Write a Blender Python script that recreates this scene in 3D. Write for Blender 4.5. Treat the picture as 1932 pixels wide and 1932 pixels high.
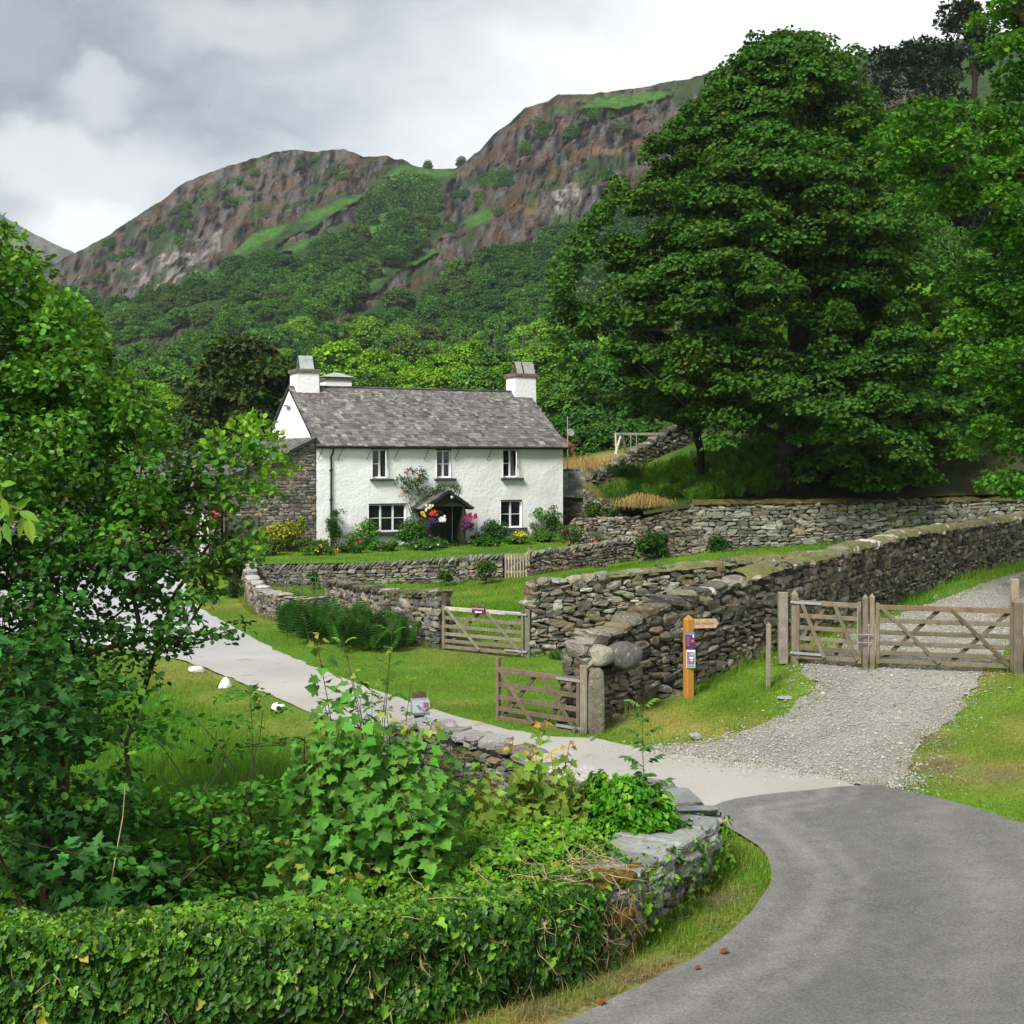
import bpy, math, random
import numpy as np
from mathutils import Vector, Matrix, noise as mnoise
from mathutils.geometry import delaunay_2d_cdt

scene = bpy.context.scene
col = scene.collection
for o in list(bpy.data.objects):
    bpy.data.objects.remove(o)
R = math.radians
rng = np.random.default_rng(7)
random.seed(7)

# ------------------------------------------------------------------ camera
F, H, Y0 = 2500.0, 4.8, 870.0          # focal length and horizon in 1932ths of the picture, eye height
cam = bpy.data.cameras.new('camera')
cam_o = bpy.data.objects.new('camera', cam)
col.objects.link(cam_o)
cam_o.location = (0, 0, H)
cam_o.rotation_euler = (R(90), 0, 0)
cam.sensor_fit = 'HORIZONTAL'
cam.sensor_width = 36
cam.lens = 36 * F / 1932
cam.shift_y = -(966 - Y0) / 1932
cam.clip_end = 6000
scene.camera = cam_o

# ------------------------------------------------------------------ exposure, sun, sky
scene.view_settings.view_transform = 'Standard'
scene.view_settings.look = 'None'
scene.view_settings.exposure = 1.05
scene.view_settings.gamma = 1
scene.cycles.use_denoising = True
scene.cycles.max_bounces = 7
scene.cycles.diffuse_bounces = 3
scene.cycles.transmission_bounces = 4
scene.cycles.transparent_max_bounces = 6
scene.cycles.caustics_reflective = False
scene.cycles.caustics_refractive = False
scene.cycles.sample_clamp_indirect = 6
SUN_EL, SUN_AZ = 46, -146            # azimuth clockwise from +Y (the view): behind and to the left
sl = bpy.data.lights.new('sun', 'SUN')
sl.energy = 2.9
sl.angle = R(18)
sl.color = (1, .96, .9)
sun = bpy.data.objects.new('sun', sl)
col.objects.link(sun)
sd = Vector((math.sin(R(SUN_AZ)) * math.cos(R(SUN_EL)), math.cos(R(SUN_AZ)) * math.cos(R(SUN_EL)), math.sin(R(SUN_EL))))
sun.rotation_euler = (-sd).to_track_quat('-Z', 'Y').to_euler()
sun.location = (-20, -20, 40)

world = bpy.data.worlds.new('World')
scene.world = world
world.use_nodes = True


class NT:
    """small wrapper for building node trees"""
    def __init__(s, tree):
        s.t = tree
        tree.nodes.clear()

    def n(s, typ, **kw):
        nd = s.t.nodes.new(typ)
        for k, v in kw.items():
            if k in ('i', 'inp'):
                for a, b in v.items():
                    if isinstance(b, bpy.types.NodeSocket):
                        s.t.links.new(b, nd.inputs[a])
                    else:
                        nd.inputs[a].default_value = b
            else:
                setattr(nd, k, v)
        return nd

    def math(s, op, a, b=0.0, clamp=False):
        nd = s.n('ShaderNodeMath', operation=op, use_clamp=clamp, i={0: a, 1: b})
        return nd.outputs[0]

    def noise(s, vec, scale, detail=4, rough=.55, dist=0.0):
        return s.n('ShaderNodeTexNoise', i={'Vector': vec, 'Scale': scale, 'Detail': detail, 'Roughness': rough, 'Distortion': dist}).outputs['Fac']

    def ramp(s, f, lo, hi, a=0.0, b=1.0, smooth=True):
        return s.n('ShaderNodeMapRange', interpolation_type='SMOOTHSTEP' if smooth else 'LINEAR',
                   i={0: f, 1: lo, 2: hi, 3: a, 4: b}).outputs[0]

    def mix(s, f, a, b, mode='MIX'):
        nd = s.n('ShaderNodeMix', data_type='RGBA', blend_type=mode, clamp_factor=True)
        for k, v in ((0, f), (6, a), (7, b)):
            if isinstance(v, bpy.types.NodeSocket):
                s.t.links.new(v, nd.inputs[k])
            else:
                nd.inputs[k].default_value = v if k == 0 else (*v[:3], 1)
        return nd.outputs[2]

    def scale(s, vec, sc):
        return s.n('ShaderNodeVectorMath', operation='MULTIPLY', i={0: vec, 1: sc}).outputs[0]


w = NT(world.node_tree)
tc = w.n('ShaderNodeTexCoord').outputs['Generated']
sky = w.n('ShaderNodeTexSky', sky_type='NISHITA', sun_disc=False, sun_elevation=R(SUN_EL), sun_rotation=R(SUN_AZ), air_density=1.2, dust_density=2)
bg_sky = w.n('ShaderNodeBackground', i={'Color': sky.outputs[0], 'Strength': .11})
sep = w.n('ShaderNodeSeparateXYZ', i={0: tc})
dx, dz = sep.outputs[0], sep.outputs[2]
warp = w.n('ShaderNodeTexNoise', i={'Vector': tc, 'Scale': 5.0, 'Detail': 5, 'Roughness': .6}).outputs['Color']
wv = w.n('ShaderNodeVectorMath', operation='SUBTRACT', i={0: warp, 1: (.5, .5, .5)}).outputs[0]
wv = w.scale(wv, (.16, .16, .16))
pv = w.n('ShaderNodeVectorMath', operation='ADD', i={0: tc, 1: wv}).outputs[0]
n_big = w.noise(w.scale(pv, (1.6, 1.6, 4.0)), 2.2, 5, .55)
n_det = w.noise(w.scale(pv, (1.0, 1.0, 2.2)), 7.0, 7, .6)
# the darker grey-blue base of the cloud deck, heavier high up and towards the west (left)
grad = w.math('ADD', w.math('MULTIPLY', dz, 1.75), w.math('MULTIPLY', dx, -1.3))
dark = w.ramp(w.math('ADD', grad, w.math('MULTIPLY', w.math('SUBTRACT', n_big, .5), .8)), .30, 1.02)
c_light, c_dark = (.95, .97, .98), (.18, .235, .30)
cl = w.mix(dark, c_light, c_dark)


def sdir(x, y):
    v = Vector(((x - 966) / F, 1, (Y0 - y) / F))
    return v.normalized()


def puff(x, y, rx, ry, amount, colour, cl):
    """a bank of bright cumulus round one direction of the sky"""
    d = sdir(x, y)
    sub = w.n('ShaderNodeVectorMath', operation='SUBTRACT', i={0: pv, 1: tuple(d)}).outputs[0]
    sc = w.scale(sub, (F / rx, F / rx, F / ry))
    ln = w.n('ShaderNodeVectorMath', operation='LENGTH', i={0: sc}).outputs[1]
    e = w.math('ADD', ln, w.math('MULTIPLY', w.math('SUBTRACT', n_det, .5), 1.5))
    m = w.ramp(e, .45, 1.35, amount, 0)
    return w.mix(m, cl, colour)


cl = puff(480, 40, 240, 75, .62, (.70, .71, .71), cl)
cl = puff(200, 185, 90, 40, .6, (.72, .74, .76), cl)
cl = puff(120, 310, 230, 80, .65, (.88, .90, .91), cl)
cl = puff(1040, 90, 210, 45, .6, (.93, .94, .95), cl)
cl = puff(1540, 70, 200, 75, 1, (1.15, 1.15, 1.15), cl)
cl = puff(1800, 50, 150, 55, 1, (1.12, 1.12, 1.12), cl)
cl = puff(200, 440, 130, 55, .8, (1.0, 1.0, 1.0), cl)
cl = w.mix(w.ramp(n_det, .35, .7, 0, .22), cl, (.98, .98, .98))
bg_cl = w.n('ShaderNodeBackground', i={'Color': cl, 'Strength': .56})
cover = w.ramp(n_big, .15, .32, .88, .97)
ms = w.n('ShaderNodeMixShader', i={0: cover, 1: bg_sky.outputs[0], 2: bg_cl.outputs[0]})
w.n('ShaderNodeOutputWorld', i={0: ms.outputs[0]})

# ------------------------------------------------------------------ helpers
def at(x, y, Y):
    return np.array(((x - 966) / F * Y, Y, H + (Y0 - y) / F * Y))


def px(x, Y):
    return (x - 966) / F * Y


def tag(o, label=None, cat=None, group=None, kind=None):
    if cat and not kind:
        kind = 'thing'
    for k, v in (('label', label), ('category', cat), ('group', group), ('kind', kind)):
        if v:
            o[k] = v
    return o


WO = {}


def empty(name, loc, label, cat, group=None):
    o = bpy.data.objects.new(name, None)
    o.empty_display_size = .2
    o.location = loc
    col.objects.link(o)
    WO[o.name] = np.array(loc, float)
    return tag(o, label, cat, group)


class MB:
    """collects vertices, faces and a tint per vertex; build() links them as ONE mesh object"""
    def __init__(s):
        s.v, s.c, s.f, s.k = [], [], [], 0

    def add(s, v, faces, c=(1, 1, 1)):
        v = np.asarray(v, np.float32).reshape(-1, 3)
        c = np.asarray(c, np.float32)
        if c.ndim == 1:
            c = np.broadcast_to(c, (len(v), 3))
        s.v.append(v)
        s.c.append(c)
        if isinstance(faces, np.ndarray):
            faces = [faces]
        for f in faces:
            f = np.asarray(f, np.int64)
            if f.ndim == 1:
                f = f.reshape(1, -1)
            s.f.append(f + s.k)
        s.k += len(v)

    def box(s, c, size, rot=None, col=(1, 1, 1), bev=0.0):
        x, y, z = np.array(size) / 2
        if bev:
            b = min(bev, x * .45, y * .45, z * .45)
            v = []
            for sx in (-1, 1):
                for sy in (-1, 1):
                    for sz in (-1, 1):
                        v += [(sx * (x - b), sy * (y - b), sz * z), (sx * (x - b), sy * y, sz * (z - b)), (sx * x, sy * (y - b), sz * (z - b))]
            v = np.array(v)
            i = lambda a, b_, c_, k: ((a * 2 + b_) * 2 + c_) * 3 + k
            q = []
            for c_ in (0, 1):
                o = (1, -1)[c_]
                fz = [i(0, 0, c_, 0), i(0, 1, c_, 0), i(1, 1, c_, 0), i(1, 0, c_, 0)]
                fy = [i(0, c_, 0, 1), i(1, c_, 0, 1), i(1, c_, 1, 1), i(0, c_, 1, 1)]
                fx = [i(c_, 0, 0, 2), i(c_, 0, 1, 2), i(c_, 1, 1, 2), i(c_, 1, 0, 2)]
                q += [fz[::o], fy[::o], fx[::o]]
            for a in (0, 1):
                for b_ in (0, 1):
                    q.append([i(0, a, b_, 0), i(1, a, b_, 0), i(1, a, b_, 1), i(0, a, b_, 1)])
                    q.append([i(a, 0, b_, 0), i(a, 1, b_, 0), i(a, 1, b_, 2), i(a, 0, b_, 2)])
                    q.append([i(a, b_, 0, 1), i(a, b_, 1, 1), i(a, b_, 1, 2), i(a, b_, 0, 2)])
            t = [[i(a, b_, c_, 0), i(a, b_, c_, 1), i(a, b_, c_, 2)] for a in (0, 1) for b_ in (0, 1) for c_ in (0, 1)]
            fs = [np.array(q), np.array(t)]
        else:
            v = np.array([(a * x, b * y, c_ * z) for a in (-1, 1) for b in (-1, 1) for c_ in (-1, 1)])
            fs = [np.array([(0, 1, 3, 2), (4, 6, 7, 5), (0, 4, 5, 1), (2, 3, 7, 6), (0, 2, 6, 4), (1, 5, 7, 3)])]
        if rot is not None:
            v = v @ np.array(rot).T
        s.add(v + np.array(c), fs, col)

    def bar(s, a, b, wd, dp, col=(1, 1, 1), up=(0, 0, 1), bev=0.006):
        """a rectangular bar from a to b, wd across, dp thick along up"""
        a, b = np.array(a, float), np.array(b, float)
        d = b - a
        L = np.linalg.norm(d)
        d /= L
        u = np.array(up, float)
        u -= d * (u @ d)
        u /= np.linalg.norm(u)
        sd_ = np.cross(d, u)
        s.box((a + b) / 2, (L, wd, dp), np.stack([d, sd_, u], 1), col, bev)

    def tube(s, pts, rad, n=6, col=(1, 1, 1), cap=True):
        P = np.array(pts, float)
        rad = np.broadcast_to(np.array(rad, float), (len(P),))
        T = np.gradient(P, axis=0)
        T /= np.linalg.norm(T, axis=1)[:, None] + 1e-9
        ref = np.array((0, 0, 1.0)) if abs(T[0][2]) < .9 else np.array((1.0, 0, 0))
        U = ref - T * (T @ ref)[:, None]
        U /= np.linalg.norm(U, axis=1)[:, None] + 1e-9
        V = np.cross(T, U)
        a = np.linspace(0, 2 * np.pi, n, endpoint=False)
        ring = U[:, None] * np.cos(a)[None, :, None] + V[:, None] * np.sin(a)[None, :, None]
        v = (P[:, None] + ring * rad[:, None, None]).reshape(-1, 3)
        f = []
        for k in range(len(P) - 1):
            for j in range(n):
                f.append((k * n + j, k * n + (j + 1) % n, (k + 1) * n + (j + 1) % n, (k + 1) * n + j))
        fs = [np.array(f)]
        if cap:
            fs += [np.arange(n)[::-1].reshape(1, -1), (np.arange(n) + (len(P) - 1) * n).reshape(1, -1)]
        s.add(v, fs, col)

    def lathe(s, prof, c, n=16, col=(1, 1, 1), axis=None):
        prof = np.array(prof, float)
        a = np.linspace(0, 2 * np.pi, n, endpoint=False)
        v = np.stack([prof[:, 0][:, None] * np.cos(a), prof[:, 0][:, None] * np.sin(a), np.broadcast_to(prof[:, 1][:, None], (len(prof), n))], -1).reshape(-1, 3)
        if axis is not None:
            v = v @ np.array(Vector(axis).to_track_quat('Z', 'Y').to_matrix()).T
        f = [(k * n + j, k * n + (j + 1) % n, (k + 1) * n + (j + 1) % n, (k + 1) * n + j) for k in range(len(prof) - 1) for j in range(n)]
        s.add(v + np.array(c), np.array(f), col)

    def quad(s, pts, col=(1, 1, 1)):
        s.add(np.array(pts, float), np.arange(len(pts)).reshape(1, -1), col)

    def prism(s, poly, vec, col=(1, 1, 1)):
        """a closed slab: polygon extruded along vec"""
        p = np.array(poly, float)
        n = len(p)
        v = np.concatenate([p, p + np.array(vec, float)])
        sides = np.array([(i, (i + 1) % n, n + (i + 1) % n, n + i) for i in range(n)])
        s.add(v, [np.arange(n)[::-1].reshape(1, -1), (np.arange(n) + n).reshape(1, -1), sides], col)

    def mesh(s, name, origin=(0, 0, 0), smooth=False):
        m = bpy.data.meshes.new(name)
        v = np.concatenate(s.v) - np.array(origin, np.float32)
        c = np.concatenate(s.c)
        lens = np.concatenate([np.full(len(f), f.shape[1], np.int32) for f in s.f])
        loops = np.concatenate([f.ravel() for f in s.f]).astype(np.int32)
        m.vertices.add(len(v))
        m.vertices.foreach_set('co', v.astype(np.float32).ravel())
        m.loops.add(len(loops))
        m.loops.foreach_set('vertex_index', loops)
        m.polygons.add(len(lens))
        st = np.concatenate([[0], np.cumsum(lens)[:-1]]).astype(np.int32)
        m.polygons.foreach_set('loop_start', st)
        m.polygons.foreach_set('use_smooth', np.full(len(lens), smooth, bool))
        m.update(calc_edges=True)
        m.validate(clean_customdata=False)
        at_ = m.attributes.new('tint', 'FLOAT_COLOR', 'POINT')
        at_.data.foreach_set('color', np.concatenate([c, np.ones((len(c), 1), np.float32)], 1).astype(np.float32).ravel())
        return m

    def build(s, name, mat, parent=None, origin=(0, 0, 0), smooth=False):
        og = WO[parent.name] if parent is not None else np.array(origin, float)
        m = s.mesh(name, og, smooth)
        m.materials.append(mat)
        o = bpy.data.objects.new(name, m)
        col.objects.link(o)
        if parent is not None:
            o.parent = parent
        else:
            o.location = origin
        WO[o.name] = og
        return o


def rotz(a):
    c, s_ = math.cos(a), math.sin(a)
    return np.array(((c, -s_, 0), (s_, c, 0), (0, 0, 1)))


def unit(v):
    v = np.asarray(v, float)
    return v / (np.linalg.norm(v, axis=-1, keepdims=True) + 1e-9)


def inside(poly, X, Y):
    poly = np.asarray(poly, float)[:, :2]
    r = np.zeros(np.shape(X), bool)
    j = len(poly) - 1
    for i in range(len(poly)):
        xi, yi = poly[i]
        xj, yj = poly[j]
        if yi != yj:
            r ^= ((yi > Y) != (yj > Y)) & (X < (xj - xi) * (Y - yi) / (yj - yi) + xi)
        j = i
    return r


def polydist(pts, X, Y):
    """distance of points to a polyline"""
    pts = np.asarray(pts, float)[:, :2]
    best = np.full(np.shape(X), 1e9)
    for a, b in zip(pts[:-1], pts[1:]):
        d = b - a
        t = np.clip(((X - a[0]) * d[0] + (Y - a[1]) * d[1]) / (d @ d + 1e-12), 0, 1)
        best = np.minimum(best, np.hypot(X - a[0] - t * d[0], Y - a[1] - t * d[1]))
    return best


def vnoise(X, Y, s_, seed=0, octaves=3):
    """smooth value noise on arrays, about 0..1"""
    X = np.asarray(X, float) / s_ + seed * 17.3
    Y = np.asarray(Y, float) / s_ + seed * 9.1
    out, amp, tot = 0, 1, 0
    for k in range(octaves):
        xi, yi = np.floor(X).astype(np.int64), np.floor(Y).astype(np.int64)
        fx, fy = X - xi, Y - yi
        fx, fy = fx * fx * (3 - 2 * fx), fy * fy * (3 - 2 * fy)
        h = lambda a, b: ((np.sin(a * 127.1 + b * 311.7 + seed * 3.7 + k) * 43758.5453) % 1.0)
        out = out + amp * ((h(xi, yi) * (1 - fx) + h(xi + 1, yi) * fx) * (1 - fy) + (h(xi, yi + 1) * (1 - fx) + h(xi + 1, yi + 1) * fx) * fy)
        tot += amp
        amp *= .5
        X, Y = X * 2.03, Y * 2.03
    return out / tot


# ------------------------------------------------------------------ materials
def surf(name, base=None, rough=.85, spec=.25, var=(), patches=(), bump=(), metal=0.0, coat=0.0, space='Object'):
    """tint attribute (or base) varied by noise, blotched by patches (scale, lo, hi, colour, amount), with bump (scale, distance)"""
    m = bpy.data.materials.new(name)
    m.use_nodes = True
    t = NT(m.node_tree)
    co = t.n('ShaderNodeTexCoord').outputs[space]
    if base is None:
        c = t.n('ShaderNodeAttribute', attribute_name='tint').outputs['Color']
    else:
        c = t.n('ShaderNodeRGB').outputs[0]
        c.default_value = (*base, 1)
    for v in var:
        sc, lo, hi = v[:3]
        vec = t.scale(co, v[3]) if len(v) > 3 else co
        f = t.ramp(t.noise(vec, sc, 5, .6), .25, .75, lo, hi, False)
        k = t.n('ShaderNodeCombineColor', i={0: f, 1: f, 2: f}).outputs[0]
        c = t.mix(1.0, c, k, 'MULTIPLY')
    for v in patches:
        sc, lo, hi, pc, am = v[:5]
        vec = t.scale(co, v[5]) if len(v) > 5 else co
        c = t.mix(t.ramp(t.noise(vec, sc, 6, .62), lo, hi, 0, am), c, pc)
    p = t.n('ShaderNodeBsdfPrincipled', i={'Base Color': c, 'Roughness': rough, 'Metallic': metal, 'Specular IOR Level': spec, 'Coat Weight': coat})
    nrm = None
    for v in bump:
        sc, dist = v[:2]
        vec = t.scale(co, v[2]) if len(v) > 2 else co
        b = t.n('ShaderNodeBump', i={'Height': t.noise(vec, sc, 6, .6), 'Distance': dist, 'Strength': 1.0})
        if nrm is not None:
            t.t.links.new(nrm, b.inputs['Normal'])
        nrm = b.outputs[0]
    if nrm is not None:
        t.t.links.new(nrm, p.inputs['Normal'])
    t.n('ShaderNodeOutputMaterial', i={0: p.outputs[0]})
    return m


def leafm(name, trans=.3, rough=.5, spec=.35, tr_tint=(1.25, 1.2, .5)):
    m = bpy.data.materials.new(name)
    m.use_nodes = True
    t = NT(m.node_tree)
    c = t.n('ShaderNodeAttribute', attribute_name='tint').outputs['Color']
    p = t.n('ShaderNodeBsdfPrincipled', i={'Base Color': c, 'Roughness': rough, 'Specular IOR Level': spec})
    tr = t.n('ShaderNodeBsdfTranslucent', i={'Color': t.mix(1.0, c, tr_tint, 'MULTIPLY')})
    ms_ = t.n('ShaderNodeMixShader', i={0: trans, 1: p.outputs[0], 2: tr.outputs[0]})
    t.n('ShaderNodeOutputMaterial', i={0: ms_.outputs[0]})
    return m


M = {}
M['leaf'] = leafm('leaf', .35, .55, .10)
M['leaf_gloss'] = leafm('glossy_leaf', .28, .42, .22)
M['leaf_far'] = leafm('distant_leaf', .2, .8, .04)
M['needle'] = leafm('needle', .12, .7, .05)
M['grass_blade'] = leafm('grass_blade', .35, .65, .08, (1.2, 1.15, .5))
M['petal'] = leafm('petal', .25, .6, .2, (1, 1, 1))
M['bark'] = surf('bark', None, .95, .1, var=((9, .5, 1.5, (1, 1, .25)),), bump=((14, .03, (1, 1, .3)),))
M['twig'] = surf('twig', None, .8, .2, var=((20, .7, 1.3),))
M['stone'] = surf('dry_stone', None, .92, .2, var=((3.5, .72, 1.3), (22, .7, 1.3)),
                  patches=((9, .60, .68, (.38, .37, .32), .75), (2.2, .60, .74, (.085, .085, .03), .65)), bump=((26, .018), (7, .03)))
M['slab'] = surf('grey_slab', None, .85, .3, var=((2.0, .8, 1.2), (16, .75, 1.25, (1, 1, 5))),
                 patches=((5, .58, .66, (.42, .42, .38), .6), (2.4, .66, .74, (.12, .08, .015), .8)), bump=((9, .03, (1, 1, 4)), (40, .01)))
M['stone_dark'] = surf('shaded_joint', (.05, .047, .04), .95, .1)
M['moss'] = surf('moss', None, .95, .1, var=((6, .65, 1.35), (40, .6, 1.4)), bump=((45, .03),))
M['slate'] = surf('roof_slate', None, .8, .3, var=((1.2, .8, 1.2), (14, .8, 1.2)), patches=((3.5, .6, .7, (.34, .33, .3), .45), (1.1, .62, .72, (.07, .07, .05), .5)), bump=((30, .006),))
M['render'] = surf('white_render', (.88, .88, .87), .9, .2, var=((1.5, .96, 1.03), (9, .95, 1.04)), patches=((.9, .62, .8, (.52, .51, .43), .5, (1, 1, .25)), (3, .66, .8, (.6, .58, .5), .4, (1, 1, .12))), bump=((22, .02), (6, .025)))
M['white_paint'] = surf('white_paint', (.80, .80, .78), .5, .4, var=((12, .92, 1.05),))
M['glass'] = surf('dark_window_glass', (.012, .013, .014), .06, .5)
M['green_paint'] = surf('dark_green_paint', (.028, .034, .017), .6, .35, var=((6, .7, 1.3, (1, 1, .2)),))
M['black_iron'] = surf('black_iron', (.012, .012, .013), .5, .4)
M['rusty'] = surf('rusty_iron', (.10, .095, .085), .7, .3, var=((8, .6, 1.3),), patches=((5, .55, .7, (.13, .06, .03), .6),))
M['galv'] = surf('galvanised_steel', (.42, .44, .46), .5, .5, metal=.6, var=((20, .8, 1.15),))
M['wood'] = surf('weathered_wood', None, .85, .2, var=((5, .7, 1.3, (1, 1, 1)), (40, .75, 1.25, (1, 1, .12))), patches=((6, .62, .75, (.17, .19, .1), .5),), bump=((50, .004, (1, 1, .15)),))
M['pine_post'] = surf('stained_pine', (.42, .20, .035), .6, .35, var=((14, .8, 1.2, (1, 1, .12)),), patches=((5, .66, .72, (.14, .05, .01), .6),))
M['paper'] = surf('printed_paper', None, .5, .3)
M['fabric'] = surf('curtain_fabric', None, .9, .1)
M['asphalt'] = surf('asphalt', None, .9, .25, var=((.5, .88, 1.12), (4, .88, 1.12), (34, .62, 1.38), (110, .6, 1.4)), patches=((55, .66, .72, (.30, .29, .27), .6),), bump=((45, .012),))
M['drive'] = surf('pale_gravel_drive', None, .95, .15, var=((.35, .92, 1.08), (60, .85, 1.15)), patches=((1.3, .60, .68, (.24, .20, .145), .5), (30, .66, .72, (.20, .185, .16), .5)), bump=((40, .012),))
M['gravel'] = surf('gravel_track', None, .95, .15, var=((.6, .82, 1.18), (22, .55, 1.45), (60, .6, 1.4)), patches=((1.0, .58, .68, (.20, .16, .10), .6),), bump=((60, .03),))
M['pebble'] = surf('pebble', None, .9, .2)
M['ground'] = surf('turf', None, .95, .1, var=((1.2, .8, 1.2), (14, .6, 1.4)), patches=((2.6, .66, .76, (.13, .10, .05), .6),), bump=((14, .05),))
M['soil'] = surf('garden_soil', (.05, .035, .02), .95, .1)
M['hide'] = surf('chestnut_hide', (.16, .055, .02), .6, .3, var=((3, .8, 1.2),))


def rand_tint(base, n, v=.25, hue=.12, g=rng):
    b = np.array(base)[None] * (1 + g.normal(0, v, (n, 1)))
    b = b * (1 + g.normal(0, hue, (n, 3)) * np.array((1, .4, 1)))
    return np.clip(b, .002, .95)
# ------------------------------------------------------------------ the ground
def rbf(P):
    P = np.array(P, float)
    c = .5
    n = len(P)
    d = np.sqrt(((P[:, None, :2] - P[None, :, :2]) ** 2).sum(-1) + c * c)
    A = np.zeros((n + 3, n + 3))
    A[:n, :n] = d + np.eye(n) * -.15
    A[:n, n] = 1
    A[:n, n + 1:] = P[:, :2]
    A[n:, :n] = A[:n, n:].T
    wv_ = np.linalg.solve(A, np.concatenate([P[:, 2], [0, 0, 0]]))

    def f(X, Y):
        X, Y = np.asarray(X, float), np.asarray(Y, float)
        z = wv_[n] + wv_[n + 1] * X + wv_[n + 2] * Y
        for (a, b, _), k in zip(P, wv_[:n]):
            z = z + k * np.sqrt((X - a) ** 2 + (Y - b) ** 2 + c * c)
        return z
    return f


GP = [(0, -3, 3.3), (0, 2, 3.0), (0, 5, 1.6), (0, 8, .25), (-6, 8, .1), (6, 7, .4), (10, 8, .6), (-10, -2, 3), (12, 0, 3),
      (3, 11, 0), (8, 11, .2), (-4, 10, 0), (0, 11, 0), (3, 15, .02), (5, 19, .05), (7, 17, .2), (10.5, 16, .6), (9.5, 20, .5), (12, 21, 1.0), (13, 26, 1.4),
      (-3, 14, -.15), (-5, 20, -.1), (-3, 25, -.02), (-8, 30, 0), (-10, 20, -.1), (-14, 30, 0), (0, 15, -.1), (0, 18, -.05),
      (1.4, 23, 0), (-1.5, 25.8, 0), (-4, 30, 0), (-7.7, 37.5, 0), (-11, 46, 0), (-16, 52, .1), (-22, 60, .2), (-30, 50, .1), (-9, 52, -.1),
      (-1.85, 34, -.03), (.4, 33, -.1), (2, 30, 0), (-3, 36, 0),
      (2.2, 24.6, .15), (3.3, 25, .34), (5, 24, .3), (5.6, 26.6, .85), (9.6, 25, .85), (7.5, 26, .85), (7, 23, .3), (4.2, 21.5, .08), (9.5, 23, .6),
      (10, 31, 1.15), (13.9, 36, 1.6), (19, 44, 2.0), (7.4, 30.5, 1.05), (10.1, 34.5, 1.14), (16.2, 42, 1.6), (24, 50, 2.2), (20, 36, 2.2),
      (0, 40, .1), (2, 45, .3), (-3, 45, 0), (-5.9, 42, -.05), (-7, 48, -.1), (0, 51, .12), (-3, 52, -.02), (-8, 51, -.08), (2.5, 49, .55), (3, 38, .5), (6, 40, .95), (7, 45, 1.2),
      (5, 52.5, .75), (7, 49, 1.35), (12, 49, 1.6), (20, 52, 2),
      (-9, 70, 1.4), (3, 70, 1.7), (3, 62, 1.2), (-8, 58, .7), (-18, 70, 1.0), (-30, 80, 3), (0, 85, 3.2), (-12, 90, 4.2), (10, 80, 3), (25, 70, 3), (30, 90, 6), (-40, 100, 6), (0, 110, 7), (40, 110, 8), (-25, 120, 8), (25, 130, 9)]
gz = rbf(GP)


def gp(x, y, f=None):
    """the point of the ground seen at one pixel"""
    f = f or gz
    z = 0.0
    Y = 30.0
    for _ in range(40):
        Y = Y * .5 + .5 * min(max((H - z) * F / (y - Y0), 2), 140)
        z = float(f((x - 966) / F * Y, Y))
    return np.array(((x - 966) / F * Y, Y))


def G(*pts):
    return [tuple(gp(*p)) if isinstance(p, tuple) else tuple(p) for p in pts]


# plan of the roads ([X, Y] in metres, (x, y) where the edge is seen)
seam = G((1335, 1517), (1480, 1496), (1640, 1481))
asphalt_poly = [(-9, 5.5), (-9, 9.55), (-4, 9.85), (-1.6, 10.15), (-.3, 10.6)] + G((1085, 1920), (1200, 1868), (1350, 1788), (1435, 1705), (1462, 1655), (1445, 1610), (1400, 1580), (1358, 1556)) + seam + \
    G((1700, 1491), (1780, 1509), (1860, 1532), (1940, 1562)) + [(9.5, 15.2), (14, 12.5), (16, 5.5)]
gravel_edge = G((1560, 1462), (1400, 1440), (1240, 1420))
drive_poly = seam + gravel_edge + G((1130, 1397), (1040, 1389), (960, 1377), (880, 1358), (800, 1334), (710, 1303), (620, 1270), (530, 1232), (450, 1190), (395, 1158), (350, 1128), (352, 1100), (330, 1075), (200, 1052), (0, 1046), (-500, 1040)) + \
    G((-500, 1165), (0, 1195), (200, 1217), (345, 1246), (400, 1265), (480, 1298), (560, 1334), (640, 1362), (710, 1388)) + [(-1.5, 21.0), (-.1, 19.9), (1.0, 18.3), (1.5, 17.5), (2.2, 16.9), (2.5, 16.3)]
gravel_poly = G((1640, 1484), (1560, 1472), (1400, 1452), (1240, 1432), (1180, 1412)) + G((1330, 1397), (1440, 1370), (1515, 1325), (1535, 1285), (1515, 1256), (1530, 1240), (1600, 1200), (1720, 1150), (1850, 1103), (1960, 1072), (2150, 1050), (2150, 1110), (1990, 1170), (1900, 1225), (1865, 1255), (1845, 1300), (1805, 1350), (1745, 1392), (1715, 1440), (1740, 1475), (1700, 1489))
meadow_poly = [(-14, 11.5), (-4, 11.4), (-1.6, 11.75), (-.1, 12.5), (.5, 13.0), (1.1, 13.9), (1.6, 14.9), (1.8, 15.6), (1.2, 16.6), (.4, 17.9), (-.6, 19.2), (-1.7, 20.4), (-2.6, 22.2), (-4.4, 25.5), (-7, 30.2), (-10, 32), (-16, 34), (-22, 30)]

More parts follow.
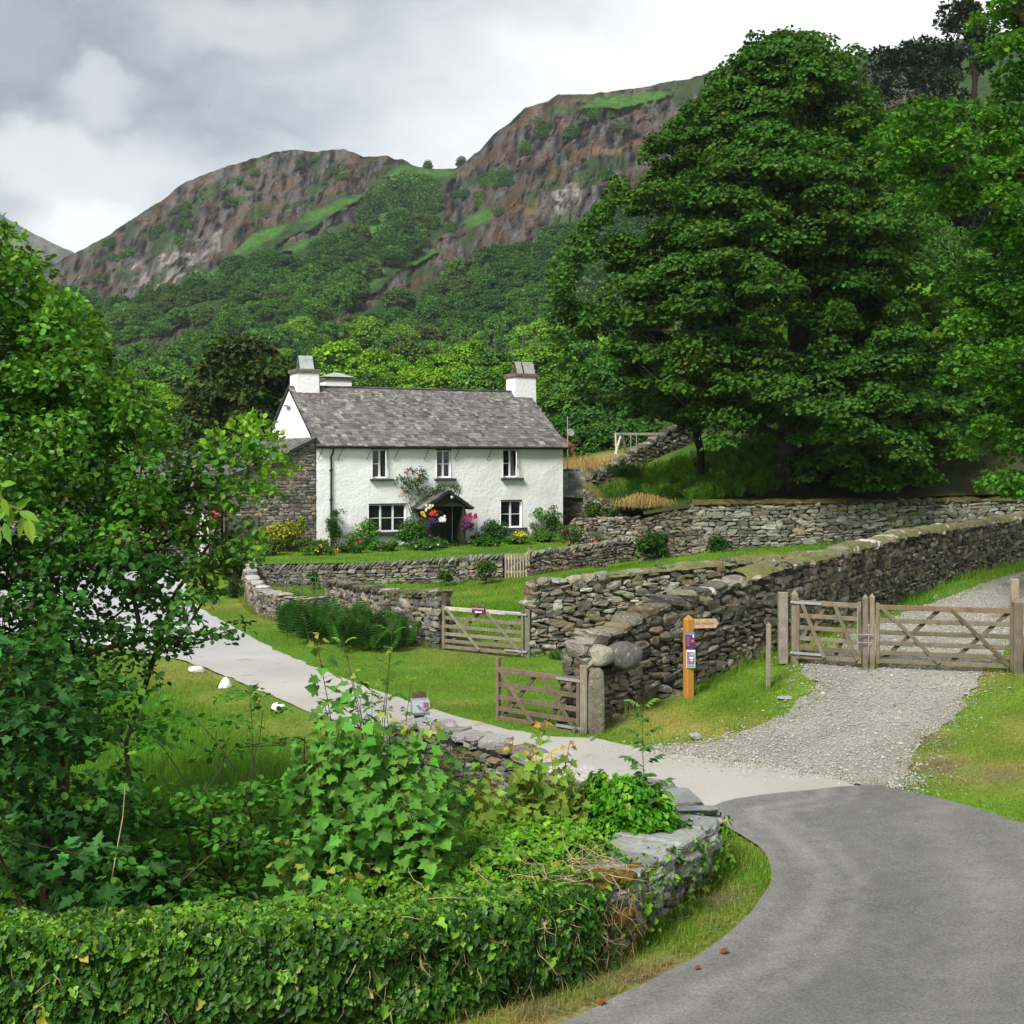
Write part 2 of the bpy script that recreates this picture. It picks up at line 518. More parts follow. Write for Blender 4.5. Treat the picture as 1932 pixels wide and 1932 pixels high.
DRY = [(-3.6, 23.8, 1.3, .5), (-5.4, 27.0, 1.3, .5), (-7.5, 30, 2, .6), (-2.6, 21.5, 1.2, .6), (3.2, 23.0, .9, .8), (2.2, 24.0, .7, .5), (-1.5, 33.5, 1.2, .4), (-4.5, 38.5, 1.6, .5), (-7.2, 40.5, 1.4, .6), (-9, 44, 2, .5), (9.2, 19.5, 1.6, .6), (8.6, 21.5, 1.0, .7), (7.7, 19.2, 1.0, .7), (8.8, 25.2, 1.0, .6),
       (2.4, 14.0, .5, .35), (6.6, 20.4, .7, .9), (7.2, 19.4, .9, .9), (6.9, 22, .5, .8), (8.2, 19, .9, .8), (7.0, 23.3, .6, .8), (9.6, 18.2, .8, .5), (2.7, 23.6, .8, .7), (4.3, 23.2, .5, .6), (1.2, 12.2, .5, .8), (.2, 11.4, .6, .9), (2.2, 13.0, .4, .7), (1.5, 12.6, .5, .7), (.5, 11.75, .5, .8), (2.7, 14.2, .3, .5), (-3.6, 27.5, .6, .6), (-1.2, 26.3, .5, .5), (7, 26.3, .8, .3)]
SOIL = [(1.9, 24.35, .5, .7), (3.0, 25.3, .5, .6), (.9, 11.75, .4, .7), (1.6, 12.55, .35, .7), (1.15, 12.4, .35, .6), (6.5, 20.2, .5, .8), (7.1, 19.3, .5, .7), (6.8, 21.6, .4, .7), (7.9, 19.2, .4, .5), (6.9, 22.9, .3, .6), (.3, 11.6, .3, .8), (2.3, 14.6, .3, .6), (-.6, 33.7, .5, .5), (-2.3, 34.6, .7, .6)]


def grass_tint(X, Y):
    """turf cover: fresh green, dry straw and bare soil by place"""
    n1, n2 = vnoise(X, Y, 1.3, 3), vnoise(X, Y, .35, 5)
    dry = np.zeros(np.shape(X))
    for a, b, r, k in DRY:
        dry = np.maximum(dry, k * np.exp(-((X - a) ** 2 + (Y - b) ** 2) / (r * r)))
    dry = np.clip(dry * (.25 + 1.25 * n2) + np.clip(n1 - .64, 0, 1) * 1.7, 0, 1)[..., None]
    soil = np.zeros(np.shape(X))
    for a, b, r, k in SOIL:
        soil = np.maximum(soil, k * np.exp(-((X - a) ** 2 + (Y - b) ** 2) / (r * r)))
    soil = np.clip(soil * (.3 + 1.4 * n2), 0, 1)[..., None]
    n3 = vnoise(X, Y, 4.0, 8)[..., None]
    g = np.array((.125, .240, .022)) * (.7 + .5 * n1[..., None]) * (1 + (n3 - .5) * np.array((.6, .25, .3)))
    c = g * (1 - dry) + np.array((.33, .28, .075)) * dry
    return c * (1 - soil) + np.array((.17, .135, .085)) * soil


rows = [-14.0]
while rows[-1] < 150:
    rows.append(rows[-1] + .07 + .0062 * abs(rows[-1]))
rows = np.array(rows)
u = np.linspace(-1, 1, 440)
gy, gu = np.meshgrid(rows, u, indexing='ij')
gx = gu * (.62 * np.abs(gy) + 11)
gzv = gz(gx, gy) + (vnoise(gx, gy, .9, 1) - .5) * .05 + (vnoise(gx, gy, .28, 2) - .5) * .03
# the road beds lie a little lower than the turf
bed = np.zeros(gx.shape, bool)
for p in (asphalt_poly, drive_poly, gravel_poly):
    bed |= inside(p, gx, gy)
gzv = gzv - .03 * bed
nr, nc = gx.shape
i0 = (np.arange(nr - 1)[:, None] * nc + np.arange(nc - 1)[None]).ravel()
mb = MB()
mb.add(np.stack([gx, gy, gzv], -1), np.stack([i0, i0 + 1, i0 + nc + 1, i0 + nc], 1), grass_tint(gx, gy).reshape(-1, 3) * .8)
tag(mb.build('ground', M['ground'], smooth=True), kind='structure')


def sheet(name, poly, step, zf, mat, tint, kind='structure', edge=.0, seed=0, label=None, cat=None):
    """a surface draped over zf inside a plan polygon"""
    poly = np.array(poly, float)[:, :2]
    b = []
    for i in range(len(poly)):
        p, q = poly[i], poly[(i + 1) % len(poly)]
        n = max(1, int(np.linalg.norm(q - p) / step))
        for k in range(n):
            b.append(p + (q - p) * k / n)
    b = np.array(b)
    if edge:
        b = b + (np.stack([vnoise(b[:, 0], b[:, 1], .5, seed), vnoise(b[:, 0], b[:, 1], .5, seed + 1)], 1) - .5) * 2 * edge
    lo, hi = b.min(0), b.max(0)
    X, Y = np.meshgrid(np.arange(lo[0], hi[0], step), np.arange(lo[1], hi[1], step))
    X = (X + rng.uniform(-.25, .25, X.shape) * step).ravel()
    Y = (Y + rng.uniform(-.25, .25, Y.shape) * step).ravel()
    k = inside(b, X, Y) & (polydist(np.vstack([b, b[:1]]), X, Y) > step * .4)
    pts = np.concatenate([b, np.stack([X[k], Y[k]], 1)])
    vv, _, ff, *_r = delaunay_2d_cdt([Vector(p) for p in pts], [], [list(range(len(b)))], 1, 1e-5)
    V = np.array([tuple(v) for v in vv])
    mbs = MB()
    mbs.add(np.concatenate([V, zf(V[:, 0], V[:, 1])[:, None]], 1), np.array([tuple(f) for f in ff]), tint(V[:, 0], V[:, 1]))
    return tag(mbs.build(name, mat, smooth=True), label, cat, kind=kind)


def rounded(poly, n=2):
    """corner cutting: a plan outline with its corners eased"""
    P_ = np.array(poly, float)[:, :2]
    for _ in range(n):
        Q_ = np.roll(P_, -1, 0)
        P_ = np.stack([P_ * .75 + Q_ * .25, P_ * .25 + Q_ * .75], 1).reshape(-1, 2)
    return P_


lane = np.array(asphalt_poly)[5:15]
lane = np.vstack([lane, [(2.9, 18.6)]])


def asphalt_tint(X, Y):
    d = polydist(lane, X, Y) + (vnoise(X, Y, 2.5, 8) - .5) * .5
    k = np.full(np.shape(X), .130)
    for c0, wd, am in ((.62, .16, .075), (1.0, .1, .05), (2.35, .3, .03), (.1, .22, .05), (3.4, .5, .03)):
        k = k + am * np.exp(-((d - c0) / wd) ** 2) * (.6 + .8 * vnoise(X, Y, .8, 4))
    k = k * (.85 + .3 * vnoise(X, Y, 1.6, 9))
    return k[:, None] * np.array((1.0, .985, .90))


sheet('asphalt_road', rounded(asphalt_poly), .16, lambda X, Y: gz(X, Y) + .020, M['asphalt'], asphalt_tint, edge=.035, seed=31)
# pale concrete at the mouth of the drive, finer and paler gravel further on
under = [(p[0] + .05, p[1] - .45) for p in seam]           # runs on under the edge of the asphalt
sheet('driveway', under + list(drive_poly[3:]), .3, lambda X, Y: gz(X, Y) + .010, M['drive'],
      lambda X, Y: (np.array((.36, .345, .308))[None] + np.clip((Y - 27) / 12, 0, 1)[:, None] * np.array((.03, .05, .09))[None]) * (.85 + .3 * vnoise(X, Y, 1.4, 6))[:, None], edge=.12, seed=33)
sheet('gravel_track', gravel_poly, .2, lambda X, Y: gz(X, Y) - .012 + .018 * vnoise(X, Y, .4, 3), M['gravel'],
      lambda X, Y: np.array((.315, .30, .262))[None] * (.8 + .4 * vnoise(X, Y, .7, 7))[:, None], edge=.3, seed=35)

# loose stones on the track
n = 42000
ang = rng.uniform(0, 1, (n * 3, 2))
lo, hi = np.min(gravel_poly, 0), np.max(gravel_poly, 0)
P = lo + ang * (np.array((16, 38)) - lo)
P = P[inside(gravel_poly, P[:, 0], P[:, 1])][:n]
ge = np.array(gravel_edge)          # some roll out over the drive
Q = np.repeat(ge[rng.integers(0, 3, 1500)], 1, 0)
k = rng.random(1500)[:, None]
j = rng.integers(0, 2, 1500)
Q = ge[j] * (1 - k) + ge[j + 1] * k + rng.normal(0, .3, (1500, 2))
pe = np.array(list(gravel_poly) + [gravel_poly[0]])[3:34]
j = rng.integers(0, len(pe) - 1, 5000)
k = rng.random(5000)[:, None]
Q2 = pe[j] * (1 - k) + pe[j + 1] * k + rng.normal(0, .32, (5000, 2))
P = np.concatenate([P, Q, Q2[~inside(asphalt_poly, Q2[:, 0], Q2[:, 1])]])
oct_v = np.array([(1, 0, 0), (0, 1, 0), (-1, 0, 0), (0, -1, 0), (0, 0, 1)])
oct_f = np.array([(0, 1, 4), (1, 2, 4), (2, 3, 4), (3, 0, 4)])
n = len(P)
sz = rng.gamma(4, .0033, n)[:, None, None]
v = oct_v[None] * sz * rng.uniform(.6, 1.3, (n, 1, 3)) + rng.normal(0, .15, (n, 5, 3)) * sz
v[:, :, 2] *= .8
v += np.concatenate([P, (gz(P[:, 0], P[:, 1]) + .008)[:, None]], 1)[:, None]
mb = MB()
mb.add(v, (oct_f[None] + (np.arange(n) * 5)[:, None, None]).reshape(-1, 3), np.repeat(rand_tint((.31, .295, .26), n, .22, .05), 5, 0))
tag(mb.build('loose_gravel', M['pebble']), kind='stuff')

# the garden in front of the house lies higher than the paddock, behind its wall
lawn_z = rbf([(-10, 52.6, .78), (-4, 53, .82), (0, 53.3, .9), (3, 53.8, 1.05), (5, 54.5, 1.3), (-9, 57.5, .95), (-2, 59.5, 1.0), (3, 61, 1.1), (6, 58, 1.6), (7, 60, 1.8), (5, 64, 2.0)])
# the bank that the far wall holds up, climbing to the wood
bank_z = rbf([(7, 50.6, 3.0), (12, 50.8, 3.05), (20, 51.2, 3.1), (30, 52, 3.3), (11, 53, 3.3), (6.5, 56, 3.1), (9, 57, 4.0), (7, 62, 4.1), (13, 58, 5.2), (20, 58, 5.0), (16, 66, 7.6), (4.3, 66, 3.4), (4, 75, 5.0), (8, 75, 5.2), (3, 80, 4.9), (14, 75, 7.5), (25, 75, 10), (2, 95, 6.6), (12, 95, 9.5), (30, 95, 15), (45, 70, 10), (45, 95, 17), (35, 60, 6), (2, 110, 7.2), (20, 110, 13), (45, 110, 20)])
# ------------------------------------------------------------------ the fells behind
ridge_px = [(-900, 740), (-300, 690), (0, 590), (60, 535), (95, 508), (120, 486), (160, 468), (207, 442), (255, 409), (302, 380), (349, 343), (396, 326), (430, 313), (474, 301), (524, 286), (558, 282), (598, 286), (646, 280), (666, 287), (686, 297), (707, 294), (731, 294), (743, 302), (759, 300), (783, 314), (815, 318), (859, 318),
            (867, 314), (907, 282), (931, 254), (962, 230), (990, 204), (1030, 192), (1054, 178), (1110, 178), (1170, 170), (1229, 162), (1261, 154), (1301, 150), (1337, 136), (1500, 112), (1650, 100), (1900, 60), (2300, 30), (2900, 60)]
rx, ry = np.array(ridge_px, float).T
hx = np.arange(-500, 2501, 2.6)
hs = np.linspace(0, 1, 280)


def smooth(a, b, x):
    t = np.clip((x - a) / (b - a), 0, 1)
    return t * t * (3 - 2 * t)


def hill_depth(x, s):
    wr_ = smooth(1250, 1650, x)
    left = 84 + 536 * s ** .75 - 60 * smooth(850, 1000, x) * s
    right = 62 + 338 * s ** 1.7
    return left * (1 - wr_) + right * wr_


def zA(*p):      # outline points measured on enlargements of the photograph
    return [(59.2 + a * .3371, 236.8 + b * .3371) for a, b in p]


def zB(*p):
    return [(592 + a * .3983, 118.4 + b * .3983) for a, b in p]


ROCK = [
    [(0, 560), (60, 500)] + [p for p in ridge_px if 60 < p[0] < 790] + zB((380, 500), (350, 600), (300, 560), (180, 640)) + zA((1870, 390), (1430, 545), (1230, 620), (1070, 780), (920, 900), (800, 900), (700, 920), (560, 1015), (280, 960), (60, 940)),
    [p for p in ridge_px if 859 <= p[0] < 1600] + [(1600, 300), (1400, 400)] + zB((1270, 780), (1200, 800), (960, 890), (780, 940), (520, 1040), (400, 1090), (230, 1170), (20, 1310), (0, 1300), (200, 1150), (340, 1040), (470, 960), (560, 880), (660, 780), (600, 750), (620, 640), (680, 510)),
    zA((350, 1345), (560, 1265), (700, 1210), (800, 1150), (880, 1100), (960, 1150), (860, 1220), (760, 1270), (600, 1290), (480, 1320)),
    zA((1290, 720), (1450, 630), (1640, 525), (1760, 450), (1890, 440), (1900, 500), (1760, 545), (1640, 600), (1440, 730), (1330, 740)),
    zB((200, 670), (280, 590), (360, 580), (350, 640), (240, 680)),
    [(1560, 330), (1560, 130), (1760, 100), (1760, 330)],
]
GREEN = [
    zA((920, 920), (1070, 780), (1230, 620), (1430, 540), (1400, 620), (1230, 690), (1150, 740), (1030, 860)),
    zA((1480, 530), (1600, 470), (1870, 385), (1830, 430), (1700, 490), (1600, 540)),
    zB((180, 900), (260, 760), (350, 650), (500, 690), (430, 790), (330, 900), (260, 920)),
    zB((200, 1080), (330, 980), (360, 1000), (260, 1080)),
    zB((1250, 215), (1330, 180), (1450, 150), (1640, 138), (1700, 150), (1560, 200), (1420, 225)),
    zB((330, 540), (430, 490), (640, 500), (660, 530), (480, 560)),
    zB((700, 770), (820, 690), (850, 720), (760, 790)),
    zB((440, 960), (560, 890), (600, 900), (500, 970)),
    zA((1390, 690), (1540, 640), (1660, 590), (1660, 610), (1500, 690)),
]
HEATH = [zB((640, 820), (880, 620), (1100, 520), (1360, 370), (1400, 430), (1150, 560), (960, 700), (760, 840)), zB((350, 1180), (560, 1000), (640, 960), (640, 1000), (480, 1120), (380, 1230))]
OCHRE = [zB((960, 720), (1080, 580), (1260, 500), (1280, 560), (1180, 600), (1090, 700)), zB((1180, 460), (1400, 380), (1560, 330), (1600, 350), (1380, 440)), ROCK[2], zB((20, 1310), (200, 1165), (230, 1190), (60, 1310))]
PALE = [zA((560, 1000), (500, 850), (700, 700), (880, 600), (1080, 560), (1080, 700), (900, 850), (700, 930)), zB((1050, 650), (1180, 560), (1270, 540), (1290, 640), (1200, 720), (1090, 730))]
SX, SS = np.meshgrid(hx, hs, indexing='ij')
RY = np.interp(SX, rx, ry) + (vnoise(SX, SX * 0, 14, 4, 3) - .5) * 5
SY = 858 - SS * (858 - RY)
SD = hill_depth(SX, SS)


def soft_mask(polys, jit=26, seed=1, grow=0):
    qx = SX + (vnoise(SX, SY, 30, seed, 4) - .5) * jit
    qy = SY + (vnoise(SX, SY, 30, seed + 1, 4) - .5) * jit
    m = np.zeros(SX.shape)
    for p in polys:
        m = np.maximum(m, inside(p, qx, qy))
    for _ in range(2):
        a = np.pad(m, 1, mode='edge')
        m = (a[1:-1, 1:-1] * 2 + a[:-2, 1:-1] + a[2:, 1:-1] + a[1:-1, :-2] + a[1:-1, 2:]) / 6
    return m


rock = np.maximum(soft_mask(ROCK, 30, 11), 0)
green = soft_mask(GREEN, 18, 21)
heath, ochre, pale = soft_mask(HEATH, 40, 31), soft_mask(OCHRE, 40, 41), soft_mask(PALE, 50, 51)
rock = rock * (1 - green)
# broken rock: buttresses and gullies, steep faces and grassy ledges
wx = (SX - 966) / F * SD
wz = H + (Y0 - SY) / F * SD
wxa = (SX - 966) / F * 560
slant = wxa * .95 - wz * .10
r1 = 1 - np.abs(2 * vnoise(slant, wz * .35, 17, 61, 4) - 1)
r2 = 1 - np.abs(2 * vnoise(slant, wz * .4, 5.0, 63, 4) - 1)
r4 = 1 - np.abs(2 * vnoise(slant, wz * .35, 2.4, 64, 3) - 1)
r3 = vnoise(wxa, wz, 26, 65, 3)
push = rock * ((r1 - .6) * 18 + (r2 - .6) * 11 + (r4 - .6) * 5 + (r3 - .5) * 14) + (1 - rock) * (vnoise(wx, SD, 40, 71) - .5) * 5
fade = np.clip((1 - SS) * 14, 0, 1)
push = push * (.25 + .75 * fade) * smooth(0, .15, SS)
scale_out = (SD + push) / SD
HXW = wx * scale_out
HYW = SD * scale_out
HZW = H + (wz - H) * scale_out + rock * (vnoise(wx, wz, 9, 81, 3) - .5) * 3.2 * (.2 + .8 * fade)
cg = (np.array((.036, .070, .020)) * (.6 + .8 * vnoise(wx, wz, 12, 91)[..., None]))
cgreen = np.array((.060, .150, .024)) * (.7 + .5 * vnoise(wx, wz, 6, 93)[..., None])
crag = np.array((.055, .053, .048)) * (.12 + 1.9 * smooth(.25, .75, vnoise(slant, wz * .3, 2.2, 95, 4))[..., None])
cpale = np.array((.17, .16, .14)) * (.25 + 1.4 * smooth(.2, .8, vnoise(slant, wz * .25, 2.2, 96, 4))[..., None])
crust = np.array((.120, .068, .036)) * (.6 + .8 * vnoise(wx, wz, 3, 97)[..., None])
cheath = np.array((.085, .060, .035)) * (.6 + .8 * vnoise(wx, wz, 4, 98)[..., None])
cochre = np.array((.16, .105, .055)) * (.7 + .6 * vnoise(wx, wz, 3, 99)[..., None])
n5 = vnoise(slant, wz, 4.5, 101, 4)
n6 = vnoise(wx, wz, 4, 103, 4)
rust = smooth(.46, .62, n5)[..., None]
c = crag * (1 - rust * .52) + crust * rust * .52
k = (pale * smooth(.40, .58, n6))[..., None]
c = c * (1 - k) + cpale * k
k = (heath * smooth(.3, .5, n6))[..., None]
c = c * (1 - k) + cheath * k
k = (ochre * smooth(.42, .6, n5) * .85)[..., None]
c = c * (1 - k) + cochre * k
k = smooth(.60, .70, vnoise(wx, wz, 11, 105, 4))[..., None] * .8
c = c * (1 - k) + cg * k
k = rock[..., None]
c = cg * (1 - k) + c * k
k = green[..., None]
c = c * (1 - k) + cgreen * k
M['fell'] = surf('fell_cover', None, .95, .1, var=((.12, .75, 1.25), (.55, .55, 1.45, (1, 1, .4)), (1.8, .55, 1.45, (1, 1, .45))), bump=((.22, 3.0, (1, 1, .35)), (.9, .8, (1, 1, .35))))
nx, ns = SX.shape
i0 = (np.arange(nx - 1)[:, None] * ns + np.arange(ns - 1)[None]).ravel()
mb = MB()
mb.add(np.stack([HXW, HYW, HZW], -1), np.stack([i0, i0 + ns, i0 + ns + 1, i0 + 1], 1), c.reshape(-1, 3))
# its foot runs down into the ground
f0 = np.stack([HXW[:, 0], HYW[:, 0], HZW[:, 0]], -1)
j0 = np.arange(nx - 1)
mb.add(np.concatenate([f0, f0 - np.array((0, 0, 9))]), np.stack([j0, nx + j0, nx + j0 + 1, j0 + 1], 1), np.array((.04, .08, .02)))
# the back of the fells falls away behind the ridge
b0 = np.stack([HXW[:, -1], HYW[:, -1], HZW[:, -1]], -1)
b1 = b0 * np.array((1.15, 1.15, .8)) + np.array((0, 20, 0))
b2 = b0 * np.array((1.5, 1.5, .1))
j0 = np.arange(nx - 1)
mb.add(np.concatenate([b0, b1, b2]), np.concatenate([np.stack([j0, j0 + 1, nx + j0 + 1, nx + j0], 1), np.stack([nx + j0, nx + j0 + 1, 2 * nx + j0 + 1, 2 * nx + j0], 1)])[:, ::-1], np.array((.06, .07, .04)))
hills = mb.build('hills', M['fell'], smooth=True)
fl = np.ones(len(hills.data.polygons), bool)
fl[:len(i0)] = rock.ravel()[i0] < .5          # bare rock breaks along facets
hills.data.polygons.foreach_set('use_smooth', fl)
tag(hills, kind='structure')


def hill_at(x, y):
    """a point of the fell seen at one pixel"""
    r_ = np.interp(x, rx, ry)
    s_ = np.clip((858 - y) / (858 - r_), 0, 1)
    i = int(np.clip(round((x - hx[0]) / 2.6), 0, nx - 1))
    j = s_ * (ns - 1)
    a = int(j)
    b_ = min(a + 1, ns - 1)
    t = j - a
    return np.array((HXW[i, a] * (1 - t) + HXW[i, b_] * t, HYW[i, a] * (1 - t) + HYW[i, b_] * t, HZW[i, a] * (1 - t) + HZW[i, b_] * t))


# the far mountain down the valley
mx = np.arange(-900, 520, 6.0)
ms_ = np.linspace(0, 1, 70)
MX, MS = np.meshgrid(mx, ms_, indexing='ij')
top = np.interp(MX, [-900, -400, -200, 0, 30, 60, 100, 140, 260, 400, 520], [200, 250, 320, 404, 420, 440, 458, 476, 545, 620, 700]) + (vnoise(MX, MX * 0, 20, 7) - .5) * 6
MY = 800 - MS * (800 - top)
MD = 1100 + 500 * MS + (vnoise(MX, MY, 40, 9, 4) - .5) * 160 * np.clip((1 - MS) * 6, 0, 1)
mc = np.array((.075, .085, .055)) * (.5 + vnoise(MX, MY, 16, 11, 4)[..., None]) + np.array((.06, .055, .05)) * smooth(.5, .7, vnoise(MX, MY * .6, 12, 13, 4))[..., None]
nm, nn = MX.shape
i0 = (np.arange(nm - 1)[:, None] * nn + np.arange(nn - 1)[None]).ravel()
mb = MB()
mb.add(np.stack([(MX - 966) / F * MD, MD, H + (Y0 - MY) / F * MD], -1), np.stack([i0, i0 + nn, i0 + nn + 1, i0 + 1], 1), mc.reshape(-1, 3))
tag(mb.build('mountain', M['fell'], smooth=True), kind='structure')
# ------------------------------------------------------------------ dry-stone walls
def cube_grid(n):
    """surface of a cube cut n x n per side -> vertices in -1..1, quads"""
    idx, V, Q = {}, [], []
    g = np.linspace(-1, 1, n + 1)

    def vid(p):
        k = tuple(np.round(p, 5))
        if k not in idx:
            idx[k] = len(V)
            V.append(p)
        return idx[k]
    for ax in range(3):
        for s_ in (-1, 1):
            for i in range(n):
                for j in range(n):
                    q = []
                    for a, b in ((i, j), (i + 1, j), (i + 1, j + 1), (i, j + 1)):
                        p = [0, 0, 0]
                        p[ax], p[(ax + 1) % 3], p[(ax + 2) % 3] = s_, g[a], g[b]
                        q.append(vid(p))
                    Q.append(q if s_ > 0 else q[::-1])
    return np.array(V, float), np.array(Q)


CG = {n: cube_grid(n) for n in (2, 4, 6)}


def stones(mb, C, HS, AX, cols, n=2, e=4.0, jit=.13, g=rng):
    """N rough stones: centres, half sizes, axes (N,3,3 columns), one tint each"""
    C, HS, AX, cols = (np.asarray(a, float) for a in (C, HS, AX, cols))
    V, Q = CG[n]
    N = len(C)
    p = V / ((np.abs(V) ** e).sum(1) ** (1 / e))[:, None]
    v = np.broadcast_to(p, (N, *p.shape)).copy()
    if n > 2:
        f = g.normal(0, 1, (N, 3, 3)) * 1.3
        ph = g.uniform(0, 6, (N, 1, 3))
        v += np.sin(np.einsum('nvj,njk->nvk', v, f) * 1.6 + ph) * jit * .9
        v += g.normal(0, jit * .22, v.shape)
    else:
        v += g.normal(0, jit, v.shape)
    v = v * (1 + g.normal(0, .08, (N, 1, 3)))
    sh = g.normal(0, .18, (N, 1))
    v[:, :, 0] += v[:, :, 2] * sh
    v = v * HS[:, None]
    v = np.einsum('nvk,njk->nvj', v, AX) + C[:, None]
    fq = (Q[None] + (np.arange(N) * len(V))[:, None, None]).reshape(-1, 4)
    mb.add(v, fq, np.repeat(cols, len(V), 0))


GREY = [((.20, .186, .145), 4), ((.135, .127, .10), 3), ((.29, .272, .22), 3), ((.225, .18, .12), 2), ((.165, .125, .08), 1.4), ((.078, .074, .06), 2), ((.39, .37, .32), 1)]
DARK = [((.125, .118, .082), 4), ((.088, .083, .058), 4), ((.175, .162, .115), 2), ((.14, .11, .075), 1.5), ((.055, .055, .045), 2), ((.22, .21, .18), .7)]
WARM = [((.24, .21, .165), 4), ((.17, .15, .12), 3), ((.12, .118, .11), 3), ((.28, .22, .13), 1.6), ((.30, .28, .24), 1.5), ((.085, .09, .088), 2)]
PALEG = [((.33, .32, .29), 4), ((.26, .255, .235), 3), ((.40, .39, .36), 2), ((.21, .20, .175), 2), ((.28, .23, .17), 1)]
SLATEY = [((.17, .165, .145), 4), ((.11, .11, .10), 3), ((.25, .24, .20), 2), ((.20, .18, .11), 2)]


def pick(pal, n, v=.14, g=rng):
    c = np.array([p[0] for p in pal])
    wt = np.array([p[1] for p in pal], float)
    k = g.choice(len(c), n, p=wt / wt.sum())
    return np.clip(c[k] * (1 + g.normal(0, v, (n, 1))) * (1 + g.normal(0, .03, (n, 3))), .01, .9)


class Path:
    def __init__(s, pts):
        s.P = np.array(pts, float)
        d = np.diff(s.P[:, :2], axis=0)
        s.L = np.concatenate([[0], np.cumsum(np.hypot(d[:, 0], d[:, 1]))])
        s.len = s.L[-1]

    def __call__(s, t):
        return np.stack([np.interp(t, s.L, s.P[:, k]) for k in range(4)], -1)

    def tan(s, t, h=.25):
        a, b = s(np.clip(np.asarray(t) - h, 0, s.len)), s(np.clip(np.asarray(t) + h, 0, s.len))
        return unit((b - a)[..., :2])


def frame(t2, N):
    """columns: along the wall, outwards, up"""
    A = np.zeros((N, 3, 3))
    A[:, :2, 0] = t2
    A[:, 0, 1], A[:, 1, 1] = t2[:, 1], -t2[:, 0]
    A[:, 2, 2] = 1
    return A


def tilt(A, a):
    """turn frames about their outward axis"""
    c, s_ = np.cos(a)[:, None], np.sin(a)[:, None]
    B = A.copy()
    B[:, :, 0] = A[:, :, 0] * c + A[:, :, 2] * s_
    B[:, :, 2] = A[:, :, 2] * c - A[:, :, 0] * s_
    return B


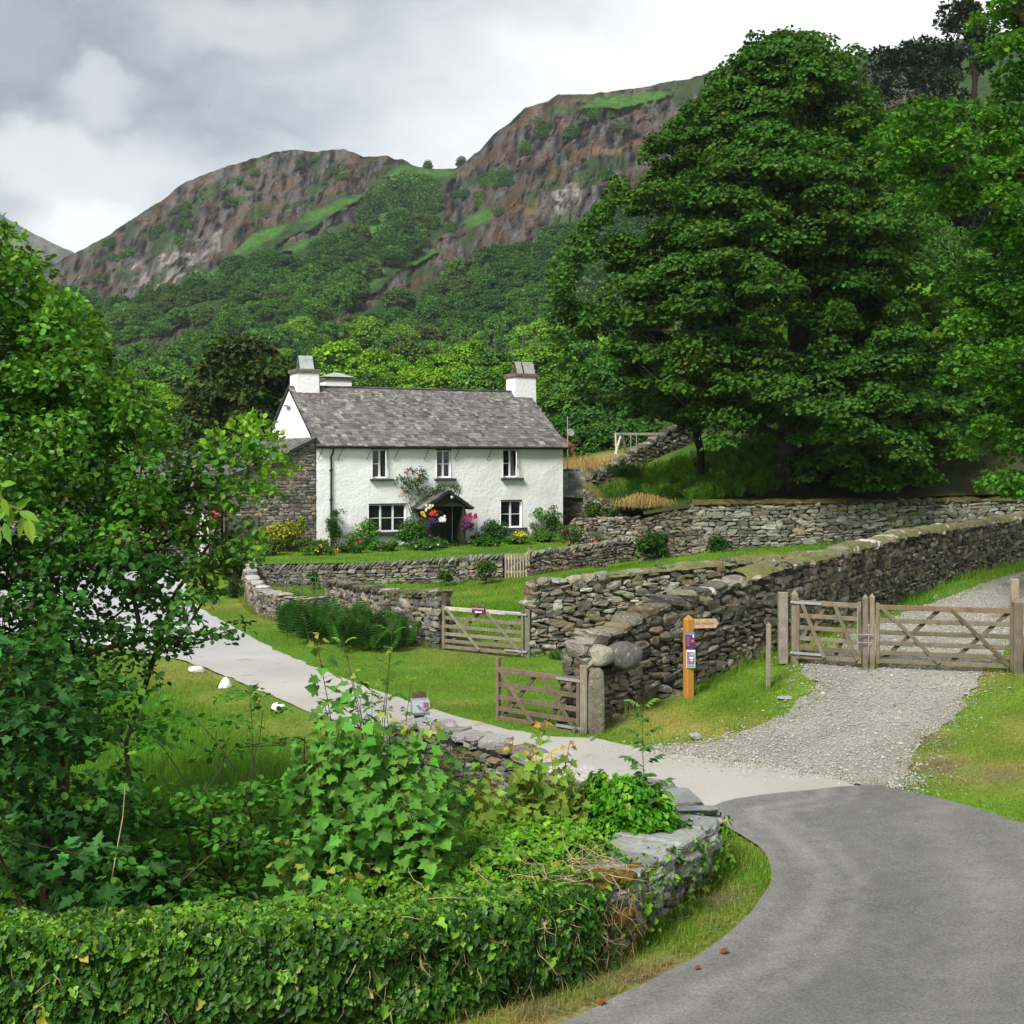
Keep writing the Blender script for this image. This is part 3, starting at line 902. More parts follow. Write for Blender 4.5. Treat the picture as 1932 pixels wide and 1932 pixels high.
def dry_wall(label, pts, thick=.5, pal=GREY, size=(.12, .38, .06, .15), cope='rubble', cope_h=.16, cope_pal=None, sides=(-1, 1), ends=(1, 1), moss=None, seed=1, cope_upto=None,
             name='stone_wall', group=None, cope_len=(.18, .42), big=.12, cat='stone wall', skip_cope=None):
    g = np.random.default_rng(seed)
    P = Path(pts)
    org = (*P.P[0, :2], P.P[0, 2])
    mb = MB()
    # dark hearting inside
    s_ = np.linspace(.06, P.len - .06, max(3, int(P.len / .35)))
    q, t2 = P(s_), P.tan(s_)
    nn_ = np.stack([t2[:, 1], -t2[:, 0]], 1)
    hw = thick / 2 - .07
    ring = []
    for sgn, zz in ((-1, 0), (-1, 1), (1, 1), (1, 0)):
        xy = q[:, :2] + nn_ * sgn * hw
        z = q[:, 2] - .1 if zz == 0 else q[:, 3] - cope_h * .7
        ring.append(np.column_stack([xy, z]))
    ring = np.stack(ring, 1)
    m = len(s_)
    fs = np.array([(i * 4 + k, i * 4 + (k + 1) % 4, (i + 1) * 4 + (k + 1) % 4, (i + 1) * 4 + k) for i in range(m - 1) for k in range(4)])
    mb.add(ring.reshape(-1, 3), [fs, np.array([(0, 1, 2, 3), tuple((m - 1) * 4 + np.array((3, 2, 1, 0)))])], (.035, .032, .026))
    C, HS, SG, SS_ = [], [], [], []
    hmax = (P.P[:, 3] - P.P[:, 2]).max()
    for sgn in sides:
        h = -.08
        while h < hmax - cope_h:
            ch = g.uniform(size[2], size[3])
            t = -g.uniform(0, .2)
            while t < P.len:
                L = g.uniform(size[0], size[1]) * (.7 + 2.2 * ch)
                hh = ch * g.uniform(.8, 1.12)
                if g.random() < big:
                    hh *= 1.6
                    L *= 1.35
                tc_ = t + L / 2
                if 0 < tc_ < P.len:
                    x, y, zf, zt = P(tc_)
                    if h + ch * .6 < zt - zf - cope_h + .03:
                        k = (h / max(zt - zf, .3) - .5) * .09
                        C.append((tc_, sgn * (thick / 2 - .075 - k * .5 + g.normal(0, .014)), zf + h + ch / 2 + g.normal(0, .012)))
                        HS.append((L / 2 * 1.0, .09, hh / 2))
                        SG.append(sgn)
                t += L + g.uniform(-.01, .012)
            h += ch * g.uniform(.92, 1.0)
    C, HS = np.array(C), np.array(HS)
    q, t2 = P(C[:, 0]), P.tan(C[:, 0])
    nn_ = np.stack([t2[:, 1], -t2[:, 0]], 1)
    XYZ = np.column_stack([q[:, :2] + nn_ * C[:, 1:2], C[:, 2]])
    stones(mb, XYZ, HS, tilt(frame(t2, len(C)), g.normal(0, .10, len(C))), pick(pal, len(C), g=g), jit=.14, g=g)
    for e, on in zip((0.0, P.len), ends):
        if not on:
            continue
        x, y, zf, zt = P(e)
        t2 = P.tan(np.array([e]))
        nrm = np.array((t2[0, 1], -t2[0, 0]))
        h = -.05
        while h < zt - zf - cope_h:
            ch = g.uniform(size[2], size[3] * 1.3)
            k = 1 if g.random() < .55 else 2
            for j in range(k):
                off = 0 if k == 1 else (j - .5) * thick / 2
                d = (1 if e == 0 else -1) * .07
                cc = np.array((x, y)) + nrm * off + t2[0] * d
                stones(mb, [(*cc, zf + h + ch / 2)], [(.11, thick / 2 / k * .97, ch / 2)], frame(t2, 1), pick(pal, 1, g=g), jit=.1, g=g)
            h += ch * .97
    w_ = mb.build(name, M['stone'], origin=org)
    tag(w_, label, cat, group)
    # coping
    mb = MB()
    cp = cope_pal or pal
    seg = cope_upto or 9e9
    if cope == 'slant':
        t = 0.0
        C, HS, TL = [], [], []
        while t < P.len:
            d = g.uniform(.05, .10)
            if not (skip_cope and skip_cope[0] < t < skip_cope[1]):
                C.append(t + d / 2)
                HS.append((d / 2 * 1.02, thick / 2 * g.uniform(.85, 1.12), cope_h * g.uniform(.62, .85)))
                TL.append(g.normal(-.75, .1))
            t += d * 1.32
    else:
        t = 0.0
        C, HS, TL = [], [], []
        while t < min(P.len, seg):
            d = g.uniform(*cope_len)
            C.append(min(t + d / 2, P.len))
            HS.append((d / 2, thick / 2 * g.uniform(.8, 1.08), cope_h / 2 * g.uniform(.75, 1.45)))
            TL.append(g.normal(0, .16))
            t += d * .97
    C, HS, TL = np.array(C), np.array(HS), np.array(TL)
    if len(C):
        q, t2 = P(C), P.tan(C)
        A = tilt(frame(t2, len(C)), TL)
        zz = q[:, 3] - cope_h * .5 + g.normal(0, .02, len(C))
        stones(mb, np.column_stack([q[:, :2], zz]), HS, A, pick(cp, len(C), .2, g=g), n=2 if cope == 'slant' else 4, jit=.16 if cope != 'slant' else .10, e=4 if cope != 'slant' else 7, g=g)
        mb.build('coping', M['stone'], w_)
    if moss:
        a, b, amount, mc_ = moss
        s_ = np.arange(a * P.len, b * P.len, .07)
        q, t2 = P(s_), P.tan(s_)
        nn_ = np.stack([t2[:, 1], -t2[:, 0]], 1)
        k = np.linspace(-1, 1, 11)
        n1 = vnoise(s_, s_ * 0 + seed, .9, seed, 3)
        n2 = np.stack([vnoise(s_, s_ * 0 + j * .3, .22, seed + 3, 3) for j in range(11)], 1)
        half = thick / 2 * (1.0 + .22 * (n1 - .3))
        hgt = (np.clip((n1 - (.62 - amount * .5)) * 3, -.5, 1))[:, None] * .10 + (n2 - .5) * .09
        edge_ = np.abs(k)[None] ** 4
        off = half[:, None] * k[None] + (n2 - .5) * .08
        zz = q[:, 3][:, None] - .02 + hgt * (1 - edge_ * .6) - edge_ * (.06 + .16 * n2 * n1[:, None])
        v = np.concatenate([q[:, None, :2] + nn_[:, None] * off[..., None], zz[..., None]], -1)
        m = len(s_)
        i0 = (np.arange(m - 1)[:, None] * 11 + np.arange(10)[None]).ravel()
        mb = MB()
        cc = np.array(mc_)[None, None] * (.6 + .8 * n2[..., None])
        mb.add(v, np.stack([i0, i0 + 11, i0 + 12, i0 + 1], 1), cc.reshape(-1, 3))
        mb.build('moss_cap', M['moss'], w_, smooth=True)
    return w_


def off_path(pts, d):
    """shift a plan path d to the right of its direction"""
    P = np.array(pts, float)
    t = unit(np.gradient(P[:, :2], axis=0))
    P[:, 0] += t[:, 1] * d
    P[:, 1] -= t[:, 0] * d
    return P


YMOSS = (.165, .165, .070)
DMOSS = (.085, .078, .022)
# the high wall that climbs along the track
lw = [(1.32, 23.75, -.02, 1.50), (1.95, 24.35, .1, 1.72), (2.6, 24.95, .25, 1.98), (3.4, 25.6, .4, 2.2), (5.6, 27.6, .85, 2.62), (7.6, 30.3, 1.05, 2.74), (10.3, 34.6, 1.14, 2.90), (16.4, 42.2, 1.6, 3.06), (24, 51, 2.1, 3.3)]
long_wall = dry_wall('tall dark dry-stone wall with pale moss on top climbing beside the gravel track', off_path(lw, -.3), .6, DARK, (.16, .46, .08, .20), 'rubble', .2, GREY, moss=(.13, .92, .8, YMOSS), seed=3, big=.2, cope_len=(.22, .55))
mw = [(.50, 33.0, -.12, 1.84), (2.2, 33.5, .2, 1.93), (4.2, 34.2, .6, 2.08), (6.2, 34.9, .95, 2.2), (7.9, 35.5, 1.1, 2.28), (9.3, 36.0, 1.2, 2.3)]
dry_wall('grey rubble wall with a squared end beside the entrance gate to the paddock', off_path(mw, -.27), .54, GREY, (.14, .42, .07, .2), 'rubble', .22, GREY, moss=(.22, 1.0, .55, YMOSS), seed=4, big=.18, cope_len=(.2, .5))
cw = [(-6.1, 43.2, -.05, .92), (-4.9, 40.4, -.05, 1.0), (-4.2, 38.5, -.05, 1.1), (-3.2, 36.2, -.04, 1.22), (-1.98, 34.1, -.04, 1.42)]
dry_wall('short rubble wall with dark tilted slates behind the ferns, ending at the gatepost', off_path(cw, -.25), .5, WARM, (.16, .5, .07, .2), 'slant', .16, DARK, seed=5, big=.2, moss=(.72, .97, .2, (.12, .10, .03)))
kw = np.array([gp(600, 1180), gp(560, 1177), gp(520, 1171), gp(488, 1160), gp(466, 1138), gp(459, 1112), gp(470, 1092), gp(490, 1078)])
kw = [(x, y, -.06, .78) for x, y in kw]
dry_wall('low curved stone wall at the drive edge below the metal hurdle', off_path(kw[::-1], -.22), .45, WARM, (.12, .34, .07, .17), 'rubble', .1, PALEG, seed=6, cope_len=(.3, .7))
gwl = [(-10.3, 51.6, -.12, .70), (-6, 51.9, -.12, .78), (-3, 52.1, -.06, .95), (-.38, 52.25, .1, 1.13)]
dry_wall('long garden wall with tilted slate coping below the cottage lawn', off_path(gwl, -.25), .5, WARM, (.14, .42, .06, .17), 'slant', .2, SLATEY, seed=7)
gwr = [(.66, 52.3, .12, 1.2), (2.8, 52.9, .5, 1.42), (4.95, 53.6, .8, 1.74)]
dry_wall('short garden wall with tilted slate coping between picket gate and corner shrub', off_path(gwr, -.25), .5, DARK, (.14, .42, .06, .17), 'slant', .2, SLATEY, seed=8)
sw = [(px(1207, 52.4), 52.4, .85, 2.5), (px(1250, 51.8), 51.8, 1.1, 2.76), (px(1312, 50.9), 50.9, 1.3, 2.95)]
dry_wall('shaded wall section with sloping coping joining the garden corner to the far wall', off_path(sw, -.25), .5, DARK, (.14, .44, .06, .16), 'slant', .16, DARK, seed=9)
fw = [(px(1308, 50.8), 50.8, 1.35, 3.22), (px(1500, 51), 51, 1.4, 3.26), (px(1700, 51.6), 51.6, 1.7, 3.3), (px(1932, 52.6), 52.6, 1.9, 3.32), (px(2120, 54), 54, 2.0, 3.4)]
dry_wall('long far wall holding up the bank below the big sycamore', off_path(fw, -.3), .6, [((.20, .20, .155), 4), ((.15, .15, .115), 3), ((.27, .27, .22), 3), ((.10, .10, .075), 2), ((.21, .18, .12), 1.5)], (.16, .5, .08, .2), 'rubble', .2, DARK, moss=(.0, 1, .9, DMOSS), seed=10, big=.2)
tw = [(px(1078, 57), 57, 1.35, 2.36), (px(1207, 56.2), 56.2, 1.35, 2.42)]
dry_wall('pale terrace wall at the end of the cottage garden', off_path(tw, -.22), .45, GREY, (.14, .40, .07, .17), 'rubble', .14, GREY, seed=12)
hw_ = [(px(1100, 62), 62, 2.5, 3.75), (px(1128, 60), 60, 2.3, 3.15), (px(1162, 57.6), 57.6, 1.9, 2.85)]
dry_wall('mossy wall stepping down from the slate-roofed shed', off_path(hw_, -.25), .5, GREY, (.14, .36, .06, .14), 'rubble', .18, DARK, moss=(0, .9, .9, (.11, .095, .022)), seed=13)
uw = [(px(1115, 66), 66, 3.1, 4.2), (px(1160, 67), 67, 3.4, 4.65), (px(1210, 68.5), 68.5, 4.2, 5.55), (px(1290, 71), 71, 5.6, 6.9), (px(1370, 74), 74, 7.4, 8.4)]
dry_wall('dark tumbledown wall climbing the bank below the swing frame', off_path(uw, -.25), .5, DARK, (.2, .6, .08, .22), 'rubble', .3, DARK, seed=14)

# the near wall round the bend of the road
nw_out = [(-1.6, 20.95, .8), (-.13, 19.7, .76), (.97, 18.15, .70), (1.48, 17.35, .66), (2.10, 16.75, .62), (2.36, 15.9, .56), (2.33, 15.3, .55), (2.0, 14.7, .57), (1.48, 13.75, .60), (1.0, 12.95, .66), (.43, 12.3, .70), (-.15, 11.8, .72), (-1.6, 11.05, .84), (-3, 10.8, .88), (-4.1, 10.7, .88), (-8.5, 10.5, .88)]
near_path = off_path([(x, y, -.08, z) for x, y, z in nw_out], .3)
BENDW = [((.26, .25, .215), 3), ((.19, .18, .15), 3), ((.33, .32, .29), 2), ((.20, .155, .10), 2), ((.14, .12, .06), 1.5), ((.10, .098, .085), 2)]
near_wall = dry_wall('low stone wall with heavy pale coping curving round the bend of the road', near_path, .54, BENDW, (.12, .36, .05, .13), 'rubble', .17, PALEG, seed=15, cope_len=(.25, .55), cope_upto=5.6)
# the great slabs laid across the bend
NP = Path(near_path)
g = np.random.default_rng(77)
mb = MB()
C, HS, A, CL = [], [], [], []
t = NP.L[3] + .35
GS = []
for L_, hh, wd, dz in ((.50, .10, .36, .03), (.52, .11, .40, .03), (.46, .10, .38, .05), (.62, .15, .41, .05), (.80, .20, .42, .06), (.42, .17, .35, .04), (.34, .14, .36, .02), (.36, .2, .38, .0), (.4, .16, .36, .0), (.4, .15, .34, .0)):
    x, y, zf, zt = NP(t + L_ / 2)
    k_ = 2 if hh < .13 else 3                 # each slab splits into beds
    tl_ = g.normal(0, .07)
    for m_ in range(k_):
        C.append((x + g.normal(0, .015), y + g.normal(0, .015), zt + dz + .05 - hh * 2 * (m_ + .5) / k_))
        HS.append((L_ / 2 * g.uniform(.94, 1.05), wd * g.uniform(.93, 1.04), hh / k_ * 1.08))
        A.append(tilt(frame(NP.tan(np.array([t + L_ / 2])), 1), np.array([tl_ + g.normal(0, .03)]))[0] @ rotz(g.normal(0, .06)))
        CL.append(np.array((.235, .245, .222)) * g.uniform(.7, 1.15))
    t += L_
stones(mb, C, HS, np.array(A), CL, n=6, e=9, jit=.085, g=g)
mb.build('coping_slab', M['slab'], near_wall)
# boulders on the end of the high wall
for k, (x, y, Y, a, b, lab) in enumerate(((1130, 1236, 24.0, .24, .17, 'pale flat-topped boulder crowning the end of the high wall'), (1178, 1238, 24.05, .31, .25, 'big round dark boulder crowning the end of the high wall'))):
    mb = MB()
    c_ = at(x, y, Y)
    stones(mb, [c_], [(a, .30, b)], frame(unit(np.array([(.7, .7)])), 1), [((.27, .255, .205), (.105, .105, .095))[k]], n=6, e=2.6 + (1 - k) * 1.2, jit=.10, g=g)
    tag(mb.build('boulder', M['stone'], origin=tuple(c_), smooth=True), lab, 'boulder')
# whitened stones along the drive
for k, (x, y, sx, sz, pk) in enumerate(((425, 1297, .12, .15, 1), (525, 1338, .155, .09, 0), (371, 1268, .16, .09, 0), (212, 1222, .13, .09, 0))):
    X, Y = gp(x, y)
    z = float(gz(X, Y))
    mb = MB()
    stones(mb, [(X, Y, z + sz * .55)], [(sx, .15, sz)], rotz(.4 * k)[None], [(.82, .82, .80)], n=6, e=2.3, jit=.07, g=g)
    if pk:
        v = mb.v[0].reshape(-1, 3)
        kz = np.clip((v[:, 2] - z) / (sz * 1.5), 0, 1)
        v[:, :2] = (X, Y) + (v[:, :2] - (X, Y)) * (1.1 - .75 * kz[:, None])
    tag(mb.build('white_stone', M['white_paint'], origin=(X, Y, z)), ('pointed whitewashed stone beside the drive', 'low whitewashed stone lying nearest the road bend by the drive', 'flat whitewashed stone half hidden by alder leaves at the drive edge', 'whitewashed stone deep behind the alder branches')[k], 'stone', 'whitewashed stones along the drive')
# ------------------------------------------------------------------ the farmhouse
TH = R(26)
HA = np.array((px(597, 58), 58.0))
ES = np.array((math.cos(TH), math.sin(TH), 0))      # along the front
EG = np.array((-math.sin(TH), math.cos(TH), 0))     # into the house
HL, HD, EAVE, RIDGE, BASE = 12.23, 8.2, 5.6, 8.28, .85
UP = np.array((0, 0, 1.0))
HAX = np.stack([ES, EG, UP], 1)


def hp(s, g_, z):
    return np.array((*HA, 0)) + ES * s + EG * g_ + UP * z


def face(x, y, g_=0.0):
    """(s, z) on the house plane at depth g_ seen at a pixel"""
    k = (x - 966) / F
    a, b = HA[0] + EG[0] * g_, HA[1] + EG[1] * g_
    s_ = (k * b - a) / (ES[0] - k * ES[1])
    Y = b + s_ * ES[1]
    return s_, H + (Y0 - y) / F * Y


house = empty('farmhouse', hp(HL / 2, 0, BASE), 'whitewashed farmhouse with a long slate roof and two tented chimneys', 'house')


def zc(zx, zy):
    """pixel of the enlarged view of the house"""
    return (650 + zx / 1.486) / 1.6894, (1080 + zy / 1.486) / 1.6894


WIN = {  # name: (x0, y0, x1, y1) in the enlarged view
    'ul': (797, 523, 872, 660), 'um': (1102, 527, 1169, 658), 'ur': (1416, 523, 1488, 656), 'll': (779, 785, 957, 912), 'lr': (1405, 767, 1505, 893)}
holes = {}
for k, (x0, y0, x1, y1) in WIN.items():
    s0, z1 = face(*zc(x0, y0))
    s1, z0 = face(*zc(x1, y1))
    holes[k] = (s0, z0, s1, z1)
# the front wall as a grid with openings, its surface a little uneven
ss = sorted(set(np.round(np.concatenate([np.linspace(0, HL, 60)] + [[h[0], h[2]] for h in holes.values()]), 4)))
zs = sorted(set(np.round(np.concatenate([np.linspace(BASE - .3, EAVE, 26)] + [[h[1], h[3]] for h in holes.values()]), 4)))
ss, zs = np.array(ss), np.array(zs)
mb = MB()
S_, Z_ = np.meshgrid(ss, zs, indexing='ij')
gg = (vnoise(S_, Z_, 1.1, 3) - .5) * .07 - .05 * np.clip((Z_ - 1.3) * -1, 0, 1)
gg[(S_ < .01) | (S_ > HL - .01)] *= .3
V = np.array((*HA, 0)) + ES * S_[..., None] + EG * gg[..., None] + UP * Z_[..., None]
q = []
nz_ = len(zs)
for i in range(len(ss) - 1):
    for j in range(nz_ - 1):
        sc_, zc_ = (ss[i] + ss[i + 1]) / 2, (zs[j] + zs[j + 1]) / 2
        if not any(h[0] < sc_ < h[2] and h[1] < zc_ < h[3] for h in holes.values()):
            q.append((i * nz_ + j, (i + 1) * nz_ + j, (i + 1) * nz_ + j + 1, i * nz_ + j + 1))
mb.add(V, np.array(q))
for h in holes.values():         # reveals
    s0, z0, s1, z1 = h
    for a, b in (((s0, z0), (s0, z1)), ((s0, z1), (s1, z1)), ((s1, z1), (s1, z0)), ((s1, z0), (s0, z0))):
        mb.quad([hp(a[0], -.03, a[1]), hp(b[0], -.03, b[1]), hp(b[0], .30, b[1]), hp(a[0], .30, a[1])])
GT = lambda g_: EAVE + (RIDGE - EAVE) * (1 - abs(g_ - HD / 2) / (HD / 2))
for s_ in (0, HL):               # gables
    gs = np.linspace(0, HD, 17)
    for a, b in zip(gs[:-1], gs[1:]):
        mb.quad([hp(s_, a, BASE - .3), hp(s_, b, BASE - .3), hp(s_, b, GT(b) - .06), hp(s_, a, GT(a) - .06)])
mb.quad([hp(0, HD, BASE - .3), hp(HL, HD, BASE - .3), hp(HL, HD, EAVE), hp(0, HD, EAVE)])
mb.build('wall', M['render'], house, smooth=False)

SLATE = [((.150, .140, .132), 4), ((.120, .113, .106), 3), ((.185, .175, .162), 3), ((.092, .088, .083), 2), ((.235, .225, .205), 1)]


def slate_roof(name, parent, o, along, up, wid, length, rows_, cols_, seed, pal=SLATE, mat='slate', deck=True, skew=None):
    """courses of slates on the plane o + along*s + up*t"""
    g2 = np.random.default_rng(seed)
    o, along, up = np.array(o, float), unit(along), unit(up)
    nrm = unit(np.cross(along, up))
    if nrm[2] < 0:
        nrm = -nrm
    mb = MB()
    if deck:
        mb.prism([o - nrm * .09, o + along * wid - nrm * .09, o + along * wid + up * length - nrm * .09, o + up * length - nrm * .09], nrm * .08, (.03, .03, .03))
    t = 0.0
    fr = np.linspace(1.25, .72, rows_)
    hts = fr / fr.sum() * length
    A = np.stack([along, up, nrm], 1)
    pit = .035
    C, B, CL = [], [], []
    for r_, h in enumerate(hts):
        s_ = -g2.uniform(0, wid / cols_)
        while s_ < wid:
            w2 = wid / cols_ * g2.uniform(.6, 1.5) * fr[r_]
            a, b = max(s_, 0), min(s_ + w2, wid)
            if b - a > .04:
                C.append((o + along * (a + b) / 2 + up * (t + h / 2 - h * .08 + g2.normal(0, .012)) + nrm * (.03 + g2.normal(0, .006)), (b - a - .012, h * 1.22, .022)))
            s_ += w2
        t += h
    cols2 = pick(pal, len(C), .16, g2)
    for (c_, sz_), cl_ in zip(C, cols2):
        rot = np.array(Matrix.Rotation(-pit + g2.normal(0, .008), 3, 'X')) @ np.array(Matrix.Rotation(g2.normal(0, .012), 3, 'Z'))
        mb.box(c_, sz_, A @ rot, cl_)
    return mb.build(name, M[mat], parent)


upf = unit(EG * HD / 2 + UP * (RIDGE - EAVE))
upb = unit(-EG * HD / 2 + UP * (RIDGE - EAVE))
rl = math.hypot(HD / 2, RIDGE - EAVE)
slate_roof('roof', house, hp(-.08, 0, EAVE) - upf * .28, ES, upf, HL + .26, rl + .28, 26, 62, 21)
slate_roof('roof', house, hp(-.08, HD, EAVE) - upb * .28, ES, upb, HL + .26, rl + .28, 12, 20, 22)
mb = MB()
s_ = .9
while s_ < HL - .8:
    mb.box(hp(s_ + .22, HD / 2, RIDGE + .045), (.435, .26, .06), HAX @ np.array(Matrix.Rotation(rng.normal(0, .02), 3, 'Y')), pick(SLATE, 1)[0] * .9)
    s_ += .44
mb.build('ridge_tile', M['slate'], house)


def chimney(s0, s1, g0, g1, z0, z1, kind, cap=(.17, .13, .105)):
    mb = MB()
    sc_, gc_ = (s0 + s1) / 2, (g0 + g1) / 2
    v = [hp(a + (.03 if a == s0 else -.03) * t_, b, z0 + (z1 - z0) * t_) for t_ in (0, 1) for a, b in ((s0, g0), (s1, g0), (s1, g1), (s0, g1))]
    mb.add(v, np.array([(0, 1, 5, 4), (1, 2, 6, 5), (2, 3, 7, 6), (3, 0, 4, 7), (4, 5, 6, 7)]))
    ch = mb.build('chimney', M['render'], house)
    mb = MB()
    mb.box(hp(sc_, gc_, z1 + .09), (s1 - s0 + .12, g1 - g0 + .12, .18), HAX, cap, .02)
    mb.build('cap', M['stone'], ch)
    mb = MB()
    if kind == 'hip':
        mb = MB()
        top_ = [hp(sc_ - .12, gc_ - .05, z1 + .42), hp(sc_ + .12, gc_ - .05, z1 + .42), hp(sc_ + .12, gc_ + .05, z1 + .42), hp(sc_ - .12, gc_ + .05, z1 + .42)]
        a, b = (s1 - s0) / 2 + .12, (g1 - g0) / 2 + .12
        bot = [hp(sc_ - a, gc_ - b, z1 + .18), hp(sc_ + a, gc_ - b, z1 + .18), hp(sc_ + a, gc_ + b, z1 + .18), hp(sc_ - a, gc_ + b, z1 + .18)]
        mb.add(bot + top_, np.array([(0, 1, 5, 4), (1, 2, 6, 5), (2, 3, 7, 6), (3, 0, 4, 7), (4, 5, 6, 7), (3, 2, 1, 0)]), (.33, .35, .32))
        mb.build('hood_slate', M['slate'], ch)
        return ch
    n_ = 1 if kind == 'one' else 2
    for k in range(n_):                     # two slates leaned together over each flue
        wd = (s1 - s0) * (.62 if n_ == 1 else .5)
        c0 = sc_ + (.03 if n_ == 1 else (k - .5) * (s1 - s0) * .46 + .08)
        if n_ == 2 and k == 0:
            wd *= .55
        hg = .62 if n_ == 1 else .58
        for sg in (-1, 1):
            mb = MB()
            b0, b1 = gc_ + sg * .30, gc_ + sg * .015
            cl = (.34, .40, .37) if n_ == 1 else (.30, .30, .28)
            mb.prism([hp(c0 - wd / 2, b0, z1 + .19), hp(c0 + wd / 2, b0, z1 + .19), hp(c0 + wd / 2, b1, z1 + .19 + hg), hp(c0 - wd / 2, b1, z1 + .19 + hg)], UP * .035, cl)
            mb.build('hood_slate', M['slate'], ch)
    return ch


gm = HD / 2
s0, zt = face(*zc(440, 160), gm - .55)
s1, zb = face(*zc(548, 270), gm - .55)
chimney(s0, s1, gm - .55, gm + .62, RIDGE - .6, zt, 'one')
s0, zt = face(*zc(1473, 180), gm - .5)
s1, zb = face(*zc(1570, 275), gm - .5)
chimney(s0 - .0, s1 + .05, gm - .5, gm + .55, RIDGE - .6, zt, 'two')
s0, zt = face(*zc(562, 198), gm + 3.4)
s1, zb = face(*zc(690, 232), gm + 3.4)
chimney(s0, s1, gm + 3.0, gm + 3.9, EAVE - .2, zt, 'hip')
mb = MB()                                   # lead flashings and the drip slate on the gable
a, _ = face(*zc(440, 272), gm - .6)
b, _ = face(*zc(560, 272), gm - .6)
mb.box(hp((a + b) / 2 + .05, gm - .6, RIDGE - .36), (b - a + .1, .06, .05), HAX, (.05, .05, .05))
mb.build('flashing', M['slate'], house)
mb = MB()
mb.box(hp(-.08, gm + .1, RIDGE - .92), (.16, .62, .04), HAX @ np.array(Matrix.Rotation(.18, 3, 'X')), (.15, .15, .14))
mb.build('drip_slate', M['slate'], house)

# gutter, downpipe and the rafter hooks
mb = MB()
gu_ = [hp(s_, -.24, EAVE - .18) for s_ in np.linspace(-.06, HL + .14, 12)]
mb.tube(gu_, .075, 8)
mb.build('gutter', M['black_iron'], house)
mb = MB()
sp, _ = face(*zc(600, 560))
mb.tube([hp(sp + .06, -.24, EAVE - .2), hp(sp + .05, -.2, EAVE - .42), hp(sp, -.08, EAVE - .62), hp(sp, -.08, 2.3), hp(sp + .01, -.07, BASE - .1)], .042, 8)
for z_ in (4.4, 3.1, 1.9):
    mb.box(hp(sp, -.07, z_), (.14, .1, .06), HAX)
mb.build('downpipe', M['black_iron'], house)
for zx in (545, 640, 775, 905, 1047, 1190, 1345):
    s_, _ = face(*zc(zx, 520))
    mb = MB()
    mb.tube([hp(s_ + .14, -.2, EAVE - .2), hp(s_ - .02, -.1, EAVE - .62), hp(s_ - .05, -.03, EAVE - .74)], .014, 5)
    mb.build('gutter_hook', M['black_iron'], house)


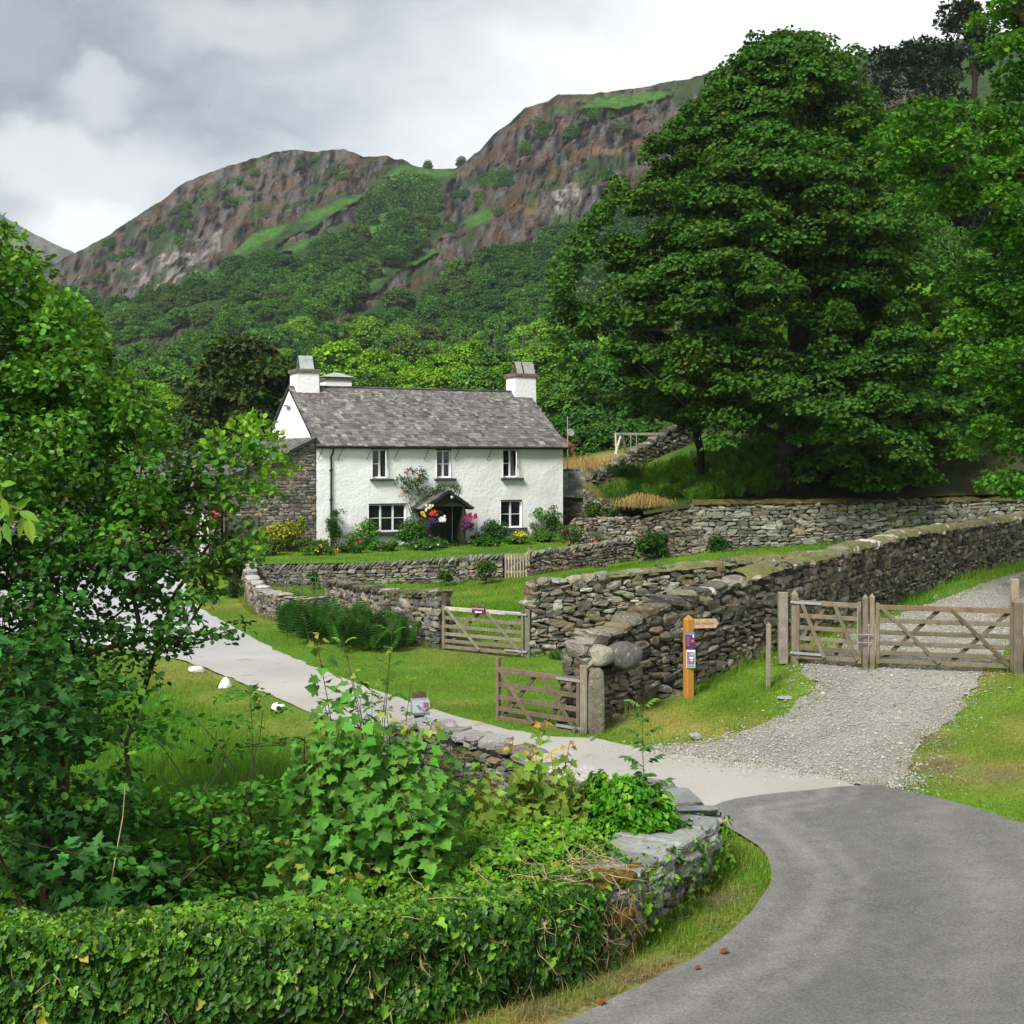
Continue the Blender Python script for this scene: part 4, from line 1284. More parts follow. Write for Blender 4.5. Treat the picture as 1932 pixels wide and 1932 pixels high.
def window(key, lights, sill_w, sill_h=.14, curtain=None, open_=None):
    s0, z0, s1, z1 = holes[key]
    g0 = .12
    mb = MB()
    fr = .055
    W_ = s1 - s0
    n_ = lights
    def bar(a, b, c_, d, gg_=g0, t_=.06):
        mb.box(hp((a + b) / 2, gg_, (c_ + d) / 2), (b - a, t_, d - c_), HAX, bev=.006)
    bar(s0, s1, z1 - fr, z1)
    bar(s0, s1, z0, z0 + fr * 1.25)
    for k in range(n_ + 1):
        c_ = s0 + W_ * k / n_
        hw2 = fr if k in (0, n_) else fr * .8
        bar(max(c_ - hw2, s0), min(c_ + hw2, s1), z0 + fr, z1 - fr, g0 + .004, .064)
    wn = mb.build('window', M['white_paint'], house)
    mb = MB()
    for k in range(n_):
        a, b = s0 + W_ * k / n_ + .04, s0 + W_ * (k + 1) / n_ - .04
        if open_ == k:
            continue
        mb.box(hp((a + b) / 2, g0 - .005, z0 + (z1 - z0) * .50), (b - a, .045, .03), HAX, bev=.004)
    mb.build('glazing_bar', M['white_paint'], wn)
    mb = MB()
    for k in range(n_):
        if open_ == k:
            continue
        a, b = s0 + W_ * k / n_ + .03, s0 + W_ * (k + 1) / n_ - .03
        mb.box(hp((a + b) / 2, g0 + .012, (z0 + z1) / 2), (b - a, .01, z1 - z0 - .08), HAX @ rotz(rng.normal(0, .01)))
    mb.build('pane', M['glass'], wn)
    mb = MB()                                # the dark room behind
    mb.box(hp((s0 + s1) / 2, .75, (z0 + z1) / 2), (W_ + .6, 1.0, z1 - z0 + .6), HAX, (.02, .018, .016))
    mb.f = [f[:, ::-1] for f in mb.f]
    if open_ is not None:
        k = open_
        hinge = s0 + W_ * (k + 1) / n_
        a_ = R(62)
        d = ES * -math.cos(a_) + EG * -math.sin(a_)
        w2 = W_ / n_ - .05
        m2 = MB()
        c0 = hp(hinge - .03, g0 - .04, 0)
        for off in (.03, w2 - .03):
            m2.bar(c0 + d * off + UP * (z0 + .05), c0 + d * off + UP * (z1 - .05), .045, .05, up=d)
        for z_ in (z0 + .08, (z0 + z1) / 2, z1 - .08):
            m2.bar(c0 + d * .03 + UP * z_, c0 + d * (w2 - .03) + UP * z_, .05, .035)
        m2.build('open_casement', M['white_paint'], wn)
    if curtain:
        for a, b, cc_ in curtain:
            m2 = MB()
            xs = np.linspace(a, b, 24)
            gs = .30 + .03 * np.sin(np.arange(24) * 1.5)
            lo_ = np.array([hp(s0 + W_ * x_, g_, z0 + .02) for x_, g_ in zip(xs, gs)])
            hi_ = np.array([hp(s0 + W_ * (x_ * .6 + (a if a > .5 else b) * .4), g_, z1) for x_, g_ in zip(xs, gs)])
            i_ = np.arange(23)
            m2.add(np.concatenate([lo_, hi_]), np.stack([i_, i_ + 1, i_ + 25, i_ + 24], 1), cc_)
            m2.build('curtain', M['fabric'], wn)
    m2 = MB()
    m2.box(hp((s0 + s1) / 2 + .06, -.05, z0 - .075), (W_ + sill_w, .26, sill_h), HAX, (.055, .062, .06), .015)
    m2.build('sill', M['slate'], wn)
    m2 = MB()
    m2.box(hp((s0 + s1) / 2, .08, z1 + .015), (W_ + .05, .2, .05), HAX, (.03, .03, .028), .01)
    m2.build('lintel', M['slate'], wn)


window('ul', 2, .34, .10, [(.72, .98, (.22, .20, .19))], 1)
window('um', 2, .34, .10)
window('ur', 2, .34, .10, [(.52, .98, (.32, .30, .28))], 1)
window('ll', 3, .1, .16)
window('lr', 2, .34, .14, [(.66, .98, (.17, .03, .028)), (.03, .35, (.20, .19, .2))])

# the porch
pz = lambda zx, zy, g_: face(*zc(zx, zy), g_)
pg = -1.25
pl_, pr_ = pz(1066, 1000, pg)[0], pz(1234, 1000, pg)[0]
ph = pz(1150, 780, pg)[1]
pt = pz(1165, 717, pg)[1]
porch = MB()
for s_, lab in ((pl_ + .03, 0), (pr_ - .03, 1)):
    porch.box(hp(s_, pg / 2 - .02, (BASE + ph) / 2), (.07, -pg - .1, ph - BASE), HAX, bev=.01)
    porch.box(hp(s_, pg, (BASE + ph) / 2), (.12, .12, ph - BASE), HAX, bev=.01)
porch.box(hp((pl_ + pr_) / 2, pg, ph - .06), (pr_ - pl_, .10, .16), HAX, bev=.01)
porch.quad([hp(pl_, pg + .04, ph), hp(pr_, pg + .04, ph), hp((pl_ + pr_) / 2, pg + .04, pt - .1)])
pch = porch.build('porch', M['green_paint'], house)
ap = (pl_ + pr_) / 2
for sg in (-1, 1):
    e = hp(ap + sg * ((pr_ - pl_) / 2 + .36), pg - .22, ph - .22)
    a = hp(ap, pg - .22, pt)
    along, upd = EG, a - e
    slate_roof('porch_roof', pch, e, along, upd, -pg + .2, np.linalg.norm(upd), 5, 5, 40 + sg, [((.10, .095, .085), 3), ((.14, .13, .115), 2), ((.075, .08, .06), 2)])
mb = MB()
d0, d1 = pl_ + .42, pr_ - .36
mb.box(hp((d0 + d1) / 2, -.02, BASE + 1.05), (d1 - d0, .08, 2.1), HAX, bev=.01)
for k in range(6):
    a = d0 + (d1 - d0) * (k + .5) / 6
    mb.box(hp(a, -.07, BASE + 1.05), ((d1 - d0) / 6 - .02, .03, 2.06), HAX, bev=.008)
dr = mb.build('door', M['green_paint'], pch)
mb = MB()
mb.box(hp(d0 + (d1 - d0) * .86, -.11, BASE + 1.28), (.05, .03, .16), HAX, (.8, .8, .8), .01)
mb.build('door_knocker', M['white_paint'], dr)
mb = MB()
mb.box(hp(d0 - .16, -.04, BASE + 1.05), (.28, .06, 2.1), HAX, bev=.01)
mb.box(hp(d1 + .14, -.04, BASE + 1.05), (.24, .06, 2.1), HAX, bev=.01)
mb.build('door_frame', M['green_paint'], pch)
mb = MB()
mb.lathe([(.0, -.16), (.05, -.14), (.075, -.06), (.07, 0), (.0, .01)], hp(*[pz(1174, 745, pg - .1)[0], pg - .12, pz(1174, 742, pg - .1)[1]]), 12, (.85, .84, .8))
lp = mb.build('porch_lamp', M['white_paint'], pch, smooth=True)
mb = MB()
mb.lathe([(.0, .07), (.05, .05), (.08, 0), (.075, -.01)], hp(*[pz(1174, 745, pg - .1)[0], pg - .12, pz(1174, 742, pg - .1)[1]]), 12)
mb.build('lamp_cap', M['black_iron'], lp, smooth=True)
mb = MB()
mb.box(hp((pl_ + pr_) / 2, pg - .1, BASE + .03), (pr_ - pl_ + .1, .5, .12), HAX, (.11, .11, .105), .02)
mb.build('doorstep', M['slate'], house)
mb = MB()
bs = pz(1200, 985, pg - .2)[0]
for k, dx_ in enumerate((-.10, .08)):
    mb.tube([hp(bs + dx_, pg - .12, BASE + .10), hp(bs + dx_, pg - .12, BASE + .3), hp(bs + dx_ + .01, pg - .13, BASE + .42)], [.06, .055, .065], 8, (.03, .03, .035))
    mb.tube([hp(bs + dx_, pg - .1, BASE + .13), hp(bs + dx_ - .02, pg - .3, BASE + .12)], [.055, .05], 8, (.03, .03, .035))
bt = mb.build('rubber_boots', M['black_iron'], origin=tuple(hp(bs, pg - .12, BASE)))
tag(bt, 'pair of dark rubber boots standing on the porch step', 'boots')

# ------------------------------------------------------------------ stone barn joined to the left gable
barn = empty('stone_barn', hp(-2.4, .3, .6), 'grey-brown stone barn leaning against the white gable of the farmhouse', 'barn')
BT = [(-3.95, 4.1), (-2.15, 4.75), (-.05, 5.75)]        # top of its front wall (s, z)


def stone_face(name, parent, s0, s1, zb, top, g0, seed, pal=WARM, axis=(ES, EG), o=None, size=(.16, .5, .06, .19), skip=()):
    g2 = np.random.default_rng(seed)
    e1, e2 = axis
    o = np.array((*HA, 0)) if o is None else o
    ts = np.array(top, float)
    mb = MB()
    pts_ = [o + e1 * s0 + e2 * (g0 + .06) + UP * zb] + [o + e1 * a + e2 * (g0 + .06) + UP * (z_ - .02) for a, z_ in top] + [o + e1 * s1 + e2 * (g0 + .06) + UP * zb]
    mb.quad(pts_, (.16, .145, .12))
    C, HS, z_ = [], [], zb
    while z_ < ts[:, 1].max():
        ch = g2.uniform(size[2], size[3])
        s_ = s0 + g2.uniform(-.2, 0)
        while s_ < s1:
            L = g2.uniform(size[0], size[1])
            a, b = max(s_, s0), min(s_ + L, s1)
            m_ = (a + b) / 2
            if b - a > .07 and z_ + ch * .8 < np.interp(m_, ts[:, 0], ts[:, 1]) and not any(k[0] < m_ < k[2] and k[1] < z_ + ch / 2 < k[3] for k in skip):
                C.append(o + e1 * m_ + e2 * (g0 + .06 + g2.normal(0, .012)) + UP * (z_ + ch / 2))
                HS.append(((b - a) / 2 * .98, .07, ch / 2 * .97))
            s_ += L
        z_ += ch
    A_ = np.broadcast_to(np.stack([e1, e2, UP], 1), (len(C), 3, 3))
    stones(mb, C, HS, tilt(np.array(A_), g2.normal(0, .05, len(C))), pick(pal, len(C), g=g2), e=6, jit=.09, g=g2)
    return mb.build(name, M['stone'], parent)


stone_face('wall', barn, -3.93, -.03, .5, BT, -.02, 51)
mb = MB()
mb.prism([hp(-3.9, .12, .4), hp(-.05, .12, .4), hp(-.05, .12, 5.6), hp(-2.15, .12, 4.65), hp(-3.9, .12, 4.0)], EG * 6.5, (.13, .12, .1))
mb.build('inner_wall', M['stone'], barn)
slate_roof('roof', barn, hp(-2.2, -.22, 4.80), EG, hp(-.02, -.22, 5.82) - hp(-2.2, -.22, 4.80), 8.4, 2.40, 9, 22, 61, [((.11, .108, .105), 3), ((.085, .084, .082), 3), ((.15, .145, .14), 2)])
slate_roof('roof', barn, hp(-4.2, -.22, 4.08), EG, hp(-2.2, -.22, 4.80) - hp(-4.2, -.22, 4.08), 8.6, 2.13, 9, 22, 62, [((.11, .108, .105), 3), ((.085, .084, .082), 3), ((.15, .145, .14), 2)])
mb = MB()
a, z_ = face(*[(550 + 780 / 3.513) / 1.6894, (1350 + 1120 / 3.513) / 1.6894])
mb.box(hp(a, -.06, z_), (1.35, .06, .68), HAX, (.095, .10, .098), .01)
mb.build('slate_panel', M['slate'], barn)
mb = MB()
mb.tube([hp(-4.02, -.12, 4.0), hp(-4.02, -.1, .4)], .05, 8)
mb.build('downpipe', M['black_iron'], barn)
# the range that runs on to the left behind the alder
rng_b = empty('stone_outbuilding', hp(-7.5, .9, .4), 'low stone outbuilding with a white door behind the alder leaves', 'outbuilding')
ds_ = face(383, 970, .75)[0]
stone_face('wall', rng_b, -12.5, -4.0, .2, [(-12.5, 3.75), (-4.0, 3.75)], .75, 52, WARM, skip=[(ds_ - .3, .2, ds_ + .3, 2.6)])
mb = MB()
mb.prism([hp(-12.5, .9, .2), hp(-4.0, .9, .2), hp(-4.0, .9, 3.7), hp(-12.5, .9, 3.7)], EG * 6, (.14, .13, .11))
mb.build('inner_wall', M['stone'], rng_b)
slate_roof('roof', rng_b, hp(-12.8, .5, 3.72), ES, EG * 3.4 + UP * 1.5, 8.7, 3.7, 9, 16, 63, [((.11, .108, .105), 3), ((.085, .084, .082), 3), ((.15, .145, .14), 2)])
mb = MB()
mb.box(hp(ds_, .80, 1.5), (.5, .08, 2.1), HAX, bev=.01)
mb.build('door', M['white_paint'], rng_b)

# shed beside the right gable
sh0 = np.array((px(1060, 64.5), 64.5, 0))
shed = empty('shed', (px(1088, 64.5), 64.5, 1.9), 'small dark shed with a mossy slate roof beside the white gable end', 'shed')
se, sg_ = unit(np.array((1, .12, 0))), unit(np.array((-.12, 1, 0)))
stone_face('wall', shed, 0, 1.28, 1.3, [(0, 3.02), (1.28, 3.02)], 0, 54, DARK, (se, sg_), sh0)
mb = MB()
mb.prism([sh0 + sg_ * .1 + UP * 1.3, sh0 + se * 1.28 + sg_ * .1 + UP * 1.3, sh0 + se * 1.28 + sg_ * .1 + UP * 3, sh0 + sg_ * .1 + UP * 3], sg_ * 2.4, (.06, .055, .045))
mb.build('inner_wall', M['stone'], shed)
slate_roof('roof', shed, sh0 - se * .3 - sg_ * .15 + UP * 3.05, se, sg_ * 1.2 + UP * 1.3 - se * .28, 1.74, 1.85, 9, 7, 64, [((.21, .205, .19), 3), ((.15, .15, .14), 3), ((.27, .26, .24), 2), ((.10, .10, .07), 1)])
mb = MB()
mb.bar(sh0 - se * .6 + sg_ * 1.05 + UP * 4.36, sh0 + se * 1.1 + sg_ * 1.05 + UP * 4.36, .2, .08, (.12, .12, .115))
mb.build('ridge_tile', M['slate'], shed)
# ------------------------------------------------------------------ gates and posts
def wood(base=(.215, .185, .145), v=.12):
    return np.array(base) * (1 + rng.normal(0, v)) * (1 + rng.normal(0, .02, 3))


def field_gate(label, a, b, h, z0, rails, posts=(1, 1), brace=2, latch=0, top_col=None, group=None, post_h=.12, base=(.17, .142, .105), hang_ext=0.0):
    """a timber gate between two plan points with diagonal braces"""
    a, b = np.array((*a, z0[0])), np.array((*b, z0[1]))
    gt_ = empty('field_gate', (a + b) / 2, label, 'gate', group)
    d = unit(b - a)
    L = np.linalg.norm(b - a)
    dn = unit(np.cross(d, UP))
    if dn[1] > 0:
        dn = -dn                                     # towards the viewer
    hs = np.concatenate([[.08], .08 + (h - .08) * np.cumsum(np.linspace(.8, 1.25, rails - 1)) / np.linspace(.8, 1.25, rails - 1).sum()])
    for k, hh in enumerate(hs):
        mb = MB()
        top = k == rails - 1
        mb.bar(a + UP * hh + d * .03, b + UP * hh - d * .03, .05 if not top else .07, .085 if not top else .095, wood(top_col if top and top_col is not None else base))
        mb.build('rail', M['wood'], gt_)
    for p, s_ in ((a, 1), (b, -1)):
        mb = MB()
        ex = hang_ext if s_ == 1 else 0
        mb.bar(p + d * .04 * s_ + UP * .02, p + d * .04 * s_ + UP * (h + .08 + ex), .085, .07, wood(base), up=d)
        mb.build('stile', M['wood'], gt_)
    f = dn * .045
    n_ = brace
    for k in range(n_):
        x0, x1 = L * k / n_ + .1, L * (k + 1) / n_ - .06
        mb = MB()
        mb.bar(a + d * (x0 + .02) + UP * h + f, a + d * (x1 - .02) + UP * .08 + f, .03, .075, wood(base))
        mb.build('brace', M['wood'], gt_)
    for k in range(n_):
        x0, x1 = L * k / n_ + .1, L * (k + 1) / n_ - .06
        mb = MB()
        mb.bar(a + d * x0 + UP * .08 - f, a + d * x1 + UP * h - f, .03, .075, wood(base) * .8)
        mb.build('brace', M['wood'], gt_)
    if latch:
        p = b if latch > 0 else a
        s_ = -1 if latch > 0 else 1
        for hh in (h - .0, .14):
            mb = MB()
            mb.box(p + d * s_ * .22 + UP * hh + dn * .055, (.58, .012, .05), np.stack([d, np.cross(UP, d), UP], 1), bev=.003)
            mb.box(p - d * s_ * .07 + UP * hh + dn * .03, (.06, .1, .05), np.stack([d, np.cross(UP, d), UP], 1), bev=.01)
            mb.build('hinge', M['galv'], gt_)
    return gt_


def post(label, X, Y, h, w_, z=None, name='gate_post', cat='post', base=(.20, .17, .13), point=0.0, lean=0.0, group=None, mat='wood', rz=0.0, wy=None):
    z = float(gz(X, Y)) - .12 if z is None else z
    mb = MB()
    wy = wy or w_
    A_ = rotz(rz) @ np.array(Matrix.Rotation(lean, 3, 'Y'))
    mb.box(np.array((X, Y, z)) + A_ @ np.array((0, 0, h / 2)), (w_, wy, h), A_, wood(base), .012)
    if point:
        c = np.array((X, Y, z)) + A_ @ np.array((0, 0, h))
        v = [c + A_ @ np.array((sx * w_ / 2, sy * wy / 2, -.012)) for sx, sy in ((-1, -1), (1, -1), (1, 1), (-1, 1))] + [c + UP * point]
        mb.add(v, np.array([(0, 1, 4), (1, 2, 4), (2, 3, 4), (3, 0, 4)]), wood(base) * 1.1)
    return tag(mb.build(name, M[mat], origin=(X, Y, z)), label, cat, group)


# entrance gate to the paddock
ea, eb = (px(835, 33.9), 33.9), (px(989, 33.0), 33.0)
eg = field_gate('weathered five-bar gate with a small purple entrance sign on its top rail', ea, eb, 1.06, (-.02, -.08), 6, latch=1, top_col=(.40, .37, .33), base=(.185, .16, .115))
post('square post with sawn top at the left end of the purple-signed gate', px(838, 34.2), 34.2, 1.55, .15, base=(.11, .085, .06))
post('mossy gatepost between the purple-signed gate and the rubble wall end', px(995, 33.0), 33.0, 1.32, .13, base=(.19, .18, .13))
# the small sign on it
sgn = empty('entrance_sign', at(906, 1150.5, 33.3), 'small purple sign with white lettering and an arrow on the gate rail', 'sign')
gd = unit(np.array((eb[0] - ea[0], eb[1] - ea[1], 0)))
gn = np.array((gd[1], -gd[0], 0))
GA = np.stack([gd, -gn, UP], 1)
sc0 = np.array((ea[0], ea[1], 1.0)) + gd * (np.linalg.norm(np.array(eb) - np.array(ea)) * .462) + gn * .075
sc0[2] = 1.04
mb = MB()
mb.box(sc0, (.36, .02, .19), GA, (.13, .012, .075), .004)
mb.build('board', M['paper'], sgn)


def text(name, body, parent, pos, size, A_, colr, mat=None, extrude=.001, align='CENTER'):
    """lettering as a mesh"""
    cu = bpy.data.curves.new(name, 'FONT')
    cu.body = body
    cu.size = size
    cu.align_x = align
    cu.align_y = 'CENTER'
    cu.extrude = extrude
    o = bpy.data.objects.new(name, cu)
    col.objects.link(o)
    bpy.context.view_layer.update()
    me = bpy.data.meshes.new_from_object(o.evaluated_get(bpy.context.evaluated_depsgraph_get()))
    bpy.data.objects.remove(o)
    v = np.array([tuple(q.co) for q in me.vertices])
    v = np.stack([v[:, 0], -v[:, 2], v[:, 1]], 1) @ np.array(A_).T + np.array(pos)
    og = WO[parent.name]
    for q, p in zip(me.vertices, v - og):
        q.co = p
    me.update()
    a_ = me.attributes.new('tint', 'FLOAT_COLOR', 'POINT')
    a_.data.foreach_set('color', np.tile(np.array((*colr, 1), np.float32), len(v)))
    me.materials.clear()
    me.materials.append(mat or M['paper'])
    o = bpy.data.objects.new(name, me)
    col.objects.link(o)
    o.parent = parent
    WO[o.name] = og
    return o


text('lettering', 'ENTRANCE', sgn, sc0 + gn * .012 + UP * .035, .062, GA, (.75, .7, .73))
mb = MB()
c_ = sc0 + gn * .0125 - UP * .045
mb.quad([c_ + gd * -.10, c_ + gd * -.05 - UP * .035, c_ + gd * -.05 - UP * .014, c_ + gd * .10 - UP * .014, c_ + gd * .10 + UP * .014, c_ + gd * -.05 + UP * .014, c_ + gd * -.05 + UP * .035], (.8, .8, .8))
mb.build('arrow', M['paper'], sgn)

# the open gate beside the drive, swung out from the stone gatepost
oa, ob = (px(937, 24.6), 24.6), (px(1096, 23.35), 23.35)
og_ = field_gate('open five-bar gate standing on the grass beside the drive', oa, ob, .98, (-.04, -.05), 5, latch=1, base=(.14, .108, .075), hang_ext=.14)
post('short timber hanging post beside the upright slate gatepost', px(1101, 23.3), 23.3, 1.32, .125, base=(.23, .19, .15))
mb = MB()
stones(mb, [(px(1124, 23.35), 23.35, .49)], [(.135, .11, .62)], rotz(.1)[None], [(.155, .14, .105)], n=6, e=7, jit=.06)
tag(mb.build('stone_gatepost', M['stone'], origin=(px(1124, 23.35), 23.35, -.1)), 'upright slab of slate serving as gatepost at the wall end', 'gatepost')
post('little stump of a stop post behind the open gate', px(963, 25.3), 25.3, .55, .12, base=(.10, .08, .055), name='stop_post')

# the pair of gates across the track
Yg0, Yg1, Yg2 = 26.2, 25.7, 24.9
field_gate('narrow side gate of the track with galvanised hinge straps', (px(1502, Yg0), Yg0), (px(1626, Yg1), Yg1), 1.14, (.87, .85), 6, latch=-1, base=(.175, .142, .10))
field_gate('wide five-bar gate across the gravel track', (px(1652, Yg1), Yg1), (px(1914, Yg2), Yg2), 1.12, (.85, .86), 6, base=(.16, .138, .092), top_col=(.17, .12, .075))
post('pointed post carrying the hinges of the narrow side gate', px(1500, Yg0), Yg0 + .05, 1.42, .13, .75, point=.09, base=(.20, .165, .125))
post('slamming post shared by narrow and wide gate, its left half', px(1632, Yg1), Yg1 - .02, 1.42, .10, .74, point=.07, base=(.20, .17, .125))
post('slamming post shared by narrow and wide gate, its right half', px(1645, Yg1), Yg1 - .02, 1.44, .09, .74, point=.06, base=(.215, .18, .13))
post('stout pointed hanging post at the far end of the wide gate', px(1919, Yg2), Yg2, 1.42, .17, .74, point=.1, base=(.18, .15, .11))
post('pale post cut by the edge of the view behind the wide gate', px(1931, Yg2), Yg2 + .45, 1.75, .14, .8, base=(.26, .22, .17))
mb = MB()
p0 = np.array((px(1618, Yg1 - .12), Yg1 - .12, 0))
mb.tube([p0 + UP * 2.0, p0 + UP * 1.1], .012, 6)
mb.tube([p0 + UP * 1.45, p0 + UP * 1.45 + np.array((.3, 0, 0))], .012, 6)
mb.tube([p0 + UP * 1.3, p0 + UP * 1.3 + np.array((.26, 0, -.01))], .01, 6)
tag(mb.build('gate_latch', M['galv'], origin=tuple(p0 + UP * 1.1)), 'galvanised sliding latch on the narrow side gate', 'latch')
post('tall pale square post between side gate and stone wall', px(1477, 26.3), 26.3, 1.42, .185, .78, base=(.33, .29, .235), wy=.16)
post('thin leaning post standing in the grass before the high wall', px(1449, 25.1), 25.1, 1.28, .09, .42, base=(.24, .22, .15), lean=.01, point=.05)

# finger post
SPX, SPY = px(1299, 25.0), 25.0
spz = float(gz(SPX, SPY)) - .05
sp = empty('signpost', (SPX, SPY, spz), 'orange pine footpath signpost with one finger board and two notices', 'signpost')
mb = MB()
ptop = at(1297, 1168, 25)[2]
mb.box((SPX, SPY, (spz + ptop) / 2), (.155, .155, ptop - spz), rotz(.5), (1, 1, 1), .015)
c = np.array((SPX, SPY, ptop))
cr = rotz(.5)
mb.add([c + cr @ np.array((sx * .077, sy * .077, -.01)) for sx, sy in ((-1, -1), (1, -1), (1, 1), (-1, 1))] + [c + UP * .085], np.array([(0, 1, 4), (1, 2, 4), (2, 3, 4), (3, 0, 4)]))
mb.build('post', M['pine_post'], sp)
fd = unit(np.array((.93, -.28, .055)))
fn = unit(np.cross(fd, UP))
fu = np.cross(fn, fd) * -1
fu = unit(np.cross(fd, -fn)) if fu[2] < 0 else fu
f0 = np.array((SPX, SPY, at(1306, 1177, 25)[2])) + fd * .05
if fn[1] > 0:
    fn = -fn
Lf, hf = .52, .085
mb = MB()
mb.prism([f0 - fu * hf, f0 + fd * (Lf - .06) - fu * hf, f0 + fd * Lf, f0 + fd * (Lf - .06) + fu * hf, f0 + fu * hf], -fn * .05, (.42, .30, .19))
fb = mb.build('finger_board', M['wood'], sp)
FAx = np.stack([fd, -fn, fu], 1)
text('lettering', 'Public Footpath', fb, f0 + fd * .235 + fn * .002, .068, FAx, (.17, .09, .04))
nd = unit(np.array((.88, -.05, 0)))
nn = np.array((nd[1], -nd[0], 0))
NA = np.stack([nd, -nn, UP], 1)


def notice(y0, y1, w_, colr, dx_, border=None):
    z1, z0 = at(1300, y0, 25)[2], at(1300, y1, 25)[2]
    c_ = np.array((SPX + dx_, SPY - .115, (z0 + z1) / 2))
    mb = MB()
    mb.box(c_, (w_, .006, z1 - z0), NA, border or colr)
    nb = mb.build('notice', M['paper'], sp)
    return nb, c_, z1 - z0


nb, c_, hh = notice(1191, 1224, .175, (.11, .02, .10), .015)
mb = MB()
mb.box(c_ + UP * (hh / 2 - .03) + nn * .004, (.165, .004, .05), NA, (.16, .22, .32))
mb.box(c_ + UP * (hh / 2 - .075) + nn * .004 + nd * .06, (.03, .004, .05), NA, (.75, .75, .75))
mb.box(c_ - UP * .0 + nn * .004 + nd * .045, (.055, .004, .05), NA, (.5, .12, .07))
mb.box(c_ - UP * .06 + nn * .004 + nd * .05, (.05, .004, .04), NA, (.05, .03, .12))
for k in range(6):
    mb.box(c_ + UP * (hh / 2 - .10 - .032 * k) + nn * .004 - nd * .035, (.07 - .01 * (k % 3), .003, .006), NA, (.40, .30, .42))
mb.build('notice_print', M['paper'], nb)
nb, c_, hh = notice(1224.5, 1258, .165, (.2, .1, .25), .028, (.72, .74, .75))
mb = MB()
mb.box(c_ - UP * .015 + nn * .004, (.145, .004, hh - .05), NA, (.20, .11, .22))
mb.box(c_ + UP * (hh / 2 - .08) + nn * .0065 + nd * .02, (.09, .003, .05), NA, (.28, .38, .36))
mb.box(c_ + UP * .02 + nn * .0065 + nd * .012, (.075, .003, .035), NA, (.75, .78, .78))
mb.box(c_ - UP * .03 + nn * .0065 + nd * .015, (.05, .003, .025), NA, (.75, .78, .78))
mb.box(c_ - UP * (hh / 2 - .045) + nn * .0065, (.14, .003, .05), NA, (.22, .33, .34))
for k in range(5):
    mb.box(c_ + UP * (.07 - .035 * k) + nn * .0065 - nd * .05, (.03, .003, .006), NA, (.5, .42, .52))
mb.build('notice_print', M['paper'], nb)

# leaflet box on its stump by the drive
bx_, by_ = px(791, 22.3), 22.3
bz = float(gz(bx_, by_))
lb = empty('leaflet_box', (bx_, by_, bz), 'grey leaflet box with a sloping lid on a short post beside the drive', 'leaflet box')
mb = MB()
mb.box((bx_ + .0, by_, bz + .36), (.16, .14, .76), rotz(.2), wood((.13, .10, .075)), .01)
mb.box((bx_ - .01, by_ + .05, bz + .80), (.24, .04, .34), rotz(.2), wood((.11, .085, .06)), .008)
mb.build('post', M['wood'], lb)
mb = MB()
A_ = rotz(.25)
c = np.array((bx_ + .02, by_ - .1, bz + .62))
prof = [(-.11, 0), (.06, 0), (.06, .26), (-.05, .24), (-.13, .05)]
mb.prism([c + A_ @ np.array((-.15, y_, z_)) for y_, z_ in prof], A_ @ np.array((.30, 0, 0)), (.30, .31, .31))
bxo = mb.build('box', M['galv'], lb)
mb = MB()
mb.prism([c + A_ @ np.array((.03, y_, z_)) for y_, z_ in ((-.128, .07), (-.074, .21))] + [c + A_ @ np.array((.13, y_, z_)) for y_, z_ in ((-.074, .21), (-.128, .07))], A_ @ np.array((0, -.006, .003)), (.24, .25, .30))
mb.prism([c + A_ @ np.array((.05, y_ - .008, z_ + .003)) for y_, z_ in ((-.108, .13), (-.078, .2))] + [c + A_ @ np.array((.12, y_ - .008, z_ + .003)) for y_, z_ in ((-.078, .2), (-.108, .13))], A_ @ np.array((0, -.002, .001)), (.22, .06, .12))
mb.build('leaflet', M['paper'], bxo)

# garden picket gate
ga_, gb_ = np.array((px(954, 52.3), 52.3, .16)), np.array((px(993, 52.3), 52.3, .2))
gg_ = empty('picket_gate', (ga_ + gb_) / 2, 'small silvery picket gate in the garden wall', 'gate')
for k in range(8):
    p = ga_ + (gb_ - ga_) * k / 7
    mb = MB()
    mb.box(p + UP * .5, (.068, .022, .95 + .04 * math.sin(k * 2.1)), None, wood((.36, .31, .24)), .006)
    mb.build('picket', M['wood'], gg_)
for a, b in ((.25, .25), (.8, .8)):
    mb = MB()
    mb.bar(ga_ + UP * a + np.array((0, .03, 0)), gb_ + UP * b + np.array((0, .03, 0)), .03, .08, wood((.30, .26, .2)))
    mb.build('rail', M['wood'], gg_)
mb = MB()
mb.bar(ga_ + UP * .25 + np.array((0, .045, 0)), gb_ + UP * .8 + np.array((0, .045, 0)), .03, .08, wood((.30, .26, .2)))
mb.build('brace', M['wood'], gg_)
mb = MB()
mb.box(gb_ + np.array((.1, .05, .55)), (.10, .10, 1.2), None, wood((.26, .22, .17)), .01)
mb.build('post', M['wood'], gg_)

